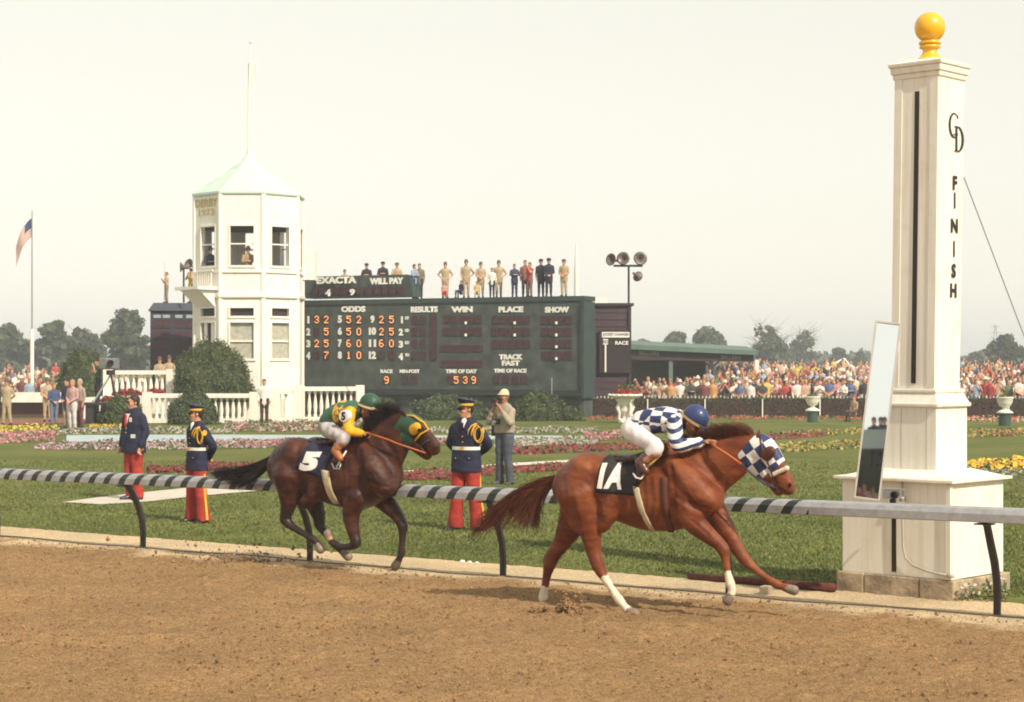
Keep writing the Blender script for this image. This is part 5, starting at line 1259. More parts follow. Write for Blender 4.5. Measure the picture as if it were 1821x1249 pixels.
def person(label, loc, rz=0.0, pose='down', hat=None, hairlen=0, shirt=KHAKI, pants=KHAKI, hatc=OLIVE, hairc=HAIRD, skin=None, H=1.78, h=.02, stance=.10, sit=False, coat=False, group=None, name='person', shoes=BLK):
    me = person_mesh(pose, hat, hairlen, h, stance, sit, coat)
    o = bpy.data.objects.new(name, me); COL.objects.link(o)
    o.location = loc; o.rotation_euler = (0, 0, rz); s = H/1.78; o.scale = (s, s, s)
    for i, m in enumerate((skin or M_SKIN, cloth(hairc), cloth(shirt), cloth(pants), cloth(shoes), cloth(hatc))):
        o.material_slots[i].link = 'OBJECT'; o.material_slots[i].material = m
    return tag(o, label, 'person', group)

# ---------------------------------------------------------------- dressed figures near the rail
M_NAVY = mat('navy_wool', (.013, .014, .040), .8, .3, 6, .5, 14)
M_REDT = mat('red_trousers', (.36, .032, .020), .8, .25, 5, .4, 14)
M_SHOE = mat('black_shoe', (.014, .010, .010), .3, .1, 10)
M_BRAID = mat('gold_braid', (.66, .36, .03), .6, .2, 40)
M_HAIR = mat('hair_brown', (.032, .016, .010), .6, .3, 30)
M_BRASS = mat('brass', (.72, .52, .2), .35, .1, metal=.6)
DY = (0, 1, 0)
def torso_jacket(hem, w=(.215, .20, .178, .195, .20, .13), z=(None, 1.0, 1.13, 1.28, 1.37, 1.425), depth=.62, k=.03, tg=0):
    zz = [hem - .05] + list(z[1:])
    return chain([(0, .0, q) for q in zz], list(w), k=k, ax=DY, sq=[depth + .06, depth + .03, depth, depth, depth - .03, depth], sub=3, tg=tg)
def sub_mesh(name, pr, h, m, parent, clip=None, it=1):
    me = sdf_mesh(name, pr, h, m, clip=clip, smooth_it=it); fix_normals(me)
    if name in ('jacket', 'blazer', 'trousers'): wrinkle(me, .0060 if name != 'trousers' else .0065, 13, len(name), (1, 1, .55) if name == 'trousers' else (1, 1, .8))
    return link(name, me, parent)
def full_body(hands='', arms=None, yaw=0.0, hz=1.655, legs=None):
    p = chain([(0, 0, .95), (0, 0, 1.15), (0, 0, 1.35), (0, .01, 1.45)], [.14, .135, .16, .10], k=.04, ax=DY, sq=.6)
    for s, (e, w) in zip((-1, 1), arms):
        sh = np.array((.18*s, .01, 1.42)); e, w = np.array(e), np.array(w)
        p += chain([sh, e, w], [.045, .038, .027], k=.02)
        d = (w - e)/np.linalg.norm(w - e)
        p += hand_prims(w, d, (-.9*s, -.2, 0.1), (0, -1, .05), 1.02, curl=.45)
    for s, L in zip((-1, 1), legs):
        p += chain([np.array((.09*s, 0, .93))] + [np.array(q) for q in L], [.085, .058, .04], k=.03)
        f = np.array(L[-1]); p += [prim(f + (0, .02, -.05), f + (.02*s, -.14, -.065), .038, .03, .02)]
    p += head_prims((0, -.015, hz), yaw)
    return p
def legs_mesh(name, legs, m, parent, r=(.115, .082, .085), h=.010, top=.98, hip=.17):
    p = [prim((-.05, 0, .93), (.05, 0, .93), hip - .03, hip - .03, .03, 0, DY, .75)]
    for s, L in zip((-1, 1), legs):
        kn, an = np.array(L[0]), np.array(L[1])
        p += chain([np.array((.09*s, 0, .92)), kn, kn*.4 + an*.6, an - (0, 0, .05)], [r[0], r[1], r[1]*.98, r[2]], k=.02)
    zmin = min(L[1][2] for L in legs) - .055
    return sub_mesh(name, p, h, m, parent, clip=lambda x, y, z: np.maximum(zmin - z, z - top) + 0*x + 0*y)
def shoes(legs, parent, m=M_SHOE, turn=.25):
    for s, L in zip((-1, 1), legs):
        f = np.array(L[-1])
        sub_mesh('shoe', chain([f + (0, .05, -.055), f + (.01*s, -.06, -.06), f + (turn*.16*s, -.17, -.075)], [.042, .046, .034], k=.02, sub=2), .008, m, parent, clip=lambda x, y, z: (f[2] - .11) - z + 0*x + 0*y)
def hair_mesh(parent, c, yaw, m=M_HAIR, full=1.0):
    c = np.asarray(c, float); L = lambda x, y, z: rotz_np((c[0]+x, c[1]+y, c[2]+z), yaw, c)
    X = rotz_np((1, 0, 0), yaw)
    pr = [ball(L(0, .025, .048), .094*full, .01, 0, X, .87), ball(L(0, .046, .0), .066, .02, 0, X, 1.0)] + [prim(L(.074*s, .0, .02), L(.078*s, .01, -.02), .014, .012, .01) for s in (-1, 1)]
    return sub_mesh('hair', pr, .008, m, parent)
def peaked_cap(parent, c, yaw, m, band_m, visor_m, tilt=0.0):
    ob = empty('cap', c, yaw); ob.parent = parent; ob.rotation_euler = (tilt, 0, yaw)
    # built as: cap part (crown mesh) with band, visor as sub-parts
    bpy.data.objects.remove(ob)
    prof = [(.094, .030), (.097, .075), (.128, .108), (.132, .118), (.118, .128), (.06, .135), (.005, .137)]
    n = 24; ca, sa = math.cos(yaw), math.sin(yaw)
    def T(x, y, z):
        z2 = z + tilt*y*-1.0
        return (c[0] + x*ca - y*sa, c[1] + x*sa + y*ca, c[2] + z2)
    mb = MB(); mb.rings([[T(r*.92*math.cos(t), .01 + r*math.sin(t) - .012*(zz-.03)/.1, zz + (.02*(-math.sin(t)) if zz > .1 else 0)) for t in np.linspace(0, 2*math.pi, n, endpoint=False)] for r, zz in prof])
    cr = mb.build('cap', m, parent, smooth=True)
    mb = MB(); mb.rings([[T(r*.92*math.cos(t), .01 + r*math.sin(t), zz) for t in np.linspace(0, 2*math.pi, n, endpoint=False)] for r, zz in ((.097, .034), (.101, .038), (.102, .066), (.098, .070))], cap=False)
    mb.build('cap_band', band_m, cr, smooth=True)
    rows = []
    for t in np.linspace(math.radians(200), math.radians(340), 14):
        rows.append([T(.088*math.cos(t), .01 + .095*math.sin(t), .040), T(.10*math.cos(t), .01 + .150*math.sin(t), .012), T(.10*math.cos(t), .01 + .150*math.sin(t), .006), T(.088*math.cos(t), .01 + .093*math.sin(t), .032)])
    mb = MB(); mb.rings(rows); mb.build('visor', visor_m, cr, smooth=True)
    return cr

def guard(label, loc, rz, yaw, H):
    g = empty('person', loc, rz, label, 'person', 'uniformed guards'); s = H/1.78; g.scale = (s, s, s)
    legs = [((-.125, -.01, .50), (-.165, .02, .09)), ((.125, -.01, .50), (.165, .02, .09))]
    arms = [((-.275, .11, 1.17), (-.05, .19, 1.01)), ((.275, .11, 1.17), (.05, .19, 1.01))]
    link('body', (lambda me: (fix_normals(me), me)[1])(sdf_mesh('body', full_body(arms=arms, yaw=yaw, legs=legs), .0085, M_SKIN)), g)
    legs_mesh('trousers', legs, M_REDT, g, (.118, .088, .110)); shoes(legs, g)
    for s_ in (-1, 1):
        pts = []
        for z in np.linspace(.84, .06, 9):
            t = (.92 - z)/.83; x = (.09 + (.165 - .09)*t)*s_
            pts.append((x + s_*(.119 - .030*math.sin(min(t*2, 1)*math.pi/2) + .025*max(0, t-.55)*2), .005, z))
        mb = MB(); mb.rings([[ (p[0] - .004*s_, p[1] - .021, p[2]), (p[0] + .006*s_, p[1] - .018, p[2]), (p[0] + .006*s_, p[1] + .018, p[2]), (p[0] - .004*s_, p[1] + .021, p[2])] for p in pts]); mb.build('trouser_stripe', M_BRAID, g)
    hem = .80
    jk = torso_jacket(hem, w=(.225, .205, .178, .198, .195, .085))
    for s_, (e, w) in zip((-1, 1), arms):
        sh = np.array((.178*s_, .01, 1.40)); e, w = np.array(e), np.array(w)
        jk += chain([sh, sh*.5 + e*.5, e, e*.4 + w*.6, w + (w-e)*.1], [.072, .066, .060, .055, .050], k=.025)
    jo = sub_mesh('jacket', jk, .0095, M_NAVY, g, clip=lambda x, y, z: hem - z + 0*x + 0*y, it=2)
    bv = mesh_bvh(jo.data)
    def hit(x, z, off=.006):
        h_ = bv.ray_cast(Vector((x, -1, z)), Vector((0, 1, 0))); return (h_[0] + Vector((0, -off, 0))) if h_[0] else Vector((x, -.12, z))
    # collar, shirt and tie
    sub_mesh('shirt', [prim((0, .012, 1.475), (0, .005, 1.505), .070, .064, .01), prim((0, -.085, 1.42), (0, -.055, 1.485), .034, .05, .02)], .007, M_WHITECLOTH, g)
    MB().tube([(0, -.122, 1.475), (0, -.132, 1.43), (0, -.134, 1.36)], [.016, .017, .014], 8).build('tie', M_NAVY, g, smooth=True)
    # belt round the waist, buckle
    mb = MB(); ring = lambda z, o: [(math.cos(t)*(.192 + o), math.sin(t)*(.129 + o) + .004, z) for t in np.linspace(0, 2*math.pi, 32, endpoint=False)]
    mb.rings([ring(1.105, .004), ring(1.105, .010), ring(1.150, .010), ring(1.150, .004), ring(1.105, .004)], cap=False); bl = mb.build('belt', M_WHITECLOTH, g, smooth=False)
    MB().box((0, -.142, 1.128), (.052, .012, .05)).build('buckle', M_BRASS, bl)
    for z in (1.36, 1.29, 1.215):
        q = hit(0, z); MB().lathe([(.002, -.009), (.009, -.006), (.010, 0), (.009, .006), (.002, .009)], 8, q).build('button', M_BRASS, jo)
    for s_ in (-1, 1):
        a, b = hit(.06*s_, 1.305), hit(.14*s_, 1.305)
        MB().tube([a, (a+b)/2 + Vector((0, -.002, -.004)), b], .004, 6).build('pocket_trim', mat('red_trim', (.16, .02, .04), .7, .1), jo)
        q = [hit(x*s_, 1.03) for x in (.06, .10, .145)]
        q2 = [hit(x*s_, .975 + (.012 if x != .10 else 0)) for x in (.06, .10, .145)]
        mb = MB(); mb.add(q + q2, [(0, 1, 4, 3), (1, 2, 5, 4)]); pf = mb.build('pocket_flap', M_NAVY, jo); m_ = pf.modifiers.new('t', 'SOLIDIFY'); m_.thickness = .008
        MB().lathe([(.002, -.008), (.008, -.005), (.009, 0), (.008, .005), (.002, .008)], 8, hit(.10*s_, .995, .012)).build('button', M_BRASS, jo)
    # shoulder cord: two loops under the left arm and a braid to the breast
    for k_, (dx, dz) in enumerate(((0, 0), (.022, -.02))):
        L = []
        for t in np.linspace(-.3, 2*math.pi - .9, 22):
            L.append((.205 + dx + .062*math.cos(t + 1.6)*.9, -.088 - .012*math.sin(t), 1.335 + dz + .105*math.sin(t + 1.6)))
        MB().tube(L, .0085, 7).build('shoulder_cord', M_BRAID, g, smooth=True)
    MB().tube([(.17, -.06, 1.468), (.13, -.115, 1.44), (.095, -.14, 1.38), (.085, -.142, 1.32)], .008, 6).build('breast_cord', M_BRAID, g, smooth=True)
    MB().tube([(.18, -.055, 1.468), (.155, -.11, 1.42), (.14, -.138, 1.35), (.135, -.14, 1.30)], .008, 6).build('breast_cord', M_BRAID, g, smooth=True)
    mb = MB(); mb.rings([[(.262 + d, .0 + r*math.cos(t) - .03, 1.375 + r*1.1*math.sin(t)) for t in np.linspace(0, 2*math.pi, 12, endpoint=False)] for d, r in ((.0, .04), (.008, .04), (.010, .03))]); mb.build('sleeve_badge', M_BRAID, g)
    hair_mesh(g, (0, -.015, 1.655), yaw)
    peaked_cap(g, (0, -.015, 1.668), yaw, mat('cap_navy', (.020, .024, .055), .5, .15, 10), M_BRAID, M_SHOE)
    # dark glasses under the peak
    c = np.array((0, -.015, 1.655)); mb = MB()
    for s_ in (-1, 1):
        q = rotz_np(c + (.032*s_, -.094, .008), yaw, c); mb.lathe([(.003, -.016), (.018, -.012), (.022, 0), (.018, .012), (.003, .016)], 10, tuple(q))
    mb.build('sunglasses', M_SHOE, g, smooth=True)
    return g
p = G(829, 944); guard('guard in navy jacket and red trousers between the two horses', (p.x, p.y, 0), math.radians(-22), math.radians(-42), 1.88)
p = G(350, 930); guard('guard in navy jacket and red trousers beside the dark horse tail', (p.x, p.y, 0), math.radians(-48), math.radians(-35), 1.77)

def blazer_man():
    p = G(238, 890); g = empty('person', (p.x, p.y, .016), math.radians(-38), 'man in navy blazer, red tie and red trousers standing on the path', 'person'); g.scale = (1.03,)*3
    legs = [((-.10, -.015, .50), (-.105, .02, .09)), ((.10, -.015, .50), (.105, .02, .09))]
    arms = [((-.265, .03, 1.15), (-.25, -.06, .92)), ((.265, .03, 1.15), (.25, -.06, .92))]
    yaw = math.radians(-22)
    sub_mesh('body', full_body(arms=arms, yaw=yaw, legs=legs), .0085, M_SKIN, g)
    legs_mesh('trousers', legs, M_REDT, g, (.122, .088, .082)); shoes(legs, g, mat('shoe_navy', (.03, .025, .04), .3, .1))
    hem = .80
    jk = torso_jacket(hem, w=(.24, .235, .225, .23, .21, .09), depth=.72)
    for s, (e, w) in zip((-1, 1), arms):
        sh = np.array((.19*s, .01, 1.395)); e, w = np.array(e), np.array(w)
        jk += chain([sh, sh*.5 + e*.5, e, e*.4 + w*.6, w], [.078, .070, .063, .056, .050], k=.025)
    jo = sub_mesh('blazer', jk, .0095, M_NAVY, g, clip=lambda x, y, z: hem - z + 0*x + 0*y, it=2)
    bv = mesh_bvh(jo.data)
    def hit(x, z, off=.006):
        h_ = bv.ray_cast(Vector((x, -1, z)), Vector((0, 1, 0))); return (h_[0] + Vector((0, -off, 0))) if h_[0] else Vector((x, -.13, z))
    tri = [hit(-.055, 1.47), hit(.055, 1.47), hit(.0, 1.20)]
    mid = [hit(-.03, 1.36), hit(.03, 1.36), hit(0, 1.36, .012)]
    mb = MB(); mb.add([tri[0], tri[1], mid[1], tri[2], mid[0], mid[2]], [(0, 4, 5, 1), (1, 5, 2), (4, 3, 5), (5, 3, 2)]); so = mb.build('shirt', M_WHITECLOTH, g); m_ = so.modifiers.new('t', 'SOLIDIFY'); m_.thickness = .006
    sub_mesh('collar', [prim((0, .010, 1.475), (0, .0, 1.505), .076, .068, .01), prim((0, -.09, 1.43), (0, -.06, 1.485), .038, .05, .02)], .007, M_WHITECLOTH, g)
    MB().tube([hit(0, 1.46, .03), hit(0, 1.42, .022), hit(0, 1.32, .018), hit(0, 1.24, .014)], [.018, .016, .022, .012], 8).build('tie', mat('tie_red', (.5, .03, .03), .6, .1), g, smooth=True)
    for s in (-1, 1):
        q = [hit(.02*s, 1.20, .008), hit(.085*s, 1.34, .010), hit(.075*s, 1.46, .010), hit(.045*s, 1.44, .010)]
        mb = MB(); mb.add(q, [(0, 1, 2, 3)]); lo = mb.build('lapel', M_NAVY, jo); m_ = lo.modifiers.new('t', 'SOLIDIFY'); m_.thickness = .008
    q = hit(.095, 1.37, .012); MB().box(q, (.05, .008, .075), .2).build('rosette', M_WHITECLOTH, jo)
    q = hit(.15, 1.09, .012); MB().box(q, (.085, .010, .065), .35).build('badge_card', mat('card_green', (.50, .66, .56), .6, .05), jo)
    MB().lathe([(.002, -.009), (.010, -.006), (.011, 0), (.010, .006), (.002, .009)], 8, hit(0, 1.15)).build('button', M_BRASS, jo)
    hair_mesh(g, (0, -.015, 1.655), yaw, full=1.02)
    c = np.array((0, -.015, 1.655)); mb = MB()
    for s_ in (-1, 1): mb.lathe([(.003, -.016), (.018, -.012), (.022, 0), (.018, .012), (.003, .016)], 10, tuple(rotz_np(c + (.032*s_, -.094, .010), yaw, c)))
    mb.build('sunglasses', M_SHOE, g, smooth=True)
blazer_man()

def photographer():
    p = G(897, 862); g = empty('person', (p.x, p.y, 0), math.radians(-38), 'photographer in tan jacket and pale cap holding a camera to his eye', 'person'); g.scale = (1.05,)*3
    legs = [((-.10, -.02, .50), (-.13, .03, .09)), ((.10, -.02, .50), (.13, .02, .09))]
    arms = [((-.24, -.16, 1.20), (-.06, -.22, 1.50)), ((.24, -.14, 1.18), (.065, -.23, 1.47))]
    yaw = math.radians(-6)
    sub_mesh('body', full_body(arms=arms, yaw=yaw, legs=legs), .0085, M_SKIN2, g)
    legs_mesh('trousers', legs, mat('slate_trousers', (.065, .070, .095), .8, .2, 6, .4, 14), g, (.115, .078, .082)); shoes(legs, g, mat('shoe_grey', (.06, .05, .05), .5, .1))
    hem = .98
    jk = torso_jacket(hem, w=(.20, .205, .205, .21, .195, .085), depth=.70)
    for s, (e, w) in zip((-1, 1), arms):
        sh = np.array((.18*s, .0, 1.395)); e, w = np.array(e), np.array(w)
        jk += chain([sh, sh*.5 + e*.5, e, e*.35 + w*.65], [.074, .068, .064, .046], k=.025)
    sub_mesh('jacket', jk, .0095, mat('tan_jacket', (.33, .27, .20), .8, .15, 7, .5, 14), g, clip=lambda x, y, z: hem - z + 0*x + 0*y, it=2)
    hair_mesh(g, (0, -.015, 1.655), yaw, mat('hair_grey', (.16, .10, .06), .7, .2), .97)
    c = np.array((0, -.015, 1.655))
    cp = sub_mesh('cap', [prim(c + (0, .005, .055), c + (0, .015, .075), .106, .092, .02), prim(c + (-.035, -.12, .055), c + (.035, -.12, .055), .036, .036, .03, 0, (0, 0, 1), .25)], .008, mat('cap_cream', (.58, .49, .32), .8, .12, 9), g, clip=lambda x, y, z: (c[2] + .040) - z + 0*x + 0*y)
    cam_ = MB(); cam_.box((0, -.20, 1.60), (.15, .07, .10)); co = cam_.build('camera', M_BLACK, g)
    mb = MB(); mb.rings([[(.0 + r*math.cos(t), -.235 - d, 1.60 + r*math.sin(t)) for t in np.linspace(0, 2*math.pi, 14, endpoint=False)] for r, d in ((.04, 0), (.042, .08), (.046, .13), (.038, .132))]); mb.build('lens', M_BLACK, co)
    b2 = MB().box((-.05, -.20, 1.20), (.14, .07, .095)).build('spare_camera', M_BLACK, g)
    mb = MB(); mb.rings([[(-.05 + r*math.cos(t), -.235 - d, 1.19 + r*math.sin(t)) for t in np.linspace(0, 2*math.pi, 12, endpoint=False)] for r, d in ((.035, 0), (.036, .05), (.03, .052))]); mb.build('lens', M_STEEL, b2)
    MB().tube([(-.10, -.15, 1.46), (-.12, -.18, 1.34), (-.11, -.20, 1.23)], .007, 6).build('strap', M_BLACK, g)
    MB().box((-.22, .04, 1.02), (.10, .20, .20)).build('camera_bag', M_BLACK, g)
photographer()

# ---------------------------------------------------------------- people further back, standing on the lawn
def at(px, py): 
    q = G(px, py); return (q.x, q.y, 0)
SOL = 'soldiers and staff on the infield lawn'
person('khaki soldier standing at the far left edge of the photo', at(12, 757), -.2, 'behind', 'fatigue', 0, KHAKI, KHAKI, OLIVE, H=1.80, stance=.16, group=SOL)
person('khaki soldier standing behind the man in the short blue jacket', at(84, 751), .3, 'front', 'fatigue', 0, KHAKI, KHAKI, OLIVE, H=1.80, group=SOL)
person('man in short blue jacket and blue trousers facing the soldiers', at(96, 758), .5, 'front', None, 0, (.05, .07, .16), (.14, .16, .24), H=1.66, hairc=HAIRL, coat=True)
person('man in dark navy jacket and tan trousers in the left group', at(119, 762), -.6, 'front', None, 0, NAVY, (.34, .24, .20), H=1.84, coat=True)
person('older man in pink blazer and white trousers in the left group', at(129, 766), -.5, 'front', None, 0, PNKC, (.58, .56, .56), H=1.84, coat=True, hairc=(.3, .22, .16))
person('grey haired man in checked beige jacket and brown trousers', at(142, 765), -.7, 'down', None, 0, (.36, .27, .23), (.13, .04, .035), H=1.86, coat=True, hairc=(.36, .3, .25))
person('man in white shirt, dark tie and brown trousers before the balustrade', at(470, 755), .1, 'down', None, 0, WHT_C, (.055, .02, .02), H=1.80)
tg_ = G(470, 755); 
person('khaki soldier standing behind the round clipped shrub', at(311, 742), -.15, 'front', 'fatigue', 0, KHAKI, KHAKI, (.14, .09, .09), H=1.72, group=SOL)
person('woman with round black hair in white dress beside the flower boxes', at(251, 742), .6, 'down', None, .4, WHT_C, WHT_C, H=1.62, hairc=BLK, skin=M_SKIN2, coat=True)
person('man crouching by the hedge just left of the mirror', (lambda q: (q.x, q.y, .0))(G(1519, 750)), -1.0, 'front', None, 0, (.36, .26, .17), (.10, .06, .05), H=1.45, sit=True, hairc=HAIRL)

# ================================================================== tower, scoreboards, terrace
M_TOWER = aged_white('tower_white', (.82, .79, .71), .6, .10); M_TOWER2 = aged_white('tower_trim', (.83, .80, .73), .55, .08)
M_PANE = mat('window_glass', (.10, .10, .10), .08, .2, 3, spec=.6)
M_CURT = mat('pale_blind', (.40, .38, .31), .8, .2, 6)
M_INT = mat('dark_interior', (.035, .02, .02), .9, .2, 2)
M_BGREEN = mat('board_green', (.054, .066, .060), .8, .4, 1.6, .3, 8)
M_BGREEN2 = mat('board_green_trim', (.030, .050, .046), .65, .15, 2)
M_CELL = mat('lamp_cell', (.050, .016, .022), .6, .3, 6)
M_LETW = mat('letter_white', (.78, .76, .70), .6, .05, 3)
M_LAMP = mat('lamp_orange', (1.0, .42, .14), .5, 0, emit=.62)
M_ROOFT = mat('tower_roof', (.50, .62, .53), .6, .12, 2)

# ---- tower: an octagonal judges' pagoda
TY = 84.0; TS = F_PX / TY
TC = Vector(((443 - 910.5) * TY / F_PX, TY, 0))
TWR = empty('judges_tower', TC, 0, 'white octagonal judges tower with pointed roof and flagpole', 'tower')
def tz(py, dy=2.3): return HC - (py - HOR) * (TY - dy) / F_PX
RF = 92.5 / (F_PX / (TY - 1.0))          # to a flat
RV = RF / math.cos(math.pi / 8)
A0 = math.pi / 8
def octo(r, z, rot=0.0): return [(r*math.cos(A0 + k*math.pi/4 + rot), r*math.sin(A0 + k*math.pi/4 + rot), z) for k in range(8)]
ztop = tz(345); zterr = .9
floors = {}
def wall_face(k, openings, z0, z1):
    """one of the eight walls with rectangular holes; openings: (u0,u1,za,zb) with u in 0..1"""
    a, b = Vector(octo(RV, 0)[k]), Vector(octo(RV, 0)[(k+1) % 8])
    us = sorted({0, 1} | {u for o in openings for u in o[:2]}); zs = sorted({z0, z1} | {z for o in openings for z in o[2:]})
    nrm = Vector((a.y - b.y, b.x - a.x, 0)).normalized()
    mid = (a + b)/2
    if nrm.dot(mid) < 0: nrm = -nrm
    mb = MB()
    for i in range(len(us)-1):
        for j in range(len(zs)-1):
            uc, zc = (us[i]+us[i+1])/2, (zs[j]+zs[j+1])/2
            if any(o[0] < uc < o[1] and o[2] < zc < o[3] for o in openings): continue
            p0, p1 = a.lerp(b, us[i]), a.lerp(b, us[i+1])
            t = -nrm*.18
            vs = [Vector((p.x, p.y, z)) for p, z in ((p0, zs[j]), (p1, zs[j]), (p1, zs[j+1]), (p0, zs[j+1]))]
            vs += [v + t for v in vs]
            mb.add(vs, [(0,1,2,3), (7,6,5,4), (0,4,5,1), (1,5,6,2), (2,6,7,3), (3,7,4,0)])
    o = mb.build('wall', M_TOWER, TWR); fix_normals(o.data)
    return a, b, nrm
# which faces look at the camera: k such that mid angle is -90deg (front), -135 (left), -45 (right)
front = [k for k in range(8) if abs(((A0 + (k+.5)*math.pi/4) % (2*math.pi)) - 1.5*math.pi) < .1][0]
left, right = (front - 1) % 8, (front + 1) % 8
zu0, zu1 = tz(472), tz(402)      # upper windows
zt0, zt1 = tz(562), tz(548)      # transoms
zl0, zl1 = tz(638), tz(574)      # lower windows
base_open = {front: (.24, .78), left: (.30, .84), right: (.22, .72)}
WIN = []
for k in range(8):
    if k in base_open:
        u0, u1 = base_open[k]
        ops = [(u0, u1, zu0, zu1), (u0, u1, zt0, zt1)] + [(u0, u1, zl0 if k != left else zterr + .05, zl1)]
    else:
        ops = [(.24, .76, zu0, zu1)]
    a, b, nrm = wall_face(k, ops, 0.0, ztop)
    WIN.append((k, a, b, nrm, ops))
for k, a, b, nrm, ops in WIN:
    for i, (u0, u1, z0, z1) in enumerate(ops):
        p0, p1 = a.lerp(b, u0), a.lerp(b, u1); d = (p1 - p0); W = d.length; d.normalize(); c = (p0 + p1)/2
        win = MB(); t = .07
        rz = math.atan2(d.y, d.x)
        q = c + nrm*.012
        for (cx, cz, wx, wz) in ((0, z1 + t/2, W + 2*t, t), (0, z0 - t*.7, W + 2.6*t, t*1.4), (-W/2 - t/2, (z0+z1)/2, t, z1 - z0), (W/2 + t/2, (z0+z1)/2, t, z1 - z0)):
            win.box((q.x + d.x*cx, q.y + d.y*cx, cz), (wx, .10, wz), rz)
        if i != 1: win.box((c.x - nrm.x*.05, c.y - nrm.y*.05, (z0+z1)/2 + (.08 if i == 0 else -.02)), (W, .06, .055 if i == 0 else .075), rz)
        if k == left and i == 2:
            for s in (-.25, .25): win.box((c.x - nrm.x*.05 + d.x*s*W, c.y - nrm.y*.05 + d.y*s*W, (z0+z1)/2), (W*.22, .05, z1-z0), rz)
        wo_ = win.build('window_frame', M_TOWER2, TWR)
        if i == 0: continue                                   # upper sashes stand open
        pane = MB(); q = c - nrm*.10
        pane.box((q.x, q.y, (z0+z1)/2), (W, .02, z1 - z0), rz); pane.build('pane', M_INT if (i == 1 or k == left) else M_CURT, wo_)
# interior: floor and ceiling of the upper room, a dark lower core
MB().rings([octo(RV*.9, zu0 - 1.2), octo(RV*.9, zu0 - 1.15)]).build('upper_floor', M_INT, TWR)
MB().rings([octo(RV*.94, zu1 + .03), octo(RV*.94, zu1 + .08)]).build('ceiling', M_INT, TWR)
MB().rings([octo(RV*.8, .05), octo(RV*.8, zu0 - 1.25)]).build('lower_core', M_INT, TWR)
for k in range(8):                                              # corner pilasters, belt course
    x, y, _ = octo(RV, 0)[k]; 
    MB().lathe([(.13, .03), (.13, ztop - .003)], 8, (x*.975, y*.975, 0), a0=math.pi/8).build('corner_pilaster', M_TOWER2, TWR)
MB().rings([octo(RV*1.035, tz(530)), octo(RV*1.045, tz(528)), octo(RV*1.045, tz(523)), octo(RV*1.0, tz(520))], cap=False).build('belt_course', M_TOWER2, TWR)
MB().rings([octo(RV*1.03, tz(485)), octo(RV*1.03, tz(481)), octo(RV*1.0, tz(480))], cap=False).build('belt_course', M_TOWER2, TWR)
MB().rings([octo(RV*1.02, ztop - .02), octo(RV*1.035, ztop + .03), octo(RV*1.035, ztop + .12), octo(RV*1.02, ztop + .16)]).build('cornice', mat('cornice_mint', (.55, .66, .60), .6, .05), TWR)
apex = tz(262)
rings = []
for t in np.linspace(0, 1, 9):
    r = RV*1.015*((1 - t)**1.45*.97 + .03*(1-t)); rings.append(octo(max(r, .05), ztop + .162 + (apex - ztop)*t**.92))
MB().rings(rings).build('roof', M_ROOFT, TWR)
pz = tz(62)
MB().tube([(0, 0, apex - .2), (0, 0, (apex+pz)/2), (.06, 0, pz)], [.07, .06, .03], 8).build('flagpole', M_TOWER2, TWR)
MB().lathe([(.01, 0), (.07, .05), (.07, .1), (.01, .15)], 10, (.06, 0, pz)).build('pole_finial', M_TOWER2, TWR)
def flag_mesh(w, h, nx, nz, cols, droop=.0, amp=.08, seed=0):
    vs = []; fs = []; ids = []
    for i in range(nx + 1):
        for j in range(nz + 1):
            u, v = i/nx, j/nz
            vs.append((-u*w, amp*math.sin(u*7 + v*1.5)*(.3+u), -v*h - droop*u*u*h - .25*u*h*droop))
    for i in range(nx):
        for j in range(nz):
            a = i*(nz+1) + j; fs.append((a, a+1, a+nz+2, a+nz+1)); ids.append(cols(i/nx, j/nz))
    return vs, fs, ids
vs, fs, ids = flag_mesh(.35, 1.1, 6, 10, lambda u, v: 0, .1, .05)
o = link('pennant', pymesh('pennant', vs, fs, [mat('flag_white', (.74, .70, .60), .8, .1)], ids, True), None); o.location = TC + Vector((.30, 0, tz(92))); 
tag(o, 'pale pennant hanging from the tower flagpole', 'flag')
# lettering on the left face in gold
def tower_text(s, px_c, py_c, wpx, hpx, k=left):
    a, b, nrm = [w for w in WIN if w[0] == k][0][1:4]; c = (a + b)/2; d = (b - a).normalized()
    me = text_mesh(s, None, hpx*(TY-1.6)/F_PX, .03, name='lettering')
    xs = [v.co.x for v in me.vertices]; sc = (b-a).length*wpx/(max(xs) - min(xs))
    for v in me.vertices: v.co.x *= sc
    me.materials.append(mat('gold_letters', (.55, .40, .12), .6, .1))
    o = link('lettering', me, TWR); q = c + nrm*.03; o.location = (q.x, q.y, tz(py_c, 1.6)); o.rotation_euler = (0, 0, math.atan2(nrm.y, nrm.x) + math.pi/2)
tower_text('DERBY', 373, 361, .86, 14); tower_text('1973', 373, 378, .60, 12)
# balcony on the left face
a, b, nrm = [w for w in WIN if w[0] == left][0][1:4]; c = (a + b)/2; d = (b - a).normalized()
mb = MB(); bz = tz(513); rz = math.atan2(d.y, d.x)
q = c + nrm*.55; MB().box((q.x, q.y, bz), (1.75, 1.1, .14), rz).build('balcony_floor', M_TOWER2, TWR)
MB().add([c + d*.7 + Vector((0, 0, bz - .08)), c - d*.7 + Vector((0, 0, bz - .08)), c - d*.7 + nrm*.9 + Vector((0, 0, bz - .08)), c + d*.7 + nrm*.9 + Vector((0, 0, bz - .08)), c + d*.7 + nrm*.02 + Vector((0, 0, bz - .85)), c - d*.7 + nrm*.02 + Vector((0, 0, bz - .85))], [(3, 2, 5, 4), (0, 3, 4), (1, 5, 2), (0, 4, 5, 1)]).build('balcony_bracket', M_TOWER, TWR)
for i in range(7):
    q = c + d*(-.5 + i/6*1.0) + nrm*.12; MB().box((q.x, q.y, bz + .42), (.05, .05, .7), rz).build('baluster', M_TOWER2, TWR)
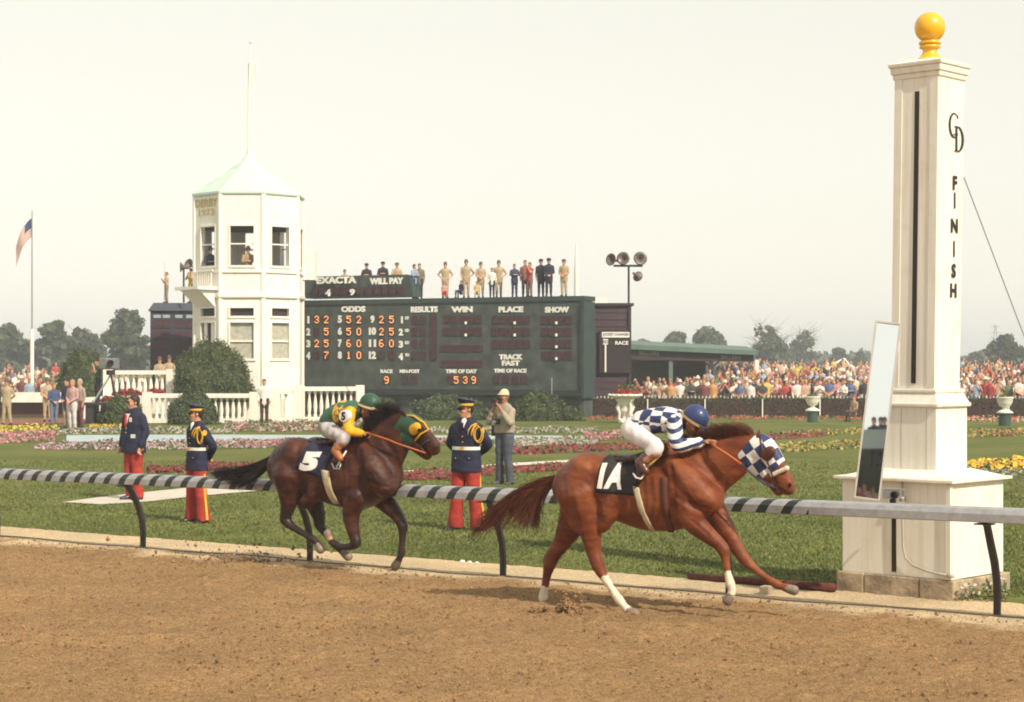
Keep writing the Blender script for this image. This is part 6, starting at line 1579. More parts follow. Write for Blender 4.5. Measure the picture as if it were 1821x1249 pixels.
q = c + nrm*.12; MB().box((q.x, q.y, bz + .80), (1.2, .08, .07), rz).build('balcony_rail', M_TOWER2, TWR)
# annex to the right of the tower
q = PY(548, 462, 85); MB().box((q.x - TC.x, q.y - TC.y + .4, (tz(437) + tz(492))/2), (.6, 1.2, tz(437) - tz(492))).build('stair_head', M_TOWER, TWR)
TWP = 'people inside the tower'
pq = PY(441, 500, TY); pz0 = zu0 - 1.05
for (px, dy, lab, sh, hc_, hat) in ((441, -1.95, 'man in tan jacket and broad hat at the middle tower window', (.34, .22, .12), BRN, 'brim'), (374, -1.45, 'man in navy jacket at the left tower window', NAVY, BLK, 'fatigue'), (389, -1.3, 'man in brown behind the left tower window', BRN, BRN, 'fatigue')):
    person(lab, ((px - 910.5)*(TY + dy)/F_PX, TY + dy, pz0 - .05), .4, 'folded', hat, 0, sh, BLK, hc_, group=TWP, H=1.92, h=.022)

# ---- main scoreboard
SL = PY(540, 700, 88.0); SR = PY(1040, 700, 82.0)
sv = Vector((SR.x - SL.x, SR.y - SL.y, 0)); SW_ = sv.length; sd = sv.normalized()
SBD = empty('scoreboard', (SL.x, SL.y, 0), math.atan2(sd.y, sd.x), 'large green odds and results scoreboard with orange lamp numbers', 'scoreboard')
def sb(px, py, n=0.0):
    """photo pixel on the board face -> local (x, z)"""
    r = Vector(((px - 910.5)/F_PX, 1, -(py - HOR)/F_PX)); nrm = Vector((sd.y, -sd.x, 0))
    o = Vector((SL.x, SL.y, 0)) + nrm*n
    t = (o.dot(nrm))/(r.dot(nrm)); w = r*t
    return (Vector((w.x - SL.x, w.y - SL.y, 0)).dot(sd), HC + w.z)
x0, zb = sb(540, 690); x1, zt = sb(1036, 540)
zt = sb(790, 538)[1]; zb = sb(790, 693)[1]
MB().box(((x0+x1)/2, .55, (zb+zt)/2), (x1 - x0, 1.1, zt - zb)).build('panel', M_BGREEN, SBD)
zr = sb(790, 532)[1]
MB().box(((x0+x1)/2 + .04, .60, (zr+zt)/2 + .01), (x1 - x0 + .12, 1.32, zr - zt + .06)).build('top_beam', M_BGREEN2, SBD)
MB().box((x1 + .06, .5, (zt+zb)/2 - .2), (.13, 1.30, zt - zb + .3)).build('end_post', M_BGREEN2, SBD)
MB().box(((x0+x1)/2, .5, zb - .13), (x1 - x0 + .06, 1.34, .24)).build('bottom_beam', mat('beam_dark', (.018, .024, .024), .7, .1), SBD)
MB().box(((x0+x1)/2, .65, (zb - .26)/2), (x1 - x0, 1.0, zb - .26)).build('plinth', M_BGREEN, SBD)
# exacta box on top
ex0, ez0 = sb(540, 531); ex1, ez1 = sb(722, 491)
ez0 = sb(640, 530)[1] + .02; ez1 = sb(640, 490)[1]
MB().box(((ex0+ex1)/2, .55, (ez0+ez1)/2), (ex1 - ex0, .9, ez1 - ez0)).build('exacta_panel', M_BGREEN, SBD)
MB().add([(ex1 + .001, .1, ez0), (ex1 + .001, 1.0, ez0), (ex1 + .30, 1.0, ez0), (ex1 + .30, .1, ez0), (ex1 + .001, .1, ez1), (ex1 + .001, 1.0, ez1), (ex1 + .14, 1.0, ez1 - .1), (ex1 + .14, .1, ez1 - .1)], [(0,3,2,1), (4,5,6,7), (0,1,5,4), (1,2,6,5), (2,3,7,6), (3,0,4,7)]).build('exacta_end', M_BGREEN2, SBD)
MB().box(((ex0+ex1)/2, .06, ez0 + .02), (ex1 - ex0 + .1, .12, .05)).build('exacta_sill', M_BGREEN2, SBD)
def letters(s, px, py, wpx, hpx, m=M_LETW, bold=.05, n=0.0, name='lettering', parent=SBD):
    x, z = sb(px, py); xa, _ = sb(px - wpx/2, py); xb, _ = sb(px + wpx/2, py)
    zh = abs(sb(px, py - hpx/2)[1] - sb(px, py + hpx/2)[1])
    me = text_mesh(s, (xb - xa)*.93, zh*.96, bold, name=name); bm = bmesh.new()
    for k_, dx_ in enumerate((-.045, .045)):
        c0 = len(bm.verts); bm.from_mesh(me); bm.verts.ensure_lookup_table()
        for v_ in bm.verts[c0:]: v_.co.x += dx_*zh; v_.co.y -= .006*k_
    bm.to_mesh(me); bm.free(); me.materials.append(m)
    o = link(name, me, parent); o.location = (x, -.035 - n, z); return o
for s, px, py, w, h in (('ODDS', 629, 550, 46, 11), ('RESULTS', 755, 550.5, 51, 11), ('WIN', 822, 550.5, 41, 11), ('PLACE', 909, 550.5, 47, 11), ('SHOW', 991, 551, 46, 11), ('RACE', 688, 660.5, 23, 7), ('MIN-POST', 729, 660.5, 38, 7), ('TIME OF DAY', 821, 660.5, 60, 7.5), ('TIME OF RACE', 908, 659.5, 62, 7.5), ('TRACK', 909, 635, 45, 10), ('FAST', 909, 646, 34, 10)):
    letters(s, px, py, w, h)
letters('EXACTA', 599, 498.5, 76, 13, n=-.13 + .03 + .1); letters('WILL PAY', 688, 500, 64, 12, n=0)
for i, (s, px, py) in enumerate([(str(k + 1), 549, 569 + 21.3*k) for k in range(4)] + [(str(k + 5), 605, 568 + 21.3*k) for k in range(4)] + [(str(k + 9), 663, 568 + 21.3*k) for k in range(4)]):
    letters(s, px, py, 7 if len(s) == 1 and s != '1' else (3.5 if s == '1' else 13), 14)
for k, s in enumerate(('1ST', '2ND', '3RD', '4TH')):
    letters(s[0], 715.5 - (2 if k else 0), 569 + 21.8*k, 3 if k == 0 else 8, 13); letters(s[1:], 724.5, 566 + 21.8*k, 8, 6)
cellm = {}
def cell(px, py, wpx=9.5, hpx=15, n=.004):
    xa, za = sb(px - wpx/2, py + hpx/2); xb, zb_ = sb(px + wpx/2, py - hpx/2)
    k = (wpx, hpx)
    if k not in cellm: cellm[k] = MB().box((0, 0, 0), (xb - xa, .05, zb_ - za)).mesh('lamp_panel', M_CELL)
    o = link('lamp_panel', cellm[k], SBD); o.location = ((xa+xb)/2, -.012, (za+zb_)/2); return o
DIG = {'0': '0111010001100011000110001100010111000000'[:35], '1': '00100011000010000100001000010001110', '2': '01110100010000100010001000100011111', '3': '01110100010000100110000011000101110', '4': '00010001100101010010111110001000010', '5': '11111100001111000001000011000101110', '6': '01110100001000011110100011000101110', '7': '11111000010001000100010000100001000', '9': '01110100011000101111000010000101110'}
def digit(ch, px, py, hpx=15, wpx=9.5):
    x, z = sb(px, py); dx = (sb(px + wpx/2, py)[0] - sb(px - wpx/2, py)[0])/6; dz = abs(sb(px, py - hpx/2)[1] - sb(px, py + hpx/2)[1])/8
    mb = MB()
    for i, b_ in enumerate(DIG[ch]):
        if b_ == '1': mb.box((x + (i % 5 - 2)*dx, -.048, z + (3 - i // 5)*dz), (dx*.85, .02, dz*.85))
    mb.build('lamp_digit', M_LAMP, SBD)
rows_y = [568.5, 590, 611, 632]
odds = {1: ('3', '2'), 2: ('', '5'), 3: ('2', '5'), 4: ('', '7'), 5: ('5', '2'), 6: ('5', '0'), 7: ('6', '0'), 8: ('1', '0'), 9: ('2', '5'), 10: ('2', '5'), 11: ('6', '0'), 12: ('', '')}
for k, (a_, b_) in odds.items():
    col = (k - 1)//4; row = (k - 1) % 4
    for ch, px in zip((a_, b_), ((564, 581), (621, 639), (679, 697))[col]):
        cell(px, rows_y[row]); 
        if ch: digit(ch, px, rows_y[row])
for k in range(4):
    for px in (738, 752): cell(px, rows_y[k] + .5)
cell(771, 600, 12, 82)
for px in (794, 808, 823, 837, 851):
    for k in range(2): cell(px, rows_y[k], 11)
for px in (881, 895, 909, 923, 937):
    for k in range(3): cell(px, rows_y[k] + (.5 if k < 2 else 1), 11)
for px in (969, 982, 997, 1011):
    for k in range(4): cell(px, rows_y[k] + .6, 11)
for px, ys_ in ((829, rows_y[:2]), (916, rows_y[:2]), (990, rows_y)):
    for y_ in ys_:
        x, z = sb(px, y_ + 6); MB().lathe([(.06, -.06), (.06, .06)], 8, (x, -.06, z)).build('point_lamp', M_LETW, SBD)
for py in (620, 647):
    cell(821, py, 74, 12)
for px in (729 - 8, 729 + 7): cell(px, 676, 11)
cell(688, 676, 12); digit('9', 688, 676)
for px, ch in ((801, ''), (812, '5'), (828, '3'), (843, '9')):
    cell(px, 676, 11)
    if ch: digit(ch, px, 676)
for px in (884, 900, 917, 933): cell(px, 675.5, 11)
for px in (560, 573, 587, 601, 612, 626, 640): cell(px, 518, 10, 14).location.y += -.005
for px in (657, 671, 685, 698, 714): cell(px, 517.5, 10, 14)
letters('4', 585, 521, 10, 13, n=.05); letters('9', 628, 520, 10, 12, n=.05)
# ---- the dark annex behind, with lap siding and the jockey changes sign
AY = 84.5
AX = empty('annex_building', PY(1082, 745, AY) * 1.0, 0, 'dark purple sided annex beside the scoreboard with a changes sign', 'building'); AX.location.z = 0
ax0, ax1 = (1043 - 910.5)*AY/F_PX, (1120 - 910.5)*AY/F_PX; azt = PY(0, 544, AY).z
M_SID = mat('plum_siding', (.055, .030, .040), .8, .2, 3, .2, 12)
L0 = AX.location
MB().box(((ax0+ax1)/2 - L0.x, 2.02, azt/2), (ax1 - ax0, 4.0, azt)).build('core', M_SID, AX)
nb = 16
sid = None
for i in range(nb):
    z0 = azt*i/nb
    if sid is None: sid = MB().add([(ax0 - L0.x, -.03, 0), (ax1 - L0.x, -.03, 0), (ax1 - L0.x, .0, azt/nb), (ax0 - L0.x, 0, azt/nb), (ax0 - L0.x, .015, 0), (ax1 - L0.x, .015, 0), (ax1 - L0.x, .015, azt/nb), (ax0 - L0.x, .015, azt/nb)], [(0,1,2,3), (4,7,6,5), (0,4,5,1), (1,5,6,2), (3,2,6,7), (0,3,7,4)]).mesh('siding_board', M_SID)
    o = link('siding_board', sid, AX); o.location.z = z0
MB().box(((ax0+ax1)/2 - L0.x + .05, 2.0, azt + .06), (ax1 - ax0 + .25, 4.3, .12)).build('coping', mat('coping', (.035, .025, .03), .7, .1), AX)
MB().box(((ax1) - L0.x + .0, -.06, azt/2 - .01), (.12, .12, azt)).build('corner_board', mat('coping', (.03, .02, .03)), AX)
qx = lambda px: (px - 910.5)*(AY - .3)/F_PX - L0.x; qz = lambda py: HC - (py - HOR)*(AY - .3)/F_PX
MB().box((qx(1094), -.14, (qz(587) + qz(664))/2), (qx(1122) - qx(1066), .1, qz(587) - qz(664))).build('changes_board', mat('sign_dark', (.028, .016, .02), .8, .1), AX)
for s, px, py, w, h, n_ in (('JOCKEY CHANGES', 1095, 595.5, 49, 9, 0), ('NO', 1077, 608, 9, 9, 0), ('RACE', 1106, 610, 25, 9.5, 0)):
    if s != 'RACE': MB().box((qx(px), -.2, qz(py)), (qx(px + w/2) - qx(px - w/2), .02, .25)).build('sign_plate', M_LETW, AX); mm = M_BLACK
    else: mm = M_LETW
    me = text_mesh(s, (qx(px + w/2) - qx(px - w/2))*.94, h*.7*AY/F_PX, .03); me.materials.append(mm); o = link('lettering', me, AX); o.location = (qx(px), -.215, qz(py))
MB().box((qx(1077), -.2, (qz(612) + qz(662))/2), (.07, .06, qz(612) - qz(662))).build('white_stave', M_LETW, AX)
q = PY(1054, 537, 86.5); tag(MB().box((q.x + .1, q.y, q.z - .02), (1.1, .8, .36)).build('roof_box', M_TOWER2), 'small white box on the annex roof beside the scoreboard', 'box')

# ---- floodlight / loudspeaker cluster on the annex
FL = PY(1118, 560, 86.0)
fl = empty('loudspeaker_mast', (FL.x, FL.y, azt), 0, 'dark mast with four horn loudspeakers above the annex roof', 'loudspeakers')
def fz_(py): return HC - (py - HOR)*86.0/F_PX - azt
def fx_(px): return (px - 1118)*86.0/F_PX
M_HORN = mat('horn_grey', (.16, .12, .11), .45, .2, 8, metal=.3)
MB().tube([(0, 0, 0.0), (0, 0, fz_(472))], .05, 8).build('mast', M_DARK, fl)
MB().box((fx_(1117), 0, fz_(473)), (1.35, .10, .10)).build('crossbar', M_DARK, fl)
def horn(cx, cz, r, yaw, pitch, parent, name='horn'):
    prof = [(.06, .45), (.07, .30), (.12, .14), (.22, .04), (r, 0), (r*.97, .008), (r*.55, .06), (r*.2, .16), (.04, .24)]
    mb = MB(); Mx = Matrix.Translation((cx, -.1, cz)) @ Matrix.Rotation(yaw, 4, 'Z') @ Matrix.Rotation(pitch, 4, 'X')
    mb.rings([[Mx @ Vector((rr*math.cos(t), d, rr*math.sin(t))) for t in np.linspace(0, 2*math.pi, 20, endpoint=False)] for rr, d in prof])
    o = mb.build(name, M_HORN, parent, smooth=True); return o
horn(fx_(1086), fz_(462), .29, -.7, -.1, fl); horn(fx_(1108), fz_(460), .31, -.25, -.15, fl); horn(fx_(1138.5), fz_(460), .32, .12, -.1, fl); horn(fx_(1134), fz_(492), .25, 2.6, .3, fl)

# ---- selling shed
HY = 105.0
hx = lambda px: (px - 910.5)*HY/F_PX; hz = lambda py: HC - (py - HOR)*HY/F_PX
shd = empty('betting_shed', (hx(1120), HY, 0), 0, 'long dark betting shed with green roof edge and SELLERS signs', 'shed')
def sx(px): return hx(px) - hx(1120)
M_SHED = mat('shed_green', (.10, .155, .125), .7, .15, 2); M_SHEDD = mat('shed_dark', (.045, .028, .026), .85, .2, 2)
mb = MB()
r0, r1 = sx(1108), sx(1347)
mb.add([(r0, -.4, hz(612)), (r1, -.4, hz(624)), (r1, 5, hz(624) + .3), (r0, 5, hz(612) + .3), (r0, -.4, hz(621)), (r1, -.4, hz(632)), (r1, 5, hz(632)), (r0, 5, hz(621))], [(0,1,2,3), (4,7,6,5), (0,4,5,1), (1,5,6,2), (2,6,7,3), (3,7,4,0)]); mb.build('roof', M_SHED, shd)
MB().add([(r0, -.1, hz(621)), (sx(1340), -.1, hz(632)), (sx(1340), -.1, hz(644)), (r0, -.1, hz(640)), (r0, .1, hz(621)), (sx(1340), .1, hz(632)), (sx(1340), .1, hz(644)), (r0, .1, hz(640))], [(0,3,2,1), (4,5,6,7), (0,1,5,4), (1,2,6,5), (2,3,7,6), (3,0,4,7)]).build('fascia', M_SHEDD, shd)
MB().box(((r0 + sx(1262))/2, 2.2, hz(640)/2), (sx(1262) - r0, .2, hz(640))).build('back_wall', M_SHEDD, shd)
for px, m_ in ((1193, M_SHED), (1265, M_SHEDD), (1346, M_LETW)): MB().box((sx(px), .05, hz(640)/2), (.22, .18, hz(640))).build('post', m_, shd)
for s_ in (-1, 1): MB().tube([(sx(1265), .05, hz(662)), (sx(1265) + s_*.15, .05, hz(650)), (sx(1265) + s_*.45, .05, hz(643))], .06, 6).build('post_brace', M_SHEDD, shd)
for px, py in ((1154, 628.5), (1299, 636)):
    me = text_mesh('SELLERS', 36*HY/F_PX, 7*HY/F_PX, .02); me.materials.append(mat('faded_letters', (.26, .25, .22), .8, .1)); o = link('lettering', me, shd); o.location = (sx(px), -.12, hz(py)); o.rotation_euler = (0, math.radians(2.5), 0)

# ---- the dark tote board left of the tower
DY_ = 92.0
dx = lambda px: (px - 910.5)*DY_/F_PX; dz = lambda py: HC - (py - HOR)*DY_/F_PX
TB = empty('tote_board', (dx(310), DY_, 0), math.radians(10), 'dark blue tote board half hidden behind the tower', 'scoreboard')
bx0, bx1 = dx(268) - dx(310), dx(372) - dx(310); M_TOTE = mat('tote_blue', (.030, .034, .055), .7, .2, 2)
zt_ = dz(553)
MB().box(((bx0+bx1)/2, .5, zt_/2), (bx1 - bx0, 1.0, zt_)).build('panel', M_TOTE, TB)
MB().add([(bx0 - .1, -.15, zt_), (bx1, -.15, zt_), (bx1, 1.2, zt_), (bx0 - .1, 1.2, zt_), (bx0 + .15, .2, zt_ + .4), (bx1, .2, zt_ + .4), (bx1, 1.2, zt_ + .4), (bx0 + .15, 1.2, zt_ + .4)], [(0,3,2,1), (4,5,6,7), (0,1,5,4), (1,2,6,5), (2,3,7,6), (3,0,4,7)]).build('hipped_top', mat('tote_roof', (.05, .055, .075), .7, .1), TB)
for i, px in enumerate((280, 296, 318, 337)):
    for j in range(4):
        MB().box((dx(px) - dx(310), -.02, dz(576 + 20*j)), (.42, .05, .42)).build('lamp_panel', M_CELL, TB)
    MB().box((dx(px) - dx(310), -.02, dz(563)), (.36, .04, .16)).build('heading_plate', mat('heading_grey', (.30, .32, .36), .7, .1), TB)
ARD = DY_
person('bareheaded man bending forward on the tote board roof', (dx(293), DY_ + .5, zt_ + .4), -1.2, 'clap', None, 0, TAN, (.24, .20, .17), H=1.55, hairc=HAIRL)
person('man in yellow shirt on the tote board roof beside the tower', (dx(337), DY_ + .6, zt_ + .4), -.5, 'camera', 'cap', 0, YELC, BLK, BLK, H=1.70)
fl2 = empty('loudspeaker_cluster', (dx(328), DY_ - .2, zt_ + .4), 0, 'pair of dark horn loudspeakers left of the tower above the tote board', 'loudspeakers')
MB().tube([(0, 0, 0), (0, 0, 1.75)], .05, 6).build('mast', M_DARK, fl2)
horn(-.15, 1.75, .26, -1.3, 0, fl2); horn(.25, 1.9, .28, -.6, -.3, fl2)
for i_, px in enumerate((295,)):
    q = PY(px, 466, DY_ + .9); tag(MB().tube([(q.x, q.y, zt_ + .4), (q.x, q.y, q.z)], [.10, .07], 8).build('white_post', M_TOWER2), 'short white post standing on the tote board roof', 'post')
q = PY(1025, 433, 84.5); tag(MB().tube([(q.x, q.y, zr), (q.x, q.y, (zr + q.z)/2), (q.x, q.y, q.z)], [.11, .10, .04], 8).build('white_flagpole', M_TOWER2), 'white flagpole at the right end of the scoreboard roof', 'pole')

# ---- people on the scoreboard roofs
RFP = 'people on the scoreboard roof'
def roof(px, feet_py, label, depth=.9, **kw):
    x, _ = sb(px, 520); w = Vector((SL.x, SL.y, 0)) + sd*x + Vector((-sd.y, sd.x, 0))*depth
    X = (px - 910.5)*w.y/F_PX
    z = zr + .04 if feet_py > 500 else ez1 - 1.02
    return person(label, (X, w.y, z), kw.pop('rz', 0), group=RFP, h=.022, H=kw.pop('H')*(.94 if feet_py > 500 else 1.0), **kw)
POL = (.020, .018, .035)
roof(613, 490, 'soldier showing head and shoulders behind the exacta box, leftmost', 1.6, shirt=KHAKI, hat='fatigue', H=1.35, pose='down')
roof(652, 490, 'police officer in dark uniform behind the exacta box, left of two', 1.5, shirt=POL, pants=POL, hat='cap', hatc=POL, H=1.62, pose='folded', coat=True)
roof(681, 490, 'police officer in dark uniform behind the exacta box, right of two', 1.5, shirt=POL, pants=POL, hat='cap', hatc=POL, H=1.68, pose='folded', coat=True)
roof(706, 490, 'officer in khaki uniform behind the exacta box, rightmost', 1.5, shirt=KHAKI, hat='cap', hatc=(.16, .11, .07), H=1.62, pose='folded')
roof(737, 530, 'man in blue shirt leaning on the exacta box end', .7, shirt=LBL, pants=NAVY, H=1.72, pose='folded', rz=.9)
roof(746, 530, 'man in olive jacket standing behind the leaning man in blue', 1.3, shirt=(.17, .14, .09), pants=NAVY, H=1.78, pose='down', coat=True)
roof(792, 530, 'soldier with hands on hips at the left of the roof row', .9, shirt=KHAKI, hat='fatigue', pose='akimbo', H=1.76)
roof(829, 530, 'tall soldier standing behind a seated child on the roof', .9, shirt=KHAKI, hat='fatigue', pose='hips1', H=1.85)
roof(855, 530, 'soldier looking down beside the tall soldier on the roof', .9, shirt=KHAKI, hat='fatigue', pose='front', H=1.72)
roof(875, 530, 'boy in white shirt and dark trousers on the roof', .8, shirt=WHT_C, pants=NAVY, pose='down', H=1.45)
roof(887, 530, 'soldier half hidden behind the boy in white shirt', 1.4, shirt=KHAKI, hat='fatigue', pose='hips1', H=1.80)
roof(915, 530, 'person in dark blue clothes with folded arms on the roof', .9, shirt=(.03, .04, .08), pants=NAVY, pose='folded', H=1.62, rz=.2)
roof(934, 530, 'man peering over the shoulder of the one in red', 1.5, shirt=(.25, .10, .09), pants=BRN, pose='down', H=1.82)
roof(942, 530, 'man in red shirt and brown trousers on the roof', .9, shirt=RED_C, pants=(.20, .12, .10), pose='camera', H=1.68, rz=-.7)
roof(962, 530, 'police officer in dark uniform on the roof, left of the pair', .9, shirt=POL, pants=POL, hat='cap', hatc=POL, pose='down', H=1.80, coat=True)
roof(976, 530, 'police officer in dark uniform on the roof, right of the pair', .7, shirt=POL, pants=POL, hat='cap', hatc=POL, pose='front', H=1.82, coat=True)
roof(1003, 530, 'khaki uniformed officer alone at the right end of the roof', .8, shirt=KHAKI, hat='cap', hatc=(.14, .10, .07), pose='front', H=1.76, rz=-.4)
roof(790, 530, 'child in red and white sitting in front of the soldier with hands on hips', .35, shirt=(.5, .28, .26), pants=RED_C, pose='front', H=1.05, sit=True)
roof(820, 530, 'child in navy sitting between two soldiers on the roof', .35, shirt=NAVY, pants=NAVY, pose='down', H=1.15, sit=True, rz=-.8)
roof(848, 530, 'child in yellow shirt sitting at the roof edge', .35, shirt=(.52, .36, .16), pants=TAN, pose='front', H=1.05, sit=True)

# ---- white terrace with balustrades
M_BAL = aged_white('balustrade_white', (.78, .74, .66), .65, .12)
TRY = 77.5
balm = None
def balustrade(label, pA, pB, z0, z1, group='white balustrades', nb=None, ends=True, post_w=.34):
    """pA, pB ground points; z0 base, z1 top of rail"""
    global balm
    A, B = Vector(pA), Vector(pB); d = B - A; L = d.length
    r = empty('balustrade', (A.x, A.y, z0), math.atan2(d.y, d.x), label, 'balustrade', group)
    H = z1 - z0
    MB().box((L/2, 0, .09), (L, .34, .18)).build('plinth', M_BAL, r)
    MB().box((L/2, 0, H - .09), (L, .36, .18)).build('top_rail', M_BAL, r)
    MB().box((L/2, .16, H*.5), (L - .3, .02, H - .36)).build('backing', mat('shade_gap', (.05, .035, .03), .9, .1), r) if False else None
    if balm is None: balm = MB().lathe([(.075, 0), (.075, .06), (.045, .08), (.085, .25), (.085, .33), (.05, .50), (.035, .60), (.06, .63), (.075, .64), (.075, .70)], 8).mesh('baluster', M_BAL, True)
    n = nb or int((L - .5)/.235)
    for i in range(n):
        o = link('baluster', balm, r); o.location = (.38 + (L - .76)*i/max(n - 1, 1), 0, .18); o.scale = (1, 1, (H - .36)/.70)
    if ends:
        for x in (.0, L):
            MB().box((x, 0, (H + .06)/2), (post_w, .42, H + .06)).build('end_pier', M_BAL, r)
    return r
gx = lambda px, Y: (px - 910.5)*Y/F_PX
balustrade('long white balustrade in front of the big clipped dome shrub', (gx(262, 76), 76, 0), (gx(452, 76), 76, 0), 0, HC - (700 - HOR)*76/F_PX)
balustrade('white balustrade right of the man in white shirt', (gx(492, 77), 77, 0), (gx(531, 77), 77, 0), 0, HC - (693 - HOR)*77/F_PX)
balustrade('white balustrade behind the green jockey, rightmost', (gx(534, 78), 78, 0), (gx(640, 78.5), 78.5, 0), 0, HC - (688 - HOR)*78/F_PX)
balustrade('upper white balustrade between the flower boxes and tote board', (gx(192, 82), 82, 0), (gx(304, 82), 82, 0), .85, HC - (659 - HOR)*82/F_PX)
wt = tag(MB().box((gx(330, 83), 84.0, .45), (9.2, 5.6, .9)).build('terrace', M_BAL), 'raised white terrace under the tower', 'terrace')
st_ = empty('white_steps', (gx(238, 77), 77, 0), 0, 'low white wall and steps beside the flower boxes', 'steps')
for i in range(4): MB().box((0, .35*i + .2, .10 + .20*i), (1.5 - .06*i, .4, .2)).build('step', M_BAL, st_)
wl_ = tag(MB().box((gx(65, 84), 84, .9), (3.1, .3, .45)).build('white_wall', M_BAL), 'low white wall at the far left behind the standing group', 'wall')
tag(MB().box((gx(60, 84.5), 84.6, .35), (4.4, .5, .7)).build('dark_fence', mat('fence_dark', (.10, .04, .03), .9, .2)), 'dark low fence under the white wall at far left', 'fence')
TER = 'people on the terrace'
def terr(px, label, Y=83.0, z=.9, **kw): return person(label, (gx(px, Y), Y, z), kw.pop('rz', 0), group=TER, **kw)
terr(284, 'soldier in khaki on the terrace, leftmost of three', pose='front', hat='fatigue', hatc=OLIVE)
terr(301, 'soldier in khaki on the terrace, middle of three', pose='folded', hat='fatigue', hatc=OLIVE, H=1.84)
terr(322, 'man in dark jacket on the terrace beside the dome shrub', pose='down', shirt=(.05, .045, .07), pants=GRYC, H=1.68, coat=True)
terr(398, 'officer in navy with peaked cap behind the dome shrub', Y=80.5, pose='down', shirt=NAVY, pants=NAVY, hat='cap', hatc=BLK, H=1.72, coat=True)
terr(423, 'soldier in khaki standing right of the dome shrub', Y=80.5, pose='front', hat='fatigue', hatc=(.2, .12, .08), H=1.72, rz=.5)

# ================================================================== shrubs, hedges, trees
LEAF = [mat('leaf_dark', (.030, .048, .014), .7, .3, 3), mat('leaf_mid', (.066, .086, .024), .7, .3, 3), mat('leaf_light', (.115, .125, .040), .7, .25, 3)]
BARK = mat('bark', (.07, .05, .035), .9, .3, 6)
def dome(name, label, px, py_base, wpx, hpx, Y=None, n=5200, cat='shrub', leaf=LEAF, size=.055, ecc=1.0, sq=2.4, seed=1, p=(.35, .45, .2), group='clipped shrubs'):
    """clipped shrub: a lumpy core under a skin of leaves"""
    rs = np.random.RandomState(seed)
    if Y is None: g = G(px, py_base); Y = g.y
    s = Y/F_PX; X = (px - 910.5)*s; zb = HC - (py_base - HOR)*s
    rx, rz = wpx*s/2, hpx*s; ry = rx*ecc
    root = empty(name, (X, Y + ry, max(zb, 0)), 0, label, cat, group)
    def surf(th, ph):
        # superellipse profile, slightly lumpy
        c, s_ = math.cos(ph), math.sin(ph)
        r = (abs(c)**sq + abs(s_)**sq)**(-1/sq)
        lum = 1 + .06*math.sin(3*th + 2*ph + seed) + .045*math.sin(7*th + 1.3 + 4*ph) + .04*math.sin(9*ph + 2*th + seed) + .03*math.sin(15*th + 11*ph)
        return np.array((rx*r*c*math.cos(th)*lum, ry*r*c*math.sin(th)*lum, rz*r*s_*lum))
    rings = []
    for ph in np.linspace(-.15, math.pi/2 - .02, 12): rings.append([tuple(surf(th, ph)*.95) for th in np.linspace(0, 2*math.pi, 24, endpoint=False)])
    MB().rings(rings).build('branches', LEAF[0], root, smooth=True)
    th = rs.rand(n)*2*math.pi; ph = np.arcsin(rs.rand(n))*.98
    C = np.array([surf(a, b) for a, b in zip(th, ph)]); N = C/np.array([rx*rx, ry*ry, rz*rz]); N /= np.linalg.norm(N, axis=1)[:, None]
    C *= (0.92 + .10*rs.rand(n) + .06*rs.rand(n)**6)[:, None]
    v, f = cards(n, C, N, np.full(n, size), .6, .9, rs)
    link('foliage', npmesh('foliage', v, f, leaf, rs.choice(3, n, p=p)), root)
    return root
dome('dome_shrub', 'big clipped dome shrub in front of the tower', 367, 703, 138, 92, 79.0, 15000, seed=2, sq=2.05, size=.042, p=(.22, .48, .30))
dome('dome_shrub', 'round clipped shrub in front of the balustrade behind the guard', 337, 768, 88, 54, 73.5, 9000, seed=3, sq=2.1, size=.042, leaf=[LEAF[0], LEAF[1], mat('leaf_grey', (.10, .13, .08), .7, .2)])
dome('dome_shrub', 'clipped dome shrub behind the television camera', 136, 722, 92, 98, 86.0, 9000, seed=4, sq=2.05, size=.045, p=(.22, .48, .30))
dome('dome_shrub', 'low dark shrub under the camera platform', 208, 766, 76, 46, 74.5, 4000, seed=5)
SBK = 'shrubs along the scoreboard foot'
dome('low_shrub', 'spreading shrub at the scoreboard foot right of the green jockey', 655, 748, 120, 42, None, 5000, 'shrub', seed=6, ecc=.4, sq=2.0, group=SBK)
dome('low_shrub', 'grey green shrub at the scoreboard foot behind the guard', 792, 748, 150, 42, None, 6000, 'shrub', [LEAF[0], LEAF[1], mat('leaf_grey', (.1, .13, .08))], seed=7, ecc=.35, sq=2.0, group=SBK)
dome('low_shrub', 'rounded shrub at the scoreboard foot right of the photographer', 962, 749, 96, 49, None, 5000, 'shrub', seed=8, ecc=.5, sq=2.0, group=SBK)
dome('low_shrub', 'small shrub at the right end of the scoreboard foot', 1020, 749, 42, 24, None, 2000, 'shrub', seed=9, ecc=.6, sq=2.0, group=SBK)
q = G(981, 748); tag(MB().tube([(q.x, q.y - .3, 0), (q.x, q.y - .3, HC - (672 - HOR)*q.y/F_PX)], .022, 6).build('lamp_standard', mat('pole_grey', (.3, .3, .29), .6, .1)), 'thin grey pole standing on the lawn before the scoreboard', 'pole')

def flowers_in(name, parent, c, r, n, cols, size, seed, flat=.6):
    rs = np.random.RandomState(seed); d = rs.normal(size=(n, 3)); d /= np.linalg.norm(d, axis=1)[:, None]; d[:, 2] = np.abs(d[:, 2])*flat
    C = np.array(c) + d*np.array(r)*(.5 + .5*rs.rand(n))[:, None]
    v, f = cards(n, C, d, np.full(n, size), .9, .7, rs)
    mats = [mat('petal_%d_%d_%d' % tuple(int(100*k) for k in col), col, .7, .15, 5) for col in cols]
    return link(name, npmesh(name, v, f, mats, rs.randint(0, len(cols), n)), parent)
REDF = [(.46, .025, .03), (.34, .02, .025), (.06, .09, .03)]
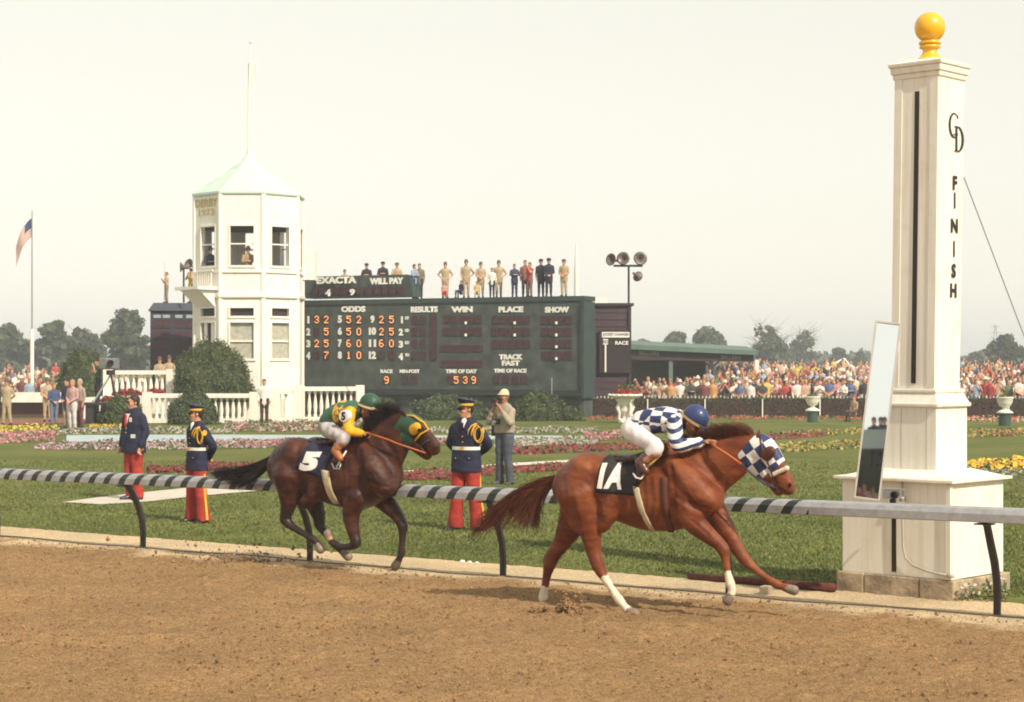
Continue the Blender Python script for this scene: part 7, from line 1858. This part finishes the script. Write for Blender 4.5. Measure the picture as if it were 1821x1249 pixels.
# flower boxes with red blooms on the terrace edge
for px, w, lab in ((228, 50, 'red flowers in a planter left of the woman in white'), (277, 34, 'red flowers in a planter right of the woman in white'), (192, 22, 'red flowers in a small planter under the television camera')):
    Y = 77.2; r = empty('planter', (gx(px, Y), Y, 0), 0, lab, 'planter', 'red flower planters')
    ww = w*Y/F_PX
    MB().box((0, 0, .55), (ww, .5, 1.1 if px > 200 else .8)).build('box', M_BAL if px > 200 else M_DARK, r)
    flowers_in('blooms', r, (0, 0, 1.08 if px > 200 else .8), (ww*.6, .35, .5), 420, REDF, .055, px)

# urns on the hedge line
def urn(px, py, label, fancy, hpx):
    g = G(px, py); s = g.y/F_PX; r = empty('garden_urn', (g.x, g.y, 0), 0, label, 'urn', 'white garden urns')
    H = hpx*s
    if fancy:
        MB().lathe([(.30, 0), (.28, .06), (.14, .12), (.12, .3), (.2, .42), (.28, .52), (.20, .66), (.34, .86), (.40, .98), (.42, 1.02)], 16, (0, 0, 0)).build('pedestal', M_BAL, r, smooth=True)
        for i in range(4):
            a = i*math.pi/2 + .6; c, s_ = math.cos(a), math.sin(a)
            MB().tube([(.12*c, .12*s_, .08), (.36*c, .36*s_, .16), (.30*c, .30*s_, .40), (.40*c, .40*s_, .62), (.30*c, .30*s_, .86), (.44*c, .44*s_, 1.0)], [.05, .08, .06, .085, .06, .07], 7).build('scroll', M_BAL, r, smooth=True)
        MB().lathe([(.3, 1.0), (.62, 1.06), (.68, 1.12), (.66, 1.18), (.5, 1.18)], 24).build('basin', M_BAL, r)
        for i in range(18):
            a = 2*math.pi*i/18; MB().lathe([(.01, -.05), (.05, -.03), (.06, 0), (.05, .03), (.01, .05)], 7, (.66*math.cos(a), .66*math.sin(a), 1.14)).build('rim_bead', M_BAL, r)
        flowers_in('foliage', r, (0, 0, 1.15), (.55, .5, .75), 520, [(.05, .09, .025), (.08, .11, .03), (.05, .09, .025), (.42, .03, .03)], .06, 5)
        flowers_in('blooms', r, (0, 0, 1.18), (.62, .55, .45), 160, REDF[:2], .06, 6)
    else:
        MB().lathe([(.26, 0), (.26, .50), (.24, .52)], 16).build('base', mat('urn_base_green', (.040, .070, .055), .7, .2, 4), r)
        MB().lathe([(.34, .522), (.36, .56), (.24, .64), (.10, .70), (.10, .76), (.24, .84), (.32, 1.0), (.34, 1.14), (.38, 1.18), (.38, 1.22), (.30, 1.22)], 20).build('bowl', M_BAL, r, smooth=True)
        flowers_in('foliage', r, (0, 0, 1.22), (.3, .3, .18), 160, [(.05, .08, .02), (.10, .11, .03), (.3, .2, .1)], .05, px)
    r.scale = (H/(1.25),)*3
urn(1112, 752, 'ornate white scrolled urn filled with red flowers, left of the front jockey', True, 54)
urn(1445, 751, 'white urn on green base left of the mirror', False, 47)
urn(1787, 757, 'white urn on green base right of the finish post', False, 52)

# picket fence and hedge
HD = 84.0
def fence(label, pxa, pxb, seed):
    A, B = gx(pxa, HD), gx(pxb, HD); r = empty('picket_fence', (A, HD, 0), 0, label, 'fence', 'white picket fences')
    zt_ = HC - (703 - HOR)*HD/F_PX; L = B - A
    rs = np.random.RandomState(seed)
    pm = MB().add([(-.022, 0, .1), (.022, 0, .1), (.022, 0, zt_ - .05), (0, 0, zt_), (-.022, 0, zt_ - .05), (-.022, .025, .1), (.022, .025, .1), (.022, .025, zt_ - .05), (0, .025, zt_), (-.022, .025, zt_ - .05)], [(0,1,2,3,4), (9,8,7,6,5), (0,5,6,1), (1,6,7,2), (2,7,8,3), (3,8,9,4), (4,9,5,0)]).mesh('picket', M_BAL)
    n = int(L/.165)
    for i in range(n):
        o = link('picket', pm, r); o.location = (.08 + i*.165, .40 + .004*rs.rand(), rs.uniform(-.05, .01))
    for z in (.30, .66): MB().box((L/2, .44, z), (L, .04, .07)).build('fence_rail', M_BAL, r)
    for k in range(int(L/2.6) + 1): MB().box((min(.06 + k*2.6, L - .05), -.03, zt_*.40), (.05, .05, zt_*.86)).build('fence_post', M_BAL, r)
fence('white picket fence behind the hedge, left of the finish post', 1047, 1585, 1)
fence('white picket fence behind the hedge, right of the finish post', 1587, 2060, 2)
def hedge(label, pxa, pxb, seed):
    rs = np.random.RandomState(seed); A, B = gx(pxa, HD), gx(pxb, HD); L = B - A; zt_ = HC - (707 - HOR)*HD/F_PX
    r = empty('hedge', (A, HD, 0), 0, label, 'hedge', 'hedges along the picket fence')
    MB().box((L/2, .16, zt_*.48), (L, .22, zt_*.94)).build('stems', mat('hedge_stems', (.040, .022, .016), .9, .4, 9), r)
    n = int(L*330); C = np.stack([rs.rand(n)*L, .16 - .16*rs.rand(n), zt_*rs.rand(n)**.8*1.03], 1)
    v, f = cards(n, C, np.tile([0, -1, .3], (n, 1)), np.full(n, .045), .6, .8, rs)
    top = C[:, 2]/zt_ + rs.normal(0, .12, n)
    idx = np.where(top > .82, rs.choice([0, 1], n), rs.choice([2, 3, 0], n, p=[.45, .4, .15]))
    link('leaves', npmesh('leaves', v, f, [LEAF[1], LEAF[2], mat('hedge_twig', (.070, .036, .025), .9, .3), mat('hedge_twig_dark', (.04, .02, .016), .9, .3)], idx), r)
hedge('brown trimmed hedge under the crowd, left of the finish post', 1047, 1590, 3)
hedge('brown trimmed hedge under the crowd, right of the finish post', 1591, 2060, 4)

# trees far behind
def tree(px, py_base, Y, wpx, hpx, label, seed, n=6500, leafless=False, name='tree', size=None, trunkf=.04):
    wpx *= 1.18; n = int(n*1.25)
    rs = np.random.RandomState(seed); s = Y/F_PX; X = (px - 910.5)*s; z0 = max(HC - (py_base - HOR)*s, .5)
    rx, H = wpx*s/2, hpx*s
    r = empty(name, (X, Y, 0), 0, label, 'tree', 'trees beyond the infield')
    zt_ = z0 + H; tr = max(.12, H*.03)
    mb = MB(); mb.tube([(0, 0, -.2), (0, 0, zt_*.3), (rs.normal(0, .2), 0, zt_*.62), (rs.normal(0, .3), 0, zt_*.92)], [tr*1.3, tr, tr*.6, tr*.15], 7)
    tips = []
    nl = 14 if not leafless else 34
    for i in range(nl):
        zz = zt_*(.25 + .6*rs.rand()); a = rs.rand()*2*math.pi; L = rx*(.5 + .5*rs.rand())*(1 - .5*(zz/zt_ - .25))
        e = (L*math.cos(a), L*math.sin(a)*.8, min(zz + L*(.5 + .5*rs.rand()), zt_*1.02))
        mb.tube([(0, 0, zz), (e[0]*.5, e[1]*.5, zz + (e[2]-zz)*.4), e], [tr*.4, tr*.25, tr*.06], 5); tips.append(e)
        if leafless:
            for k in range(4):
                b = Vector(e)*rs.uniform(.5, 1); b.z = zz + (e[2]-zz)*rs.uniform(.5, 1); mb.tube([b, b + Vector((rs.normal(0, .35*rx), rs.normal(0, .3*rx), abs(rs.normal(0, .3*rx))))], [tr*.12, tr*.04], 4)
    mb.build('trunk', BARK, r)
    nb = 44; cl = []
    for i in range(nb):
        t = rs.rand(); zc = zt_*(trunkf + (1 - trunkf)*(.10 + .84*t)); w = rx*(math.sin(min(math.pi*(.34 + .60*t), math.pi))**.75)*.78
        a = rs.rand()*2*math.pi; d = w*math.sqrt(rs.rand())
        cl.append((d*math.cos(a), d*math.sin(a)*.8, zc, (.10 + .17*rs.rand())*min(rx, H*.7)))
    if leafless: n = n//5
    pick = rs.randint(0, nb, n); B = np.array(cl)[pick]
    dirs = rs.normal(size=(n, 3)); dirs /= np.linalg.norm(dirs, axis=1)[:, None]
    C = B[:, :3] + dirs*(B[:, 3]*(.35 + .95*rs.rand(n)))[:, None]*np.array([1, .9, .8])
    size = size or .0013*Y
    v, f = cards(n, C, dirs, np.full(n, size), .7, .6, rs)
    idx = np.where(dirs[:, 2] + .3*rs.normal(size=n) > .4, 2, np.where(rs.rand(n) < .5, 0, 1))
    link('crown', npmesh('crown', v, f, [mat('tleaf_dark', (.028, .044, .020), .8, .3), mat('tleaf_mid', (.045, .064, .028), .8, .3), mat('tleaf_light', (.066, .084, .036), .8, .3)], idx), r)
T = 'tree'
tree(12, 662, 250, 96, 84, 'grey green tree cut by the left edge of the photo', 1)
tree(-30, 662, 260, 90, 96, 'tall tree partly outside the left edge of the photo', 21)
tree(94, 662, 240, 76, 92, 'tree with twin tops right of the flag pole', 2)
tree(142, 662, 245, 86, 82, 'rounded tree left of the tote board', 3)
tree(172, 660, 320, 44, 56, 'small distant tree between two larger ones at left', 4)
tree(228, 662, 225, 90, 110, 'tall open tree just left of the tote board', 5, 7000)
tree(300, 645, 300, 60, 102, 'thin treetop showing above the tote board roof', 26, 1500)
tree(1205, 648, 300, 66, 56, 'broad tree behind the betting shed, left of two', 6)
tree(1258, 648, 290, 76, 64, 'broad tree behind the betting shed, right of two', 7)
tree(1142, 650, 340, 44, 46, 'low tree between the annex and the betting shed', 8)
tree(1375, 650, 280, 60, 56, 'pointed tree left of the bare tree behind the crowd', 9)
tree(1365, 650, 300, 72, 78, 'bare branched tree rising behind the pointed tree', 10, 2400, True)
tree(1430, 650, 330, 60, 62, 'bare branched tree left of the small round tree', 11, 2200, True)
tree(1492, 650, 360, 36, 28, 'small round tree left of the mirror top', 12)
tree(1530, 650, 380, 26, 24, 'tiny far tree beside the mirror', 13)
tree(1410, 652, 380, 50, 26, 'low far tree behind the crowd', 14)
tree(1788, 650, 260, 82, 54, 'dark spreading tree at the right edge of the photo', 15, 3600)
tree(1735, 652, 350, 40, 24, 'small far tree just right of the finish post', 16)
def far_wood():
    rs = np.random.RandomState(30); n = 9000; Y = 430 + 60*rs.rand(n); px = rs.uniform(-150, 1950, n)
    top = 2.0 + 3.0*(.5 + .5*np.sin(px*.021 + 1)*np.sin(px*.0083)) + 1.2*rs.rand(n)
    C = np.stack([(px - 910.5)*Y/F_PX, Y, .8 + top*rs.rand(n)], 1)
    v, f = cards(n, C, np.tile([0, -1, .4], (n, 1)), np.full(n, .85), .7, .7, rs)
    tag(link('far_wood', npmesh('far_wood', v, f, [MATS['tleaf_dark'], MATS['tleaf_mid'], MATS['tleaf_light']], rs.randint(0, 3, n))), 'hazy low wood along the horizon', 'wood', kind='stuff')
far_wood()
# white rail of the far turn and pylons
q0, q1, q2 = PY(1462, 660, 130), PY(1501, 638, 130), PY(1524, 668, 130)
tf = empty('tent_frame', (q1.x, q1.y, 0), 0, 'white peaked frame rising out of the crowd left of the mirror', 'frame')
for a, b in ((q0, q1), (q1, q2)): MB().tube([a - Vector((q1.x, q1.y, 0)), b - Vector((q1.x, q1.y, 0))], .09, 6).build('frame_bar', M_LETW, tf)
MB().tube([(0, 0, 0), (0, 0, q1.z)], .06, 6).build('pole', M_LETW, tf)
for px, py, lab in ((1427, 600, 'faint power pylon left of the mirror behind the crowd'), (1770, 578, 'faint power pylon behind the tree at right')):
    Y = 420; g = empty('power_pylon', (gx(px, Y), Y, 0), 0, lab, 'pylon', 'far power pylons'); H = HC - (py - HOR)*Y/F_PX
    for s_ in (-1, 1): MB().tube([(.9*s_, 0, 0), (.12*s_, 0, H)], .09, 4).build('leg', M_STEEL, g)
    for k in range(3): MB().box((0, 0, H*(.72 + .12*k)), (3.4 - .6*k, .12, .12)).build('crossarm', M_STEEL, g)

# ================================================================== flag, television camera
fp = PY(57, 375, 95)
FP = empty('flagpole', (fp.x, fp.y, 0), 0, 'tall thin pole flying the striped flag at far left', 'flagpole')
MB().tube([(0, 0, 0), (0, 0, 4.2)], .10, 8).build('lower_pole', M_TOWER2, FP)
MB().tube([(0, 0, 4.2), (0, 0, fp.z)], [.05, .03], 8).build('upper_pole', mat('pole_grey', (.3, .3, .3)), FP)
cols = [mat('flag_red', (.42, .10, .08), .8, .1), mat('flag_cloth', (.70, .64, .55), .8, .1), mat('flag_blue', (.05, .07, .17), .8, .1)]
def fcol(u, v): return 2 if (u < .42 and v < 7/13) else (0 if int(v*13) % 2 == 0 else 1)
vs, fs, ids = flag_mesh(.85, .95, 16, 26, fcol, 1.3, .10)
fo = link('flag', pymesh('flag', vs, fs, cols, ids, True)); fo.location = (fp.x, fp.y, HC - (388 - HOR)*95/F_PX); tag(fo, 'red and white striped flag with blue corner on the left pole', 'flag')

CY = 75.5
cp = empty('camera_platform', (gx(184, CY), CY, 0), 0, 'dark raised platform under the television camera', 'platform')
pzt = HC - (716 - HOR)*CY/F_PX
MB().box((0, 0, pzt - .05), (1.75, 1.3, .1)).build('deck', M_DARK, cp)
for sx_ in (-1, 1):
    for sy_ in (-1, 1): MB().box((.35*sx_ - .1, .5*sy_, (pzt - .1)/2), (.32, .1, pzt - .1)).build('leg', M_DARK, cp)
tv = empty('television_camera', (gx(197, CY), CY, pzt), 0, 'grey television camera on a tripod facing the track', 'camera')
hz0 = HC - (655 - HOR)*CY/F_PX - pzt
for (x, y) in ((-.65, -.25), (.35, -.35), (.1, .5)):
    MB().tube([(x, y, 0), (0, 0, hz0 - .25)], [.045, .04], 6).build('tripod_leg', M_STEEL if x < 0 else M_DARK, tv)
MB().box((0, 0, hz0 - .18), (.3, .3, .2)).build('head', M_DARK, tv)
o = MB().box((-.1, .15, hz0 + .18), (.42, .95, .46), -.35).build('camera_body', mat('tv_grey', (.17, .17, .17), .5, .15), tv); bevel(o, .06, 3)
mb = MB(); Mx = Matrix.Translation((.06, -.30, hz0 + .2)) @ Matrix.Rotation(-.35 + .5, 4, 'Z'); mb.rings([[Mx @ Vector((r*math.cos(t), -d, r*math.sin(t))) for t in np.linspace(0, 2*math.pi, 16, endpoint=False)] for r, d in ((.12, -.1), (.14, .15), (.12, .152), (.08, .05))]); mb.build('lens', M_BLACK, tv)
person('camera operator in green shirt behind the television camera', (gx(172, CY) - .05, CY + .35, pzt), -.9, 'camera', None, 0, GREEN_C, BLK, H=1.74, hairc=HAIRD)

# ================================================================== the crowd
SHIRTS = [((.66, .60, .54), 'white'), ((.62, .55, .47), 'cream'), ((.46, .30, .20), 'tan'), ((.40, .06, .05), 'red'), ((.10, .13, .26), 'blue'), ((.28, .36, .46), 'pale blue'), ((.56, .40, .10), 'yellow'), ((.05, .045, .05), 'dark'), ((.16, .05, .05), 'maroon'), ((.46, .22, .20), 'pink'), ((.5, .26, .10), 'orange'), ((.12, .16, .08), 'olive')]
WEI = np.array([5, 3.5, 3, 2.0, 2, 1.4, 1.0, 5, 3.2, 1.8, .8, 1.2]); WEI /= WEI.sum()
HAIRS = [HAIRD, (.06, .03, .018), HAIRL, (.32, .2, .09), (.03, .018, .012)]
POSES = ['down', 'camera', 'clap', 'front', 'folded', 'wave', 'up', 'hips1']; PW = [.26, .2, .12, .16, .12, .06, .02, .06]
crs = np.random.RandomState(77)
SEEN = set()
def crowd_label(cn, pose, hat, long, px, where):
    act = {'down': 'standing', 'camera': 'with camera', 'clap': 'clapping', 'front': 'hands together', 'folded': 'arms folded', 'wave': 'waving', 'up': 'arms up', 'hips1': 'hand-on-hip'}[pose]
    zone = ''
    if px > 1000: zone = ('by the ornate urn' if px < 1170 else 'below the shed' if px < 1300 else 'right of the shed' if px < 1400 else 'above the plain urn' if px < 1500 else 'beside the mirror' if px < 1620 else 'right of the post' if px < 1740 else 'at the right edge')
    else: zone = 'left of the flagpole' if px < 57 else 'right of the flagpole' if px < 150 else 'by the tote board'
    wear = '' if hat is None else ' and hat'
    look = 'long-haired' if long else 'short-haired'
    lab = '%s spectator in %s shirt%s, %s, %s %s' % (look, cn, wear, act, where, zone)
    return lab
def crowd_row(Y, pxa, pxb, step, group, where, skip=None, cap=None, jitter=.25):
    x = gx(pxa, Y); n = 0
    while x < gx(pxb, Y):
        px = x*F_PX/Y + 910.5
        if not (skip and skip(px)):
            i = crs.choice(len(SHIRTS), p=WEI); c, cn = SHIRTS[i]
            pose = crs.choice(POSES, p=PW); long = int(crs.rand() < .35)
            yy = Y + crs.uniform(-.4, .4)
            hat = crs.choice([None, 'brim', 'fatigue'], p=[.84, .10, .06])
            H = crs.normal(1.70, .07)
            person(crowd_label(cn, str(pose), hat, long, px, where), (x, yy, rise(x, yy) - .02), crs.normal(.1, .45), str(pose), None if hat is None else str(hat), long, c, SHIRTS[crs.choice(len(SHIRTS))][0] if crs.rand() < .4 else (.06, .06, .09), (.6, .55, .48), HAIRS[crs.randint(5)], M_SKIN if crs.rand() < .8 else M_SKIN2, H, .034, group=group)
            n += 1
        x += step*(1 + crs.uniform(-jitter, jitter))
    return n
hid = lambda px: 1612 < px < 1690
tot = 0
R_ = 'behind the far hedge, front rows right of the scoreboard'
tot += crowd_row(85.2, 1055, 1845, .52, 'spectators in the front row behind the hedge', 'front row', hid)
tot += crowd_row(87.4, 1110, 1845, .52, 'spectators in the second row behind the hedge', 'second row', hid)
tot += crowd_row(89.8, 1050, 1845, .54, 'spectators in the third row behind the hedge', 'third row', hid)
tot += crowd_row(93.0, 1180, 1845, .54, 'spectators in the fourth row behind the hedge', 'fourth row', hid)
tot += crowd_row(97.0, 1260, 1845, .60, 'spectators in the fifth row behind the hedge', 'fifth row', hid)
tot += crowd_row(102.0, 1290, 1845, .70, 'spectators in the sixth row behind the hedge', 'sixth row', hid)
tot += crowd_row(90, -25, 100, .52, 'spectators at the far left', 'front row')
tot += crowd_row(96, -25, 100, .55, 'spectators at the far left, back row', 'back row')
tot += crowd_row(94, 206, 262, .60, 'spectators beside the tote board', 'front row')
by = {}
for o in COL.objects:
    if o.get('group', '').startswith('spectators'): by.setdefault(o['label'], []).append(o)
for lab, L_ in by.items():
    if len(L_) > 1:
        L_.sort(key=lambda o: o.location.x/o.location.y)
        for w_, o in zip(('leftmost', 'next') if len(L_) == 2 else ('leftmost', 'middle', 'rightmost', 'last'), L_): o['label'] = ('rightmost' if (len(L_) == 2 and w_ == 'next') else w_) + ' ' + lab
# the people packed further back read as one mass
def back_crowd():
    rs = np.random.RandomState(8); src = [person_mesh(p_, None, l_, .05) for p_, l_ in (('down', 0), ('camera', 1), ('front', 0))]
    arr = []
    for me in src:
        co = np.zeros(len(me.vertices)*3, np.float32); me.vertices.foreach_get('co', co)
        fc = np.array([tuple(p.vertices) for p in me.polygons]); mi = np.array([p.material_index for p in me.polygons]); arr.append((co.reshape(-1, 3), fc, mi))
    mats = [M_SKIN] + [cloth(h) for h in HAIRS[:2]] + [cloth(s[0]) for s in SHIRTS]; vs = []; fs = []; ids = []; o = 0
    for Y, a, b in ((86, 1612, 1690), (89, 1612, 1690), (92, 1612, 1690), (86, 1850, 2060), (88, 1850, 2060), (90.5, 1850, 2060), (93, 1850, 2060), (95, 1230, 2060), (99.5, 1265, 2060), (104.5, 1275, 2060), (107, 1275, 2060), (110, 1280, 2060), (113, 1285, 2060), (118, 1290, 2060), (124, 1295, 2060), (90, -250, -30), (96, -250, -30), (93, -250, 100), (99, -30, 100), (103, -30, 100), (107, -30, 100), (112, -30, 100), (98, 200, 265)):
        x = gx(a, Y)
        while x < gx(b, Y):
            px = x*F_PX/Y + 910.5
            if True:
                co, fc, mi = arr[rs.randint(3)]; an = rs.normal(0, .4); ca, sa = math.cos(an), math.sin(an); y = Y + rs.uniform(-1.5, 1.5); k = rs.uniform(.9, 1.06)
                v = np.stack([co[:, 0]*ca - co[:, 1]*sa, co[:, 0]*sa + co[:, 1]*ca, co[:, 2]], 1)*k + np.array((x, y, rise(x, y)))
                s_ = 3 + rs.choice(len(SHIRTS), p=WEI); mp = np.array([0, 1 + rs.randint(2), s_, 3 + 7, 3 + 7, s_])
                vs.append(v); fs.append(fc + o); ids.append(mp[mi]); o += len(v)
            x += .60*(1 + rs.uniform(-.3, .3))
    tag(link('far_crowd', npmesh('far_crowd', np.concatenate(vs), np.concatenate(fs), mats, np.concatenate(ids), True)), 'mass of spectators packed in the back of the infield', 'crowd', kind='stuff')
back_crowd()

# ================================================================== the grandstand across the track (seen only in the mirror)
gs = empty('grandstand', (14, -32, 0), 0, 'grandstand behind the camera, reflected in the mirror', 'grandstand')
MB().box((0, -4, 10.6), (60, 12, .7)).build('roof', mat('gs_fascia', (.34, .40, .42), .7, .1, 1), gs)
MB().box((0, -9, 5), (60, .4, 10.2)).build('back_wall', mat('gs_dark', (.03, .018, .02), .9, .2, 1), gs)
for k in range(10): MB().box((0, 1.4 - .9*k, .6 + .45*k), (60, .88, 1.2 + .9*k)).build('tier', mat('gs_tier', (.06, .035, .035), .9, .2, 1), gs)
def mirror_hit(px, py, Yt):
    o_ = mB_ ; r = Vector(((px - 910.5)/F_PX, 1, -(py - HOR)/F_PX)); c0 = Vector((0, 0, HC))
    t = (o_ - c0).dot(nn)/r.dot(nn); p0 = c0 + r*t; d = r - nn*(2*r.dot(nn)); k = (Yt - p0.y)/d.y
    return p0 + d*k
for k, (px, lab) in enumerate(((1554, 'man at the grandstand roof edge, left one reflected in the mirror'), (1566, 'man at the grandstand roof edge, middle one reflected in the mirror'), (1573, 'man at the grandstand roof edge, right one reflected in the mirror'))):
    q = mirror_hit(px, 737, -30.4); person(lab, (q.x, -30.4, 10.95 - 1.30), math.pi, 'folded', 'fatigue', 0, BLK, BLK, BLK, h=.034, group='people in the mirror')
for k, (px, py, c_) in enumerate(((1528, 872, RED_C), (1537, 866, PNKC), (1545, 874, RED_C), (1552, 868, TAN), (1558, 876, RED_C), (1533, 884, TAN))):
    q = mirror_hit(px, py, -31.5); person('seated crowd figure %s in the bottom of the mirror' % ('far left', 'left', 'middle left', 'middle right', 'right', 'low left')[['far left', 'left', 'middle left', 'middle right', 'right', 'low left'].index(('far left', 'left', 'middle left', 'middle right', 'right', 'low left')[k])], (q.x, -31.5 - .2*k, q.z - 1.65), math.pi, 'down', None, k % 2, c_, BLK, h=.034, group='people in the mirror')
# ================================================================== haze
hzb = MB(); hzb.box((0, 1150, 11.0), (3300, 2850, 24.4)); 
hm = bpy.data.materials.new('haze'); hm.use_nodes = True; hn = hm.node_tree.nodes; hl = hm.node_tree.links; hn.clear()
pv = hn.new('ShaderNodeVolumePrincipled'); pv.inputs['Color'].default_value = (.90, .95, 1.0, 1); pv.inputs['Density'].default_value = .0009; pv.inputs['Anisotropy'].default_value = .0
ho = hn.new('ShaderNodeOutputMaterial'); hl.new(pv.outputs[0], ho.inputs['Volume'])
tag(hzb.build('haze', hm), kind='stuff')
